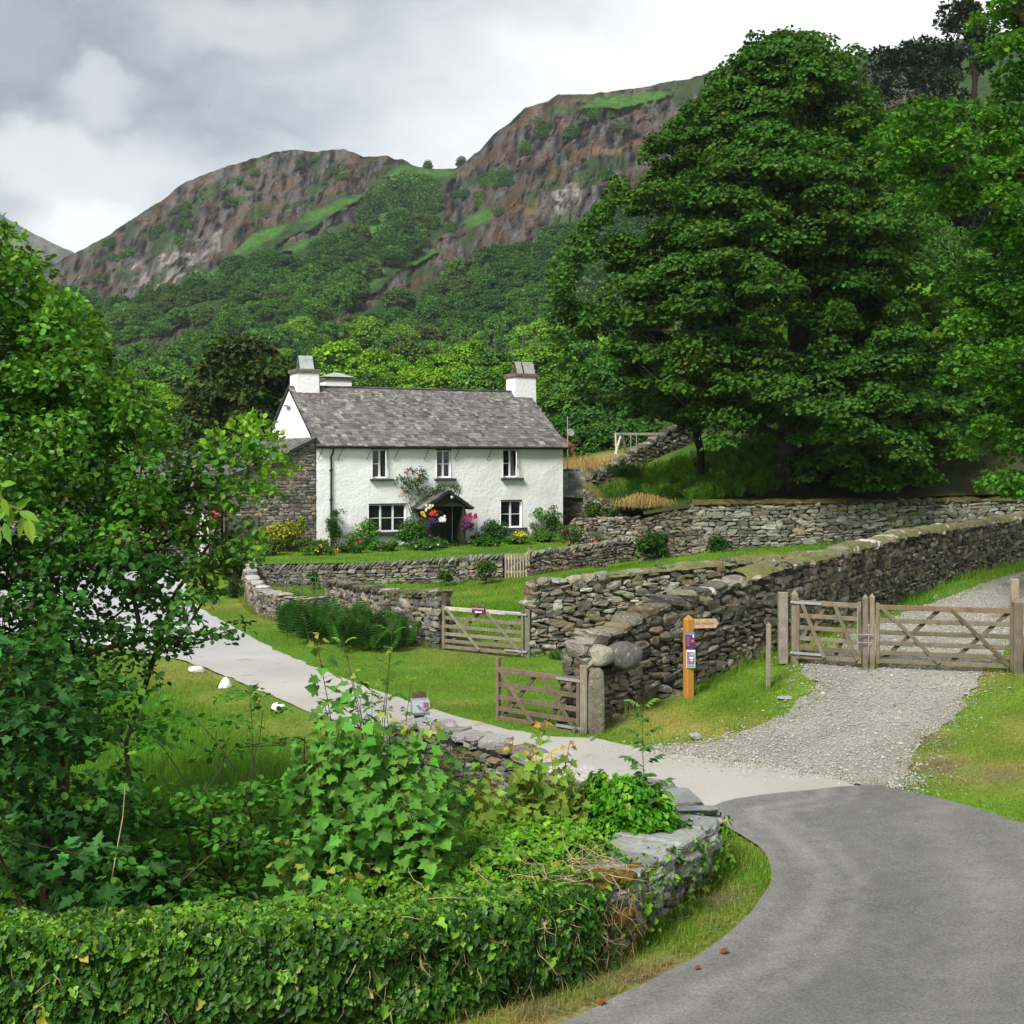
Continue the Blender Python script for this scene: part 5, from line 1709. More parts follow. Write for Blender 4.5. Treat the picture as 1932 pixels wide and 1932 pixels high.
# metal hurdle above the curved wall
hu = empty('metal_hurdle', (px(560, 43), 43, .1), 'rusty grey iron hurdle with bowed bars closing the gap in the low walls', 'hurdle')
h0, h1 = np.array((px(508, 46), 46, 0)), np.array((px(612, 42.6), 42.6, 0))
for k in range(6):
    mb = MB()
    t_ = np.linspace(0, 1, 14)
    zz = .28 + .155 * k - .10 * np.sin(t_ * 3.1) * (k / 5) + .02 * np.sin(t_ * 9 + k)
    zz = zz + .30 * (1 - t_) ** 2 * (k / 5)
    mb.tube([h0 + (h1 - h0) * a + UP * z_ for a, z_ in zip(t_, zz)], .012, 6)
    mb.build('bar', M['rusty'], hu)
for a in (.02, .33, .62, .85, .98):
    mb = MB()
    p = h0 + (h1 - h0) * a
    mb.tube([p + UP * -.1, p + UP * (1.18 - .22 * a)], .015, 6)
    mb.build('upright', M['rusty'], hu)
mb = MB()
ps = np.array((px(610, 42.5), 42.5, .8))
mb.tube([ps, ps + np.array((.12, 0, .22)), ps + np.array((.3, 0, .55))], .03, 6, (.4, .4, .4))
mb.build('strut', M['rusty'], hu)

# dish on its pole behind the house
dpx, dpy = px(1071, 66.5), 66.5
dish = empty('satellite_dish', (dpx, dpy, 3.2), 'grey satellite dish on a thin pole above the shed', 'satellite dish')
mb = MB()
mb.tube([(dpx, dpy, 3.2), (dpx, dpy, at(1071, 785, 66.5)[2])], .03, 8)
mb.build('pole', M['galv'], dish)
mb = MB()
dc = at(1077, 816, 66.2)
rr = np.linspace(0, .21, 6)
ax_ = unit(np.array((.45, -.8, .35)))
prof = [(r_, .9 * r_ * r_ - .03) for r_ in rr] + [(r_, .9 * r_ * r_ - .05) for r_ in rr[::-1]]
mb.lathe(prof, dc, 20, (.3, .31, .33), ax_)
mb.tube([dc - ax_ * .03 - UP * .1, dc + ax_ * .22 - UP * .14], .01, 5)
mb.build('reflector', M['galv'], dish, smooth=True)

# swing frame on the knoll
sw_ = empty('swing_frame', at(1185, 860, 74), 'pale timber A-frame swing on the knoll beyond the dark wall', 'swing')
wc = (.46, .43, .34)
tl, tr = at(1161, 819, 74), at(1240, 819, 75.5)
for nm, pts_, r_ in (('beam', (tl, tr), .06), ('leg', (at(1172, 819, 74), at(1160, 858, 73.4)), .05), ('leg', (at(1173, 819, 74), at(1182, 857, 74.6)), .07), ('leg', (at(1161, 820, 74), at(1163, 858, 74)), .045),
                     ('leg', (at(1226, 819, 75.3), at(1216, 856, 75)), .05), ('leg', (at(1226, 819, 75.3), at(1236, 856, 75.6)), .05), ('cross_bar', (at(1163, 843, 73.7), at(1178, 843, 74.3)), .045)):
    mb = MB()
    mb.bar(pts_[0], pts_[1], r_ * 2, r_ * 2, wood(wc), up=(0, 1, .1))
    mb.build(nm, M['wood'], sw_)
mb = MB()
mb.box(at(1172, 820, 73.95), (.14, .2, .18), None, (.03, .13, .2), .02)
mb.build('bracket', M['paper'], sw_)
for x in (1190, 1201):
    mb = MB()
    mb.tube([at(x, 820, 74.4), at(x, 848, 74.4)], .02, 5)
    mb.build('chain', M['galv'], sw_)
mb = MB()
mb.box(at(1195.5, 849, 74.4), (.45, .2, .05), None, (.05, .1, .16), .01)
mb.build('seat', M['paper'], sw_)


# the horse grazing behind the house, most of it hidden by the gable
def skin(name, verts, edges, radii, mat, parent=None, origin=(0, 0, 0), sub=2):
    me = bpy.data.meshes.new(name)
    og = WO[parent.name] if parent is not None else np.array(origin, float)
    me.from_pydata([tuple(np.array(v) - og) for v in verts], edges, [])
    o = bpy.data.objects.new(name, me)
    col.objects.link(o)
    md = o.modifiers.new('skin', 'SKIN')
    md.use_smooth_shade = True
    for sv, r_ in zip(me.skin_vertices[0].data, radii):
        sv.radius = (r_, r_) if not isinstance(r_, tuple) else r_
    me.skin_vertices[0].data[0].use_root = True
    sb = o.modifiers.new('sub', 'SUBSURF')
    sb.levels = sb.render_levels = sub
    me.materials.append(mat)
    if parent is not None:
        o.parent = parent
    else:
        o.location = origin
    WO[o.name] = og
    return o


hz = float(bank_z(px(1068, 78), 78)) - .05
hz = min(hz, 4.95)
hx0 = px(1084, 78)
J = lambda a, b, c_: np.array((hx0 - a, 78 + b, hz + c_))
hv = [J(.95, 0, 1.02), J(.5, 0, 1.05), J(.15, 0, 1.12), J(1.45, 0, 1.08), J(1.75, 0, 1.05), J(2.1, 0, .8), J(2.35, 0, .5), J(2.62, 0, .22),
      J(.12, .16, .8), J(.22, .17, .5), J(.08, .17, .42), J(.12, .17, .05), J(.05, -.16, .8), J(.15, -.17, .5), J(.0, -.17, .42), J(.04, -.17, .05),
      J(1.55, .15, .7), J(1.55, .15, .4), J(1.55, .15, .05), J(1.65, -.15, .7), J(1.67, -.15, .4), J(1.66, -.15, .05)]
he = [(0, 1), (1, 2), (0, 3), (3, 4), (4, 5), (5, 6), (6, 7), (2, 8), (8, 9), (9, 10), (10, 11), (2, 12), (12, 13), (13, 14), (14, 15), (4, 16), (16, 17), (17, 18), (4, 19), (19, 20), (20, 21)]
hr = [.33, .32, .30, .32, .28, .19, .15, .08, .2, .1, .07, .06, .2, .1, .07, .06, .14, .08, .06, .14, .08, .06]
horse = skin('horse', hv, he, hr, M['hide'], origin=tuple(J(.9, 0, 0)))
tag(horse, 'chestnut horse grazing half hidden behind the white gable', 'horse')
mb = MB()
mb.tube([J(-.16, 0, 1.22), J(-.28, 0, 1.05), J(-.32, 0, .75), J(-.28, 0, .4)], [.05, .09, .1, .04], 8, (.03, .015, .01))
mb.build('tail', M['twig'], horse, smooth=True)
# ------------------------------------------------------------------ raised lawn and the bank behind the far wall
lawn_poly = [(-10.3, 52.0), (-6, 52.3), (-3, 52.5), (.3, 52.7), (2.8, 53.2), (5, 53.9), (4.9, 56.4), (2.5, 57.4), (2.4, 64.5), (-2, 62), (-8, 59), (-13, 57), (-12, 53)]
sheet('lawn', lawn_poly, .3, lawn_z, M['ground'], lambda X, Y: grass_tint(X, Y) * .9)
bank_poly = [(px(1150, 58), 58), (px(1210, 55.5), 55.5), (px(1215, 52.6), 52.6), (px(1260, 51.9), 51.9), (px(1312, 51.0), 51.0), (px(1500, 51.2), 51.2), (px(1700, 51.8), 51.8), (px(1932, 52.8), 52.8), (px(2120, 54.2), 54.2), (40, 57), (60, 80), (60, 112), (1.5, 112), (1.5, 80), (2.2, 66), (3.95, 64), (4.2, 61)]


def bank_tint(X, Y):
    n1 = vnoise(X, Y, 2.5, 3)
    c_ = np.array((.050, .105, .014))[None] * (.6 + .8 * n1[:, None])
    straw = np.clip(np.exp(-((X - 4.2) ** 2 + (Y - 73) ** 2) / 16) * 1.6 - .2 + (n1 - .5), 0, 1)[:, None]
    c_ = c_ * (1 - straw) + np.array((.27, .20, .075)) * straw
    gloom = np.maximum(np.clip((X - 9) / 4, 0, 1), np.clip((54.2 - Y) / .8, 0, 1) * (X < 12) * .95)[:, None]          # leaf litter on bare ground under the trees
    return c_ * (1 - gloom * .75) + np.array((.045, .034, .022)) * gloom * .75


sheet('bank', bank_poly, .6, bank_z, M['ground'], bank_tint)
# ------------------------------------------------------------------ leaves, branches and trees
def fold(half, z=.10, curl=.16):
    """a leaf from the outline of its right half (base to tip), folded along the midrib -> vertices, faces"""
    h = np.array(half, float)
    l_ = h[1:-1] * (-1, 1)
    pts = np.concatenate([h, l_[::-1]])
    v = np.column_stack([pts, np.abs(pts[:, 0]) * z * 2 - curl * pts[:, 1] ** 2])
    n = len(h)
    f1 = np.arange(n)
    f2 = np.concatenate([[0], np.arange(n - 1, len(pts))])
    return v, [f1.reshape(1, -1), f2.reshape(1, -1)]


LEAF = {
    'diamond': fold([(0, 0), (.36, .5), (0, 1)]),
    'oval': fold([(0, 0), (.26, .16), (.40, .48), (.30, .82), (0, 1.0)]),
    'narrow': fold([(0, 0), (.14, .25), (.15, .55), (0, 1)]),
    'maple': fold([(0, 0), (.16, -.11), (.40, -.12), (.50, .03), (.37, .15), (.53, .29), (.72, .42), (.56, .50), (.36, .52), (.35, .70), (.20, .84), (0, 1.10)], .10, .15),
    'ivy': fold([(0, 0), (.24, -.12), (.48, .10), (.30, .30), (.36, .55), (0, 1)], .12, .12),
    'patch': fold([(0, 0), (.45, .25), (.5, .7), (.1, 1)], .12, .2),
    'needle_tuft': fold([(0, 0), (.10, .4), (.30, .55), (.12, .7), (0, 1)], .1, .1),
}


def leaves(mb, kind, P, D, N, size, cols, wid=1.0):
    """leaves at P, tips towards D, upper faces towards N"""
    V, Fs = LEAF[kind]
    P, D, N = np.asarray(P, float), unit(D), unit(N)
    N = unit(N - D * (N * D).sum(1, keepdims=True))
    X = np.cross(D, N)
    size = np.broadcast_to(np.asarray(size, float), (len(P),))[:, None, None]
    v = (V[None, :, 0:1] * wid * X[:, None] + V[None, :, 1:2] * D[:, None] + V[None, :, 2:3] * N[:, None]) * size + P[:, None]
    k = len(V)
    o = (np.arange(len(P)) * k)[:, None]
    mb.add(v, [f + o for f in Fs], np.repeat(cols, k, 0))


def rdir(n, g=rng):
    return unit(g.normal(0, 1, (n, 3)))


def skeleton(roots, targets, g, sag=.0, step=.8, lean=.35):
    """branches reaching from the root nodes to every target -> nodes, parents, radii factor"""
    nodes = [np.array(r_, float) for r_ in roots]
    par = [-1] + list(range(len(roots) - 1))
    base = nodes[-1]
    T = np.array(targets, float)
    order = np.argsort(np.linalg.norm(T - base, axis=1))
    A = np.array(nodes)
    for i in order:
        t = T[i]
        d = np.linalg.norm(A - t, axis=1)
        up_ = np.clip(A[:, 2] - t[2], 0, None)
        root_d = np.linalg.norm(A - base, axis=1)
        k = int(np.argmin(d + 1.2 * up_ + lean * root_d * .3))
        m = max(1, int(d[k] / step))
        p = k
        new = []
        for j in range(1, m + 1):
            f = j / m
            q_ = A[k] * (1 - f) + t * f
            if j < m:
                q_ = q_ + g.normal(0, .07 * d[k] ** .8, 3) + np.array((0, 0, sag * d[k] * f * (1 - f)))
            nodes.append(q_)
            par.append(p)
            p = len(nodes) - 1
            new.append(q_)
        A = np.concatenate([A, np.array(new)])
    cnt = np.zeros(len(nodes))
    child = np.bincount([q for q in par if q >= 0], minlength=len(nodes))
    for i in range(len(nodes) - 1, -1, -1):
        if child[i] == 0:
            cnt[i] += 1
        if par[i] >= 0:
            cnt[par[i]] += cnt[i]
    return A, np.array(par), cnt


def limbs(mb, A, par, cnt, r_trunk, r_tip, colr, pw=.5, minr=0.0, g=rng):
    r_ = r_tip + (r_trunk - r_tip) * ((cnt - 1) / max(cnt.max() - 1, 1)) ** pw
    for i in range(len(A)):
        p = par[i]
        if p < 0 or r_[i] < minr:
            continue
        n = 9 if r_[i] > .12 else (6 if r_[i] > .03 else 4)
        a, b = A[p], A[i]
        ra = min(r_[p], r_[i] * 1.35)
        mb.tube([a, (a + b) / 2 + g.normal(0, .12 * r_[i], 3), b], [ra, (ra + r_[i]) / 2, r_[i]], n, np.array(colr) * g.uniform(.8, 1.2), cap=False)


def clump_leaves(mb, kind, C, RX, RZ, n, size, base, g, v=.22, droop=.55, hue=.10, up=.7, wid=1.0, tip=None, shell=.55, low=-.35):
    """n leaves over every domed clump"""
    C = np.asarray(C, float)
    m = len(C)
    RX, RZ = np.broadcast_to(RX, (m,)), np.broadcast_to(RZ, (m,))
    d = rdir(m * n, g)
    d[:, 2] = np.where(d[:, 2] < low, -d[:, 2], d[:, 2])
    rad = shell + (1 - shell) * g.random(m * n) ** .5
    rad *= 1 + g.normal(0, .10, m * n)
    rx_, rz_ = np.repeat(RX, n), np.repeat(RZ, n)
    off = d * np.stack([rx_, rx_, rz_], 1) * rad[:, None]
    off[:, 2] -= .22 * rz_ * (np.hypot(d[:, 0], d[:, 1])) ** 2
    P = np.repeat(C, n, 0) + off
    N = unit(d * .6 + np.array((0, 0, up)) + g.normal(0, .38, (m * n, 3)))
    D = unit(d * np.array((1, 1, .3)) + g.normal(0, .5, (m * n, 3)) - np.array((0, 0, droop)))
    cl = np.repeat(np.clip(np.array(base)[None] * (1 + g.normal(0, .14, (m, 1))) * (1 + g.normal(0, hue * .7, (m, 3)) * (1, .3, .6)), .003, 1), n, 0)
    cl = cl * np.clip(1 + g.normal(0, v, (m * n, 1)), .4, 2) * (1 + g.normal(0, hue, (m * n, 3)) * (1, .3, .5))
    if tip is not None:
        tm = g.random(m * n) < tip[1]
        cl[tm] = np.array(tip[0]) * (1 + g.normal(0, .2, (tm.sum(), 1)))
    leaves(mb, kind, P, D, N, size * g.uniform(.65, 1.25, m * n), np.clip(cl, .002, .9), wid)


def tree_thing(name, label, base, crown_mb, wood_mb, leaf='leaf', group=None, cat='tree', bark='bark', crown='crown', trunk='trunk'):
    t = empty(name, base, label, cat, group)
    wood_mb.build(trunk, M[bark], t, smooth=True)
    crown_mb.build(crown, M[leaf], t)
    return t


# ---- the great sycamore
g = np.random.default_rng(101)
prof_y = [75, 100, 150, 200, 250, 300, 350, 400, 450, 500, 560, 620, 680, 740, 800, 850, 885]
prof_l = [1445, 1425, 1352, 1318, 1268, 1222, 1172, 1130, 1104, 1070, 1062, 1040, 1070, 1112, 1160, 1215, 1300]
prof_r = [1490, 1560, 1620, 1645, 1655, 1680, 1700, 1715, 1735, 1755, 1780, 1795, 1800, 1810, 1815, 1800, 1760]
TY = 54.5
sb_ = at(1490, 945, TY)
sb_[2] = float(bank_z(sb_[0], sb_[1])) - .1
DM = []
while len(DM) < 250:
    y = g.uniform(85, 900)
    l_, r_ = np.interp(y, prof_y, prof_l), np.interp(y, prof_y, prof_r)
    cx_, hw_x = (l_ + r_) / 2, (r_ - l_) / 2
    a, k = g.uniform(0, 2 * np.pi), .45 + .55 * g.random() ** .6
    if math.sin(a) > .25 and g.random() < .7:
        continue
    rd = g.uniform(1.1, 2.3) * (.55 + .45 * min(1, (y - 60) / 350))
    hx_ = max(hw_x - rd * F / TY * .75, 8)
    x = cx_ + hx_ * k * math.cos(a)
    yy = hx_ / F * TY * k * math.sin(a) * .85
    if x < 1295:
        rd = min(rd, 1.35)
    if (y > 756 and x < 1295) or (y > 800 and x < 1440 and g.random() < .93):
        continue
    if y > 850 and abs(x - 1495) < 50 and yy < 2:
        continue
    p = at(x, y, TY)
    DM.append((p[0], TY + yy, p[2] - rd * .35, rd))
C, RX = [], []
for a, b, c_, rd in DM:              # every bough ends in a dome of leaf pads
    for _ in range(int(3 + 3.2 * rd)):
        d = rdir(1, g)[0]
        if d[2] < -.25:
            d[2] = -d[2]
        C.append((a + d[0] * rd * .8, b + d[1] * rd * .8, c_ + d[2] * rd * .62))
        RX.append(g.uniform(.5, .9) * (.6 + .22 * rd))
C, RX = np.array(C), np.array(RX)
RZ = RX * g.uniform(.5, .75, len(C))
mb = MB()
clump_leaves(mb, 'patch', C, RX, RZ, 160, .16, (.052, .132, .016), g, .25, droop=.6, low=-.15, tip=((.15, .14, .03), .012))
tips = []
for _ in range(240):             # loose sprays that break the outline
    y = g.uniform(75, 860)
    s_ = g.choice([-1, 1])
    l_, r_ = np.interp(y, prof_y, prof_l), np.interp(y, prof_y, prof_r)
    x = l_ + g.normal(0, 9) if s_ < 0 else r_ + g.normal(0, 9)
    if s_ < 0 and y > 770:
        continue
    tips.append(at(x, y, TY + g.normal(0, 1.2)))
for x in np.linspace(1425, 1560, 16):
    tips.append(at(x, 82 + g.uniform(-16, 26), TY + g.normal(0, .6)))
for x, y in ((1612, 98), (1618, 104), (1575, 100), (1470, 72), (1500, 78)):
    tips.append(at(x, y, TY))
clump_leaves(mb, 'patch', tips, .45, .3, 60, .165, (.052, .132, .016), g, .25)
wm = MB()
roots = [sb_, sb_ + (0.02, 0, .5), sb_ + (0.1, 0, 1.5), at(1488, 830, TY), at(1492, 770, TY), at(1500, 700, TY), at(1505, 600, TY)]
A_, par_, cnt_ = skeleton(roots, C[g.permutation(len(C))[:260]] - (0, 0, .3), g, .12, 1.0)
limbs(wm, A_, par_, cnt_, .52, .02, (.075, .060, .046), .55)
wm.tube([sb_ - (0, 0, .3), sb_ + (0, 0, .25), sb_ + (0, 0, .8)], [.95, .72, .54], 12, (.07, .056, .043), cap=False)
for a in np.arange(0, 6.2, .9):
    wm.tube([sb_ + (math.cos(a) * 1.15, math.sin(a) * 1.15, -.2), sb_ + (math.cos(a) * .6, math.sin(a) * .6, .22), sb_ + (math.cos(a) * .25, math.sin(a) * .25, 1.0)], [.12, .2, .22], 7, (.07, .056, .043), cap=False)
tree_thing('sycamore_tree', 'huge dark green sycamore towering behind the far wall', sb_, mb, wm)

# ---- shared crowns for the woods
def crown_mesh(name, seed, n_cl, per, size, base, kind='patch', flat=.75, spread=.27, tip=None, hollow=.35, mat='leaf_far'):
    """a rounded crown of unit radius, base of the crown at z = 0"""
    g_ = np.random.default_rng(seed)
    cs = []
    while len(cs) < n_cl:
        d = rdir(1, g_)[0]
        k = hollow + (1 - hollow) * g_.random() ** .5
        p = d * k * (1, 1, flat)
        if p[2] > -flat * .75:
            cs.append(p + (0, 0, flat))
    cs = np.array(cs)
    mb_ = MB()
    rx_ = g_.uniform(.7, 1.25, n_cl) * spread
    clump_leaves(mb_, kind, cs, rx_, rx_ * .7, per, size, base, g_, .22, tip=tip)
    m_ = mb_.mesh(name)
    m_.materials.append(M[mat])
    return m_


def trunk_mesh(name, h, r_, seed, colr=(.09, .08, .065), nb=6):
    g_ = np.random.default_rng(seed)
    mb_ = MB()
    mb_.tube([(0, 0, -.4), (.02, 0, h * .4), (0, .03, h), (.05, .02, h + .6)], [r_ * 1.3, r_, r_ * .8, r_ * .4], 7, colr)
    for _ in range(nb):
        a = g_.uniform(0, 6.28)
        z_ = h * g_.uniform(.6, 1.0)
        mb_.tube([(0, 0, z_), (math.cos(a) * .3, math.sin(a) * .3, z_ + .35), (math.cos(a) * .6, math.sin(a) * .6, z_ + .6)], [r_ * .5, r_ * .35, r_ * .12], 5, colr)
    m_ = mb_.mesh(name)
    m_.materials.append(M['bark'])
    return m_


TRUNK = [trunk_mesh('trunk', .55, .06, 5), trunk_mesh('trunk', .8, .045, 6, (.22, .21, .19))]
DK = (.048, .128, .024)
MD = (.080, .19, .028)
BR = (.15, .31, .022)
OL = (.080, .145, .034)
CROWNS = {
    'dark': [crown_mesh('crown', 200 + k, 120, 80, .10, DK, spread=.24, hollow=.6) for k in range(2)],
    'mid': [crown_mesh('crown', 210 + k, 120, 80, .10, MD, spread=.24, hollow=.6) for k in range(2)],
    'bright': [crown_mesh('crown', 220 + k, 120, 90, .085, BR, flat=.8, spread=.22, hollow=.5) for k in range(3)],
    'olive': [crown_mesh('crown', 230, 110, 80, .10, OL, spread=.24, hollow=.6)],
}


def wood_tree(name, label, base, rad, rise, kind, k=0, group=None, trunk=0, cat='tree'):
    """a tree of shared meshes: crown of radius rad whose foot is rise above the base"""
    t = empty(name, base, label, cat, group)
    rz_ = random.uniform(0, 6.28)
    for nm, me, sc_, z_ in (('trunk', TRUNK[trunk], (rad, rad, max(rise / TRUNK_H[trunk], .3)), 0), ('crown', CROWNS[kind][k % len(CROWNS[kind])], (rad, rad, rad * random.uniform(.9, 1.15)), rise * .85)):
        o = bpy.data.objects.new(nm, me)
        col.objects.link(o)
        o.parent = t
        o.location = (0, 0, z_)
        o.scale = sc_
        o.rotation_euler = (0, 0, rz_)
        WO[o.name] = np.array(base)
    return t


TRUNK_H = (.55, .8)
# ---- the bright wood behind the house
row = [  # x, top, width (pixels), depth, kind, label
    (205, 700, 110, 150, 'mid', 'mid green tree above the alder at the left edge of the bright wood'), (268, 715, 90, 140, 'bright', 'bright green tree between alder and dark yew'),
    (330, 690, 100, 165, 'mid', 'mid green tree rising behind the left shoulder of the yew'), (300, 745, 90, 120, 'bright', 'bright green bush-like tree low beside the yew'),
    (640, 650, 120, 160, 'bright', 'broad yellow-green tree directly behind the left chimney'), (715, 660, 95, 150, 'bright', 'round yellow-green tree behind the middle of the roof ridge, left one'),
    (775, 655, 90, 165, 'olive', 'greyish thin-crowned tree above the middle of the ridge'), (830, 668, 80, 150, 'bright', 'yellow-green tree above the ridge, third left of the right chimney'),
    (885, 660, 90, 170, 'bright', 'yellow-green tree above the ridge, second left of the right chimney'), (935, 665, 80, 155, 'mid', 'green tree just left of the right chimney'),
    (985, 655, 90, 175, 'bright', 'yellow-green tree directly behind the right chimney'), (1035, 650, 100, 165, 'bright', 'tall yellow-green tree just right of the right chimney'),
    (1085, 690, 110, 110, 'mid', 'mid green tree above the satellite dish'), (1150, 700, 130, 100, 'dark', 'dark tree hanging over the swing frame'), (1052, 735, 90, 98, 'mid', 'mid green tree between gable and satellite dish'), (1190, 740, 120, 92, 'dark', 'dark tree behind the right end of the swing frame'),
    (1108, 765, 110, 90, 'dark', 'low dark tree behind the horse and the dish pole'), (1098, 802, 76, 80.5, 'dark', 'bush on the knoll just right of the satellite dish'), (1134, 800, 86, 81, 'mid', 'bush on the knoll between dish and swing frame'), (1172, 795, 90, 80, 'dark', 'dark bush behind the legs of the swing frame'), (1212, 790, 100, 82, 'dark', 'dark bush behind the swing seat'), (1040, 790, 60, 88, 'dark', 'low dark tree showing just above the horse'), (745, 690, 90, 135, 'bright', 'bright tree peeping over the ridge beside the greyish tree'), (960, 700, 90, 130, 'bright', 'bright tree low behind the right end of the ridge'), (860, 690, 80, 128, 'bright', 'bright tree low over the right half of the ridge'), (690, 700, 90, 125, 'mid', 'low green tree close behind the roof ridge near the hipped chimney'), (900, 705, 100, 120, 'mid', 'low green tree close behind the roof ridge near the right chimney'), (800, 705, 100, 122, 'bright', 'low bright tree close behind the middle of the ridge')]
for k, (x, yt, wd, Y, kd, lab) in enumerate(row):
    r_ = wd / 2 / F * Y * 1.12
    top_z = H + (Y0 - yt) / F * Y
    X = px(x, Y)
    gz0 = max(float(gz(X, min(Y, 130))), H + (Y0 - 805) / F * Y * .9) if X < 1.5 or Y > 112 else float(bank_z(X, Y)) - .2
    base = np.array((X, Y, min(gz0, top_z - 2 * r_)))
    wood_tree('broadleaf_tree', lab, base, r_, max(top_z - 1.55 * r_ - base[2], .3) / .85, kd, k, 'trees of the wood behind the farmhouse')

# ---- the oak wood on the fell sides
FOREST = [[(40, 520)] + zA((60, 930), (280, 960), (430, 940), (560, 1030), (700, 930), (780, 905), (900, 900), (1000, 870), (1210, 790), (1450, 760), (1600, 690), (1760, 650)) + zB((200, 780), (230, 700), (300, 640), (420, 560), (590, 570), (600, 700), (560, 800), (480, 900), (330, 1010), (230, 1150), (40, 1290)) + [(596, 640), (640, 640)] + zB((230, 1210), (410, 1110), (520, 1050), (780, 950), (960, 900), (1200, 810), (1280, 770)) + [(1250, 400), (1400, 380), (1700, 350), (1950, 300), (1950, 830), (-100, 830), (-100, 560)]]
NOFOREST = [zA((330, 1350), (680, 1200), (880, 1080), (1000, 1150), (820, 1330), (480, 1390)), zB((-20, 1320), (180, 1140), (340, 1020), (480, 940), (570, 1090), (420, 1150), (250, 1230), (60, 1360)), GREEN[0], zB((190, 910), (260, 770), (340, 690), (420, 700), (330, 820), (250, 930)), zB((200, 1080), (330, 980), (360, 1000), (260, 1080)), zB((480, 1100), (560, 1050), (600, 1060), (500, 1200), (350, 1240))]
g = np.random.default_rng(303)
spots = []
y = 790.0
while y > 330:
    ref = hill_at(600, max(y, 300))
    sp_ = 7.0 * F / max(ref[1], 60)
    x = -60 + g.uniform(0, sp_)
    while x < 1930:
        xx, yy = x + g.normal(0, sp_ * .25), y + g.normal(0, sp_ * .22)
        if inside(FOREST[0], xx, yy) and not any(inside(q_, xx, yy) for q_ in NOFOREST) and yy > np.interp(xx, rx, ry) + 12:
            if not (xx > 1380 and g.random() < .4):
                spots.append((xx, yy))
        x += sp_ * (.72 if x < 1200 else .85)
    y -= sp_ * .40
extra = [(148, 905, 1), ] and []
for zx, zy, n_ in ((870, 500, 5), (690, 600, 4), (510, 730, 4), (345, 860, 1), (400, 680, 2), (1190, 330, 3), (1720, 300, 3), (1560, 240, 2), (1080, 470, 2), (830, 640, 1)):
    for _ in range(n_):
        a, b = zA((zx, zy))[0]
        extra.append((a + g.normal(0, 9), b + g.normal(0, 9)))
for zx, zy, n_, s_ in ((520, 600, 11, 22), (440, 620, 4, 10), (840, 570, 8, 20), (920, 560, 6, 16), (700, 640, 4, 14), (780, 660, 3, 14), (880, 720, 1, 3), (1330, 270, 5, 10), (1210, 360, 6, 14), (1060, 330, 4, 18), (1000, 420, 3, 10), (1430, 270, 2, 10), (1390, 540, 5, 16), (540, 480, 3, 6), (700, 470, 4, 9), (1120, 300, 2, 8), (500, 870, 6, 16), (400, 930, 6, 20), (560, 770, 4, 14), (650, 800, 3, 10), (1450, 320, 3, 8)):
    for _ in range(n_):
        a, b = zB((zx, zy))[0]
        extra.append((a + g.normal(0, s_ * .4), b + g.normal(0, s_ * .3)))
pts = [(x, y, 0) for x, y in spots] + [(x, y, 1) for x, y in extra]
cand = []
for x, y, ex in pts:
    p = hill_at(x, y)
    r_ = g.uniform(2.7, 4.6) * (1 if not ex else .62)
    n_ = float(vnoise(np.array([p[0]]), np.array([p[1]]), 40, 5)[0])
    kd = 'dark' if n_ + g.normal(0, .12) < .5 else ('mid' if g.random() < .8 else 'olive')
    if y > 640 and x > 150 and g.random() < .5:
        kd = 'bright' if x > 520 and g.random() < .75 else 'mid'
    vis = r_ / p[1] if x < 1100 or y < 300 else 0
    cand.append((vis, x, y, p, r_, kd, ex))
cand.sort(key=lambda c_: -c_[0])
rest = []
zone = lambda x, y, ex: ('small tree rooted among the crags of the fell' if ex else ('crown in the oak wood below the left crag' if x < 560 else ('crown in the oak wood filling the gully between the two fells' if x < 800 and y < 600 else 'crown in the oak wood below the right-hand fell')))
for k, (vis, x, y, p, r_, kd, ex) in enumerate(cand):
    if k < 290 and vis > 0:
        lab = {'dark': 'dark green ', 'mid': 'mid green ', 'bright': 'bright green ', 'olive': 'olive green '}[kd] + zone(x, y, ex)
        t = empty('fell_tree', p - (0, 0, r_ * .35), lab, 'tree', lab)
        o = bpy.data.objects.new('crown', CROWNS[kd][k % len(CROWNS[kd])])
        col.objects.link(o)
        o.parent = t
        o.scale = (r_ * g.uniform(.85, 1.2), r_ * g.uniform(.85, 1.2), r_ * g.uniform(.9, 1.3))
        o.rotation_euler = (0, 0, g.uniform(0, 6.28))
    else:
        rest.append((p, r_, kd))
# the rest of the wood reads as one mass
src = {kd: [(np.array([v.co[:] for v in me.vertices]), me) for me in CROWNS[kd][:1]] for kd in CROWNS}
mb = MB()
g2 = np.random.default_rng(8)
for p, r_, kd in rest:
    n_ = 420
    d = rdir(n_, g2)
    d[:, 2] = np.abs(d[:, 2] + .25)
    P_ = p + (d * (r_, r_, r_ * 1.25)) * g2.uniform(.75, 1.05, (n_, 1))
    cl = rand_tint({'dark': DK, 'mid': MD, 'olive': OL, 'bright': BR}[kd], n_, .22, .1, g2)
    leaves(mb, 'patch', P_, d + g2.normal(0, .5, (n_, 3)) - (0, 0, .4), d + g2.normal(0, .3, (n_, 3)) + (0, 0, .4), r_ * .2, cl)
tag(mb.build('distant_wood', M['leaf_far']), kind='stuff')

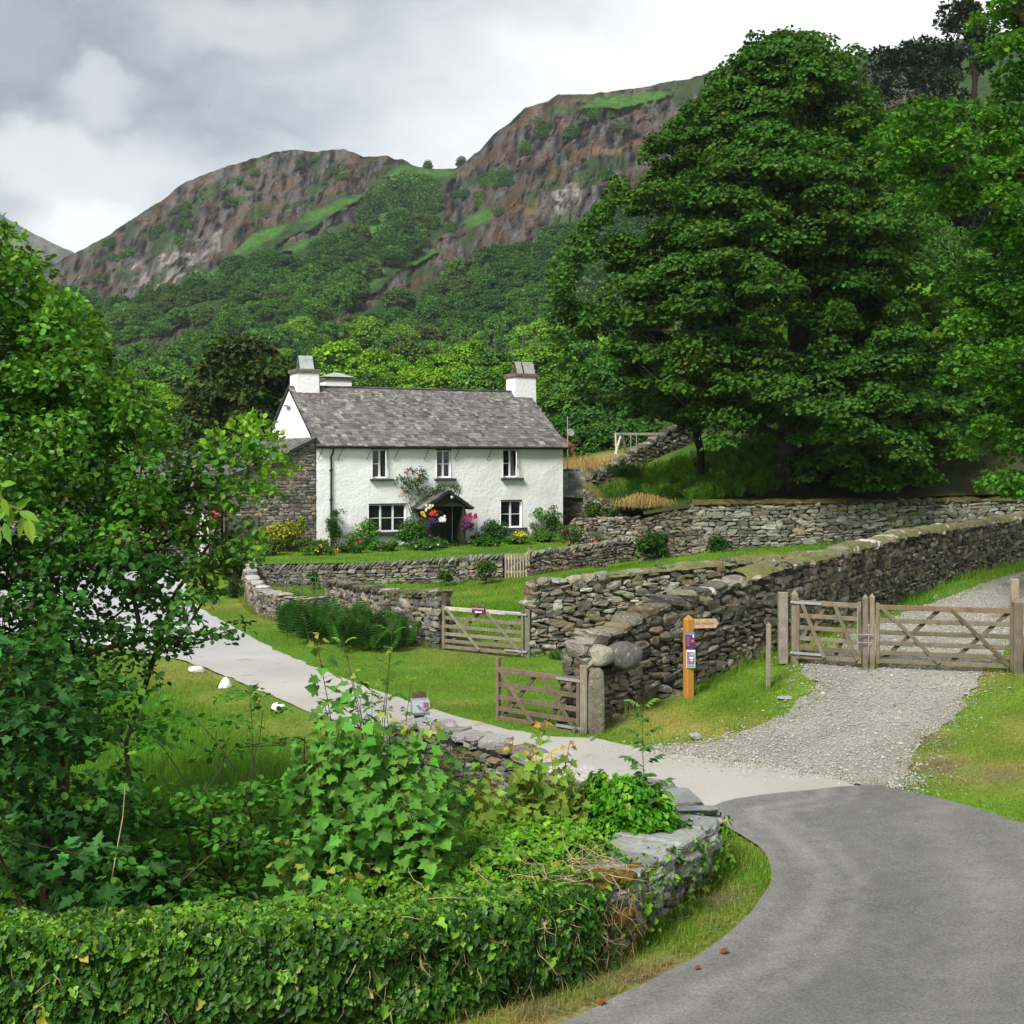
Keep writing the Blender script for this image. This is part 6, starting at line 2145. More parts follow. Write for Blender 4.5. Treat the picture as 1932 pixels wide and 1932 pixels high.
# ---- trees crowding the slope behind and right of the sycamore
for k, (x, yt, wd, Y, kd, lab) in enumerate((
        (1690, 350, 190, 75, 'larch', 'feathery light green larch right of the sycamore'), (1790, 430, 170, 70, 'larch', 'feathery green larch behind the oak boughs'), (1620, 200, 190, 88, 'slope', 'green tree filling the gap behind the right shoulder of the sycamore'),
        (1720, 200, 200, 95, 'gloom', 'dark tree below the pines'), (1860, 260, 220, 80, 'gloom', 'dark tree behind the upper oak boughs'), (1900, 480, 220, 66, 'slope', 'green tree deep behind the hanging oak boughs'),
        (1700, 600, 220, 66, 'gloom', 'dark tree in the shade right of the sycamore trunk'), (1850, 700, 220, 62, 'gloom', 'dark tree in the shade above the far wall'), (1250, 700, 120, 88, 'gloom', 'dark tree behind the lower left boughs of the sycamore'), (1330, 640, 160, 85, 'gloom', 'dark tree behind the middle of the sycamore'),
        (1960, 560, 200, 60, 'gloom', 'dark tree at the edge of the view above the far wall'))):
    r_ = wd / 2 / F * Y * 1.1
    X = px(x, Y)
    b_ = float(bank_z(X, Y))
    tz = H + (Y0 - yt) / F * Y
    t = empty('slope_tree', (X, Y, b_ - .2), lab, 'tree', 'trees on the slope behind the sycamore')
    hcr = max((tz - b_) * .88, 2)
    fl_ = hcr / 2 / r_
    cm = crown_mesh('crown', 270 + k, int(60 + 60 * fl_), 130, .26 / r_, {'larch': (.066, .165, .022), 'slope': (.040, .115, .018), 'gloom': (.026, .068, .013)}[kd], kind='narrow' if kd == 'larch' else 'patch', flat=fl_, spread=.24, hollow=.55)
    for nm, me, sc_, z_ in (('trunk', TRUNK[0], (r_ * .7, r_ * .7, (tz - b_) * .9), 0), ('crown', cm, (r_, r_, r_), (tz - b_) - hcr)):
        o = bpy.data.objects.new(nm, me)
        col.objects.link(o)
        o.parent = t
        o.location, o.scale, o.rotation_euler = (0, 0, z_), sc_, (0, 0, k * 1.3)

# ---- Scots pines on the skyline
g = np.random.default_rng(404)
for k, (x, yt, Y, lab, pads) in enumerate((
        (1832, 10, 105, 'Scots pine with bare bent trunk and flat top on the skyline', ((1815, 30, 34, 22), (1832, 45, 30, 20), (1800, 52, 16, 12), (1845, 70, 22, 14), (1826, 20, 22, 12), (1850, 120, 20, 14), (1795, 100, 30, 16), (1870, 100, 20, 14))),
        (1735, 85, 108, 'broad dark pine on the skyline left of the flat-topped one', ((1740, 95, 40, 20), (1700, 105, 36, 18), (1675, 125, 30, 16), (1720, 130, 50, 24), (1770, 120, 36, 22), (1690, 160, 44, 24), (1745, 165, 50, 26), (1790, 150, 36, 24), (1660, 175, 24, 16), (1720, 200, 60, 26), (1780, 200, 40, 24))))):
    p0 = at(x, 330, Y)
    b_ = np.array((p0[0] + .6, Y, min(float(hill_at(x, 480)[2]), float(bank_z(p0[0], Y)))))
    mb, wm = MB(), MB()
    C = np.array([at(a, b, Y + g.normal(0, .8)) for a, b, _, _ in pads])
    for c_, (_, _, w_, h_) in zip(C, pads):
        s_ = Y / F
        for _ in range(5):
            clump_leaves(mb, 'needle_tuft', [c_ + g.normal(0, .45, 3) * (w_ * s_, w_ * s_, h_ * s_)], w_ * s_ * .55, h_ * s_ * .6, 70, .55, (.022, .042, .018), g, .2, droop=-.2, up=.5)
    roots = [b_, b_ * .7 + p0 * .3, b_ * .3 + p0 * .7 + (.3, 0, 0), at(x + 5, 210, Y), at(x + 8, 150, Y), at(x - 2, 90 if k == 0 else 160, Y)]
    A_, par_, cnt_ = skeleton(roots, C, g, .1, .8)
    limbs(wm, A_, par_, cnt_, .22, .05, (.032, .024, .02), .5)
    tree_thing('scots_pine', lab, b_, mb, wm, 'needle')

# ---- yew behind the barn
g = np.random.default_rng(505)
yb = np.array((px(450, 76), 76, 1.5))
mb, wm = MB(), MB()
C = []
yp_y, yp_l, yp_r = [640, 680, 720, 760, 800, 840, 880, 930], [440, 405, 385, 365, 330, 315, 300, 290], [480, 525, 555, 565, 570, 560, 540, 520]
while len(C) < 170:
    y = g.uniform(650, 930)
    l_, r_ = np.interp(y, yp_y, yp_l), np.interp(y, yp_y, yp_r)
    a, k = g.uniform(0, 6.28), g.random() ** .4
    p = at((l_ + r_) / 2 + (r_ - l_) / 2 * k * math.cos(a), y, 76)
    C.append((p[0], 76 + (r_ - l_) / 2 / F * 76 * k * math.sin(a) * .8, p[2]))
C = np.array(C)
clump_leaves(mb, 'needle_tuft', C, g.uniform(.6, 1.2, len(C)), .35, 150, .5, (.040, .078, .018), g, .25, droop=.35, up=.6, hue=.12, tip=((.075, .085, .018), .12))
A_, par_, cnt_ = skeleton([yb, yb + (0, 0, 1.5), yb + (.1, 0, 4)], C[:90], g, .1, 1)
limbs(wm, A_, par_, cnt_, .5, .04, (.07, .045, .03), .5)
tree_thing('yew_tree', 'broad dark olive yew behind the stone barn', yb, mb, wm, 'needle')

# ---- oak whose boughs hang in from the right
g = np.random.default_rng(606)
OY = 31.0
ob_ = np.array((px(2130, OY), OY + 2, 1.9))
out = [(1868, 0), (1850, 60), (1880, 130), (1900, 190), (1800, 195), (1745, 200), (1690, 245), (1650, 265), (1668, 300), (1690, 330), (1720, 360), (1735, 395), (1800, 410), (1850, 440), (1880, 480), (1830, 520), (1800, 570), (1785, 600), (1830, 640), (1790, 680), (1800, 710), (1840, 740), (1850, 790), (1830, 840), (1870, 850), (1850, 895), (1905, 930), (2000, 930), (2300, 850), (2400, 400), (2300, -120), (1900, -120)]
C, CX = [], []
while len(C) < 330:
    x, y = g.uniform(1640, 2300), g.uniform(-110, 940)
    if x > 1990 and g.random() < .6:
        continue
    if inside(out, x, y):
        C.append(at(x, y, OY + g.normal(0, 1.3)))
C = np.array(C)
mb, wm = MB(), MB()
RX = g.uniform(.28, .62, len(C))
dpt = np.clip((C[:, 1] - OY + 1.3) / 3, 0, 1)
clump_leaves(mb, 'patch', C, RX, RX * .6, 190, .105, (.058, .175, .014), g, .28, droop=.3, tip=((.12, .27, .03), .14))
A_, par_, cnt_ = skeleton([ob_, ob_ + (0, 0, 3), at(2080, 620, OY), at(2060, 430, OY), at(2050, 250, OY), at(2060, 60, OY)], C[:200], g, .1, .7)
limbs(wm, A_, par_, cnt_, .4, .012, (.07, .06, .045), .5)
tree_thing('oak_tree', 'fresh green oak whose boughs hang into view over the track gates', ob_, mb, wm, 'leaf')

# ---- small tree among the bracken left of the sycamore trunk
g = np.random.default_rng(707)
tb_ = np.array((px(1326, 57.5), 57.5, float(bank_z(px(1326, 57.5), 57.5)) - .1))
mb, wm = MB(), MB()
C = np.array([at(g.normal(1310, 32), g.uniform(735, 795), 57.5 + g.normal(0, .8)) for _ in range(60)])
clump_leaves(mb, 'patch', C, g.uniform(.4, .75, len(C)), .3, 120, .17, (.042, .12, .018), g, .25)
A_, par_, cnt_ = skeleton([tb_, at(1322, 850, 57.5), at(1314, 815, 57.5)], C, g, .1, .7)
limbs(wm, A_, par_, cnt_, .17, .02, (.05, .04, .03), .5)
tree_thing('young_sycamore_tree', 'slim leaning tree on the bracken bank left of the sycamore trunk', tb_, mb, wm)
# ------------------------------------------------------------------ plants near and in the garden
def region_points(poly, n, Y, dY, g, fn=None):
    poly = np.array(poly, float)
    lo, hi = poly.min(0), poly.max(0)
    out_ = []
    while len(out_) < n:
        x, y = g.uniform(lo[0], hi[0]), g.uniform(lo[1], hi[1])
        if inside(poly, x, y) and (fn is None or g.random() < fn(x, y)):
            out_.append(at(x, y, Y + g.normal(0, dY)))
    return np.array(out_)


# ---- alder at the left
g = np.random.default_rng(811)
AY = 15.0
dense = [(-330, 330), (-60, 420), (20, 448), (60, 505), (92, 560), (138, 580), (150, 615), (182, 650), (196, 700), (240, 730), (272, 775), (300, 815), (305, 860), (285, 905), (300, 960), (250, 1010), (200, 1040), (120, 1060), (0, 1090), (-330, 1150)]
arm = [(290, 905), (330, 880), (385, 850), (415, 828), (455, 815), (485, 800), (512, 838), (522, 862), (495, 885), (525, 925), (492, 942), (450, 962), (420, 985), (460, 1010), (500, 1040), (470, 1062), (420, 1072), (380, 1092), (330, 1060), (290, 1040), (250, 1030), (280, 960)]
low = [(300, 1060), (420, 1120), (436, 1165), (452, 1192), (395, 1215), (340, 1225), (318, 1262), (290, 1290), (255, 1330), (330, 1330), (250, 1370), (190, 1400), (100, 1450), (0, 1500), (-300, 1500), (-300, 1100), (0, 1080), (150, 1050)]
Cd = region_points(dense, 470, AY, .8, g)
Ca = region_points(arm, 84, AY - .2, .35, g)
Cl = np.concatenate([region_points(low, 430, AY - .3, .7, g, lambda x, y: .35 + .65 * (x < 120) - .2 * (1120 < y < 1230 and 120 < x < 330)), region_points([(20, 1040), (330, 1040), (400, 1110), (330, 1230), (60, 1230)], 70, AY, .6, g)])
mb, wm = MB(), MB()
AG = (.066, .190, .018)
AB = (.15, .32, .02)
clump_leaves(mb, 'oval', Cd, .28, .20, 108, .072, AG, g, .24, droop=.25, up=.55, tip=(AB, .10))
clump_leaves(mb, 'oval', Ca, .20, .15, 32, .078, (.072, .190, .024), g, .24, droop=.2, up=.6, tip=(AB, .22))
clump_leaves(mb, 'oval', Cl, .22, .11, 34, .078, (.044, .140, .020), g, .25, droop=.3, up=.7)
edge_ = [(25, 450), (62, 505), (95, 555), (140, 580), (152, 615), (185, 650), (200, 700), (242, 730), (275, 772), (302, 812), (300, 850), (415, 828), (455, 812), (487, 800), (515, 840), (235, 745), (170, 640), (120, 570), (110, 600), (160, 690), (210, 760), (250, 800), (520, 868), (500, 925)]
E = []
for x, y in edge_:
    for _ in range(3):
        E.append(at(x + g.normal(-6, 9), y + g.normal(4, 9), AY + g.normal(-.2, .4)))
clump_leaves(mb, 'oval', E, .13, .17, 22, .07, AB, g, .22, droop=-.35, up=.3)
ab_ = np.array((px(120, AY), AY, -.2))
roots = [ab_, at(112, 1540, AY), at(120, 1430, AY), at(100, 1280, AY + .1)]
T = np.concatenate([Cd[::3], Ca, Cl[::2]])
A_, par_, cnt_ = skeleton(roots, T, g, .1, .45)
limbs(wm, A_, par_, cnt_, .075, .004, (.07, .046, .034), .6)
for pts_ in ([(250, 1560), (238, 1400), (262, 1330), (285, 1250), (318, 1170), (350, 1080)], [(60, 1660), (40, 1500), (75, 1330), (120, 1180), (180, 1080), (260, 1000)], [(262, 1330), (330, 1120), (400, 1020), (440, 920)]):
    wm.tube([at(x, y, AY - .15 + .05 * k) for k, (x, y) in enumerate(pts_)], np.linspace(.032, .008, len(pts_)), 6, (.085, .052, .038))
tree_thing('alder_tree', 'round-leaved alder filling the left edge beside the drive', ab_, mb, wm, 'leaf_gloss')

# ---- a bright spray reaching in close to the camera
mb, wm = MB(), MB()
BY = 7.0
pts_ = [at(-40, 905, BY), at(10, 950, BY), at(38, 962, BY), at(55, 975, BY)]
wm.tube(pts_, [.008, .006, .004, .003], 5, (.16, .13, .08))
P, D, N = [], [], []
for x, y, dx_, dy_ in ((0, 925, -.2, -1), (5, 940, .4, -1), (12, 955, -.6, -1), (20, 958, .1, -1), (36, 965, .9, -.3), (45, 972, -.2, -1), (52, 978, .3, -1), (56, 980, .8, -.8), (2, 915, .5, .1), (30, 962, .5, .4), (-10, 990, .2, -1), (8, 985, .3, -.9)):
    P.append(at(x, y, BY + g.normal(0, .05)))
    D.append((dx_, -.3, dy_))
    N.append((g.normal(0, .4), -.8, .5))
leaves(mb, 'narrow', P, D, N, g.uniform(.10, .15, len(P)), rand_tint((.13, .25, .03), len(P), .2), 1.3)
t = empty('overhanging_branch', tuple(pts_[0]), 'bright yellow-green leafy branch tip hanging in at the far left edge', 'branch')
wm.build('twig', M['twig'], t)
mb.build('leaves', M['leaf'], t)


def stem_pts(a, b, g, n=7, bow=.06):
    a, b = np.array(a, float), np.array(b, float)
    t_ = np.linspace(0, 1, n)[:, None]
    off = g.normal(0, bow, 3) * np.linalg.norm(b - a)
    return a + (b - a) * t_ + off * np.sin(t_ * np.pi)


def sapling(name, label, base, tips, g, kind, size, tint, tip_tint, n_tip, stem_col, gap=.12, start=.25, pet=.13, cat='sapling', group=None, drop=.30, leafmat='leaf', r0=.011, taper=.55, v=.2):
    """upright shoots with opposite pairs of leaves, the youngest coloured tip_tint"""
    mb, wm = MB(), MB()
    P, D, N, S, Cc = [], [], [], [], []
    top_z = max(q_[2] for q_ in tips)
    for tp in tips:
        sp_ = stem_pts(base + g.normal(0, .10, 3) * (1, 1, 0), tp, g)
        L = np.linalg.norm(np.diff(sp_, axis=0), axis=1).sum()
        wm.tube(sp_, np.linspace(r0, r0 * .3, len(sp_)), 5, np.array(stem_col) * g.uniform(.7, 1.2))
        n_ = max(3, int(L * (1 - start) / gap))
        a0 = g.uniform(0, 6.28)
        for k in range(n_ + 1):
            f = start + (1 - start) * k / n_
            q_ = np.array([np.interp(f, np.linspace(0, 1, len(sp_)), sp_[:, j]) for j in range(3)])
            for m_ in range(2):
                a = a0 + k * 1.57 + m_ * np.pi + g.normal(0, .3)
                o_ = np.array((math.cos(a), math.sin(a), 0))
                age = 1 - f
                pl = pet * (.35 + age) * g.uniform(.7, 1.3)
                pe = q_ + o_ * pl + UP * pl * g.uniform(.1, .6)
                wm.tube([q_, (q_ + pe) / 2 + UP * .01, pe], .0022, 3, (.20, .07, .03) if m_ else (.14, .13, .04), cap=False)
                P.append(pe)
                D.append(o_ * .8 - UP * (drop + g.normal(0, .25)) + g.normal(0, .2, 3))
                N.append(UP * .8 + o_ * .25 + np.array((0, -.55, 0)) + g.normal(0, .28, 3))
                S.append(size * (taper + (1 - taper) * min(1, age * 2.2 + .15)) * g.uniform(.75, 1.2))
                young = k > n_ - n_tip and tp[2] > top_z - .35
                if young:
                    S[-1] *= .7
                Cc.append(np.array(tip_tint if young else tint) * (1 + g.normal(0, v)) * (1 + g.normal(0, .08, 3)))
    leaves(mb, kind, P, D, N, np.array(S), np.clip(Cc, .004, .9))
    t = empty(name, base, label, cat, group)
    wm.build('stem', M['twig'], t)
    mb.build('leaves', M[leafmat], t)
    return t


g = np.random.default_rng(822)
SYC = (.105, .275, .040)
YEL = (.34, .40, .06)
sapling('sycamore_sapling', 'big-leaved green sycamore sapling with tall yellow-tipped shoots behind the ivy', np.array((px(640, 13.2), 13.2, -.1)),
        [at(596, 1200, 13.2), at(660, 1268, 13.0), at(612, 1330, 13.0), at(575, 1390, 12.9), at(640, 1375, 12.7), at(700, 1400, 12.8), at(760, 1400, 13.0), at(800, 1440, 13.1), at(835, 1480, 13.0), at(560, 1470, 12.7), at(600, 1450, 12.5), at(690, 1490, 12.4), at(760, 1500, 12.6), at(640, 1500, 12.3), at(820, 1530, 12.8), at(580, 1560, 12.4), at(660, 1560, 12.2), at(620, 1420, 12.8)], g, 'maple', .155, SYC, YEL, 2, (.045, .022, .016), gap=.072, start=.25, pet=.16)
sapling('sycamore_sapling', 'broad leafy green sycamore sapling at the right side of the tall yellow-tipped one', np.array((px(765, 12.9), 12.9, -.1)),
        [at(730, 1350, 13.0), at(775, 1370, 13.1), at(815, 1365, 13.2), at(845, 1430, 13.1), at(860, 1500, 12.9), at(800, 1470, 12.6), at(745, 1450, 12.5), at(770, 1530, 12.4), at(835, 1560, 12.6), at(715, 1520, 12.3), at(790, 1590, 12.3), at(690, 1440, 12.7)], g, 'maple', .155, SYC, YEL, 2, (.045, .022, .016), gap=.072, start=.25, pet=.16)
sapling('sycamore_sapling', 'low sycamore sapling with one yellow shoot at the edge of the ivy', np.array((px(600, 12.0), 12.0, .1)),
        [at(532, 1592, 12.0), at(520, 1640, 11.9), at(570, 1650, 11.8), at(620, 1640, 11.8), at(660, 1660, 11.7), at(700, 1640, 11.9)], g, 'maple', .17, SYC, YEL, 1, (.06, .03, .02), gap=.13, start=.45, pet=.15)
sapling('maple_sapling', 'yellowing red-stemmed sycamore sapling beside the ivy bush', np.array((px(1000, 14.6), 14.6, -.1)),
        [at(888, 1475, 14.4), at(900, 1540, 14.2), at(960, 1400, 14.9), at(1030, 1362, 14.9), at(1040, 1420, 14.6), at(985, 1450, 14.4), at(1085, 1460, 14.7), at(1110, 1478, 14.7), at(940, 1560, 14.0), at(1000, 1530, 14.1), at(1060, 1520, 14.3), at(960, 1600, 13.8), at(1010, 1480, 14.6), at(865, 1570, 14.0), at(900, 1440, 14.6), at(930, 1490, 14.2), at(1075, 1400, 14.9), at(1000, 1420, 14.7), at(1040, 1570, 13.9), at(1095, 1540, 14.4)], g, 'maple', .13, (.165, .275, .038), (.50, .32, .05), 2, (.20, .045, .02), gap=.075, start=.35, pet=.11)


def ash_shoots(name, label, base, tips, g, tint, tip_tint, leaflet=.075, gap=.16, start=.25, stem=(.05, .05, .03), group=None, r0=.009, cat='sapling', rach=.2):
    mb, wm = MB(), MB()
    P, D, N, S, Cc = [], [], [], [], []
    for tp in tips:
        sp_ = stem_pts(base + g.normal(0, .06, 3) * (1, 1, 0), tp, g, bow=.03)
        wm.tube(sp_, np.linspace(r0, r0 * .3, len(sp_)), 5, stem)
        L = np.linalg.norm(tp - base)
        n_ = max(2, int(L * (1 - start) / gap))
        a0 = g.uniform(0, 6)
        for k in range(n_ + 1):
            f = start + (1 - start) * k / n_
            q_ = np.array([np.interp(f, np.linspace(0, 1, len(sp_)), sp_[:, j]) for j in range(3)])
            for m_ in range(2):
                a = a0 + k * 1.57 + m_ * np.pi
                o_ = np.array((math.cos(a), math.sin(a), 0))
                ln = rach * (.5 + .8 * (1 - f)) * g.uniform(.8, 1.2)
                e_ = q_ + o_ * ln * .85 + UP * ln * (.35 + .4 * f)
                mid = (q_ + e_) / 2 + UP * ln * .12
                wm.tube([q_, mid, e_], .002, 3, (.1, .12, .04), cap=False)
                sd_ = np.array((-o_[1], o_[0], 0))
                for j in range(4):
                    ff = .35 + .62 * j / 3
                    c_ = q_ + (e_ - q_) * ff + UP * ln * .12 * math.sin(ff * 3.1)
                    for s_ in (-1, 1):
                        P.append(c_)
                        D.append(o_ * .55 + sd_ * s_ + g.normal(0, .15, 3) - UP * .25)
                        N.append(UP + np.array((0, -.3, 0)) + g.normal(0, .2, 3))
                        S.append(leaflet * (1 - .3 * abs(ff - .6)) * (.6 + .6 * (1 - f)) * g.uniform(.85, 1.15))
                        Cc.append(np.array(tip_tint if k == n_ else tint) * (1 + g.normal(0, .18)))
                P.append(e_)
                D.append(o_ + UP * .1)
                N.append(UP + np.array((0, -.3, 0)))
                S.append(leaflet)
                Cc.append(np.array(tip_tint if k == n_ else tint))
    leaves(mb, 'narrow', P, D, N, np.array(S), np.clip(Cc, .004, .9), 1.5)
    t = empty(name, base, label, cat, group)
    wm.build('stem', M['twig'], t)
    mb.build('leaves', M['leaf'], t)
    return t


ash_shoots('ash_sapling', 'slender ash sapling with a yellow-green top standing before the white drive', np.array((px(700, 14.2), 14.2, -.1)), [at(747, 1102, 14.4), at(648, 1215, 14.2), at(702, 1300, 14.0), at(775, 1290, 14.3), at(735, 1240, 14.1), at(680, 1320, 13.8)], g, (.06, .17, .025), (.22, .36, .04))
ash_shoots('elder_shrub', 'small dark pinnate shrub spreading over the near wall beside the sapling', np.array((px(850, 17.6), 17.6, -.1)), [at(800, 1345, 17.4), at(850, 1390, 17.5), at(880, 1420, 17.2), at(905, 1440, 17.0), at(830, 1440, 16.8), at(930, 1460, 17.0)], g, (.04, .12, .02), (.06, .16, .02), cat='shrub')
ash_shoots('ash_seedling', 'single ash seedling rising from the top of the ivy bush', np.array((px(1208, 15.1), 15.1, .75)), [at(1212, 1338, 15.1)], g, (.07, .17, .035), (.13, .27, .04), gap=.15, start=.12, r0=.008, rach=.25, leaflet=.115)

# ---- hazel and dark sycamore scrub at the lower left
g = np.random.default_rng(833)
C = region_points([(150, 1345), (250, 1330), (330, 1300), (420, 1330), (470, 1290), (545, 1330), (560, 1450), (520, 1500), (545, 1560), (520, 1700), (380, 1740), (180, 1740), (140, 1600)], 200, 13.2, .7, g, lambda x, y: .30 + .7 * (y > 1480) - .2 * (x > 330 and 1330 < y < 1480))
mb, wm = MB(), MB()
clump_leaves(mb, 'oval', C, .24, .06, 24,   .08, (.064, .195, .022), g, .22, droop=.12, up=1.5, tip=((.13, .25, .04), .05))
hb = np.array((px(360, 12.9), 12.9, -.15))
for tp in (at(215, 1370, 12.7), at(350, 1335, 12.8), at(430, 1400, 13), at(300, 1450, 12.6), at(470, 1300, 13.4)):
    wm.tube(stem_pts(hb, tp, g), np.linspace(.014, .004, 7), 5, (.05, .035, .022))
A_, par_, cnt_ = skeleton([hb, hb + (0, 0, .3)], C[::2], g, .1, .4)
limbs(wm, A_, par_, cnt_, .02, .004, (.055, .042, .03), .5)
tree_thing('hazel_bush', 'spreading hazel scrub with flat sprays of leaves behind the ivy-covered wall', hb, mb, wm, 'leaf', None, 'bush', 'twig', 'leaves', 'stem')
C = region_points([(-60, 1180), (60, 1190), (140, 1250), (210, 1330), (190, 1420), (240, 1500), (215, 1600), (330, 1640), (300, 1745), (-60, 1745)], 180, 12.6, .6, g)
mb, wm = MB(), MB()
clump_leaves(mb, 'maple', C, .24, .08, 15, .10, (.042, .130, .028), g, .25, droop=.3, up=1.2, tip=((.07, .16, .05), .08))
db = np.array((px(80, 12.8), 12.8, -.15))
A_, par_, cnt_ = skeleton([db, db + (0, 0, .4), db + (.05, 0, 1.2)], C[::2], g, .1, .4)
limbs(wm, A_, par_, cnt_, .045, .004, (.075, .04, .028), .5)
tree_thing('sycamore_scrub', 'dark young sycamore scrub under the alder at the lower left', db, mb, wm, 'leaf', None, 'bush', 'bark', 'leaves', 'stem')
# a tall dead stalk
mb = MB()
mb.tube([at(185, 1760, 11.2), at(205, 1690, 11.3), at(232, 1540, 11.5), at(236, 1480, 11.5)], [.006, .006, .004, .002], 5, (.45, .38, .22))
tag(mb.build('dead_stalk', M['twig'], origin=tuple(at(185, 1760, 11.2))), 'pale dry stalk rising from the ivy before the hazel scrub', 'stalk')

# ---- ivy over the near wall
g = np.random.default_rng(844)
NPc = Path(near_path)
s_end = NPc.len
s_face0 = NPc.L[9] + .35
mb, wm = MB(), MB()
IV, IVB, IVY = (.042, .130, .012), (.14, .285, .022), (.34, .34, .04)


def ivy_cover(n, s_lo, s_hi, where, size, pb, g, thin=None):
    t_ = g.uniform(s_lo, s_hi, n)
    q_, tn = NPc(t_), NPc.tan(t_)
    nr_ = np.stack([tn[:, 1], -tn[:, 0]], 1)          # right of the path: into the field
    if where == 'face':
        h = g.uniform(0, 1, n)
        hh = (q_[:, 3] - q_[:, 2])
        bulge = .0 + .30 * vnoise(t_, h * 1.2, .42, 3) + .07 * np.sin(h * 3) - .05 * (h > .95) - .07 * g.random(n) ** 2
        P = np.column_stack([q_[:, :2] - nr_ * (.29 + bulge)[:, None], q_[:, 2] + hh * h * (1.02 + .22 * vnoise(t_, t_ * 0, .5, 17))])
        N = np.column_stack([-nr_ * 1.0, .25 + .5 * h]) + g.normal(0, .42, (n, 3))
        D = np.column_stack([g.normal(0, .75, (n, 2)), np.full(n, -.8)])
    elif where == 'top':
        w2 = g.uniform(-.48, .6, n)
        bump = -.03 + .24 * vnoise(t_, w2, .55, 5) + .05 * vnoise(t_, w2, .15, 6)
        P = np.column_stack([q_[:, :2] + nr_ * w2[:, None], q_[:, 3] + bump - .5 * np.clip(w2 - .3, 0, 1) - .8 * np.clip(-w2 - .3, 0, 1)])
        N = np.column_stack([-nr_ * .35, np.ones(n)]) + g.normal(0, .42, (n, 3))
        D = np.column_stack([-nr_ * .5 + g.normal(0, .6, (n, 2)), g.normal(-.35, .2, n)])
    if thin is not None:
        k = g.random(n) < thin(t_, P)
        P, N, D, t_ = P[k], N[k], D[k], t_[k]
    m = len(P)
    cl = rand_tint(np.array(IV) * (.8 if where == 'face' else 1), m, .28, .12, g)  # road-face leaves darker than the top: its weaker light put into the tint
    pbr = pb(t_) if callable(pb) else pb
    b_ = g.random(m) < pbr
    cl[b_] = rand_tint(IVB, b_.sum(), .22, .1, g)
    y_ = g.random(m) < .012
    cl[y_] = rand_tint(IVY, y_.sum(), .2, .1, g)
    leaves(mb, 'ivy', P, D, N, size * g.gamma(9, 1 / 9, m), cl)


fade_end = lambda t_, P: np.clip((t_ - s_face0 + .25) / 1.1, 0, 1) ** .8
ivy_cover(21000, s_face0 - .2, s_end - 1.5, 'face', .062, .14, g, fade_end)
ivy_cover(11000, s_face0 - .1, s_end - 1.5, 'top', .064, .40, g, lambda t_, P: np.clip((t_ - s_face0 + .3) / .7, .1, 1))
ivy_cover(900, NPc.L[5], s_face0 + .3, 'face', .052, .6, g, lambda t_, P: .25 + .75 * (vnoise(t_, P[:, 2], .3, 31) > .55))
ivy_cover(700, NPc.L[5] + .3, s_face0 + .3, 'top', .05, .6, g, lambda t_, P: 1.0 * (vnoise(t_, P[:, 0], .3, 33) > .58))
# the mat that spills inwards behind the wall at the bend
zone_in = G((1255, 1690), (1235, 1625), (1165, 1650)) and [(1.3, 14.0), (1.0, 14.6), (.1, 14.8), (-.6, 14.0), (-1.6, 12.9), (-2.6, 12.0), (-1.3, 11.8), (-.1, 12.4), (.6, 12.95)]
zi = np.array(zone_in)
n = 15000
P2 = zi.min(0) + g.uniform(0, 1, (n, 2)) * (zi.max(0) - zi.min(0))
P2 = P2[inside(zi, P2[:, 0], P2[:, 1])]
n = len(P2)
edge_d = polydist(np.vstack([zi, zi[:1]]), P2[:, 0], P2[:, 1])
hgt = .45 + .42 * np.clip(edge_d / .35, 0, 1) * (.7 + .5 * vnoise(P2[:, 0], P2[:, 1], .4, 3)) + .12 * vnoise(P2[:, 0], P2[:, 1], .15, 4)
N = np.column_stack([g.normal(0, .45, n), g.normal(-.25, .45, n), np.ones(n)])
D = np.column_stack([g.normal(0, .6, (n, 2)) + (0, -.4), g.normal(-.3, .3, n)])
cl = rand_tint((.095, .25, .014), n, .25, .1, g)
b_ = g.random(n) < .35
cl[b_] = rand_tint((.16, .33, .02), b_.sum(), .2, .1, g)
leaves(mb, 'ivy', np.column_stack([P2, hgt - .03 * g.random(n)]), D, N, .06 * g.uniform(.6, 1.3, n), cl)
for _ in range(430):             # bare runners, most of them where the ivy thins out at the bend
    t0 = s_face0 - .7 + (g.gamma(1.6, .75) if _ < 260 else g.uniform(1, 7))
    q_, tn = NPc(t0), NPc.tan(np.array([t0]))[0]
    nr_ = np.array((tn[1], -tn[0]))
    h0 = g.uniform(.15, 1.02)
    p = np.array((*(q_[:2] - nr_ * (.36 + g.uniform(0, .16))), q_[2] + (q_[3] - q_[2]) * h0))
    pts_ = [p]
    d = np.array((*(tn * g.normal(0, .6) - nr_ * .1), -g.uniform(.1, 1)))
    for _k in range(g.integers(3, 6)):
        d = unit(d + g.normal(0, .35, 3) + (0, 0, -.12))
        p = p + d * g.uniform(.04, .09)
        pts_.append(p)
    wm.tube(pts_, np.linspace(g.uniform(.004, .007), .002, len(pts_)), 4, np.array((.30, .22, .12)) * g.uniform(.5, 1.25))
for _ in range(110):
    t0 = s_face0 - .9 + g.gamma(1.6, .55)
    q_, tn = NPc(t0), NPc.tan(np.array([t0]))[0]
    nr_ = np.array((tn[1], -tn[0]))
    p = np.array((*(q_[:2] + nr_ * g.uniform(-.3, .35)), q_[3] + .04 + g.uniform(0, .12)))
    pts_ = [p]
    d = np.array((g.normal(), g.normal(), .1))
    for _k in range(5):
        d = unit(d + g.normal(0, .4, 3) * (1, 1, .4))
        p = p + d * g.uniform(.05, .1)
        pts_.append(p)
    wm.tube(pts_, np.linspace(.006, .002, len(pts_)), 4, np.array((.33, .25, .14)) * g.uniform(.6, 1.2))
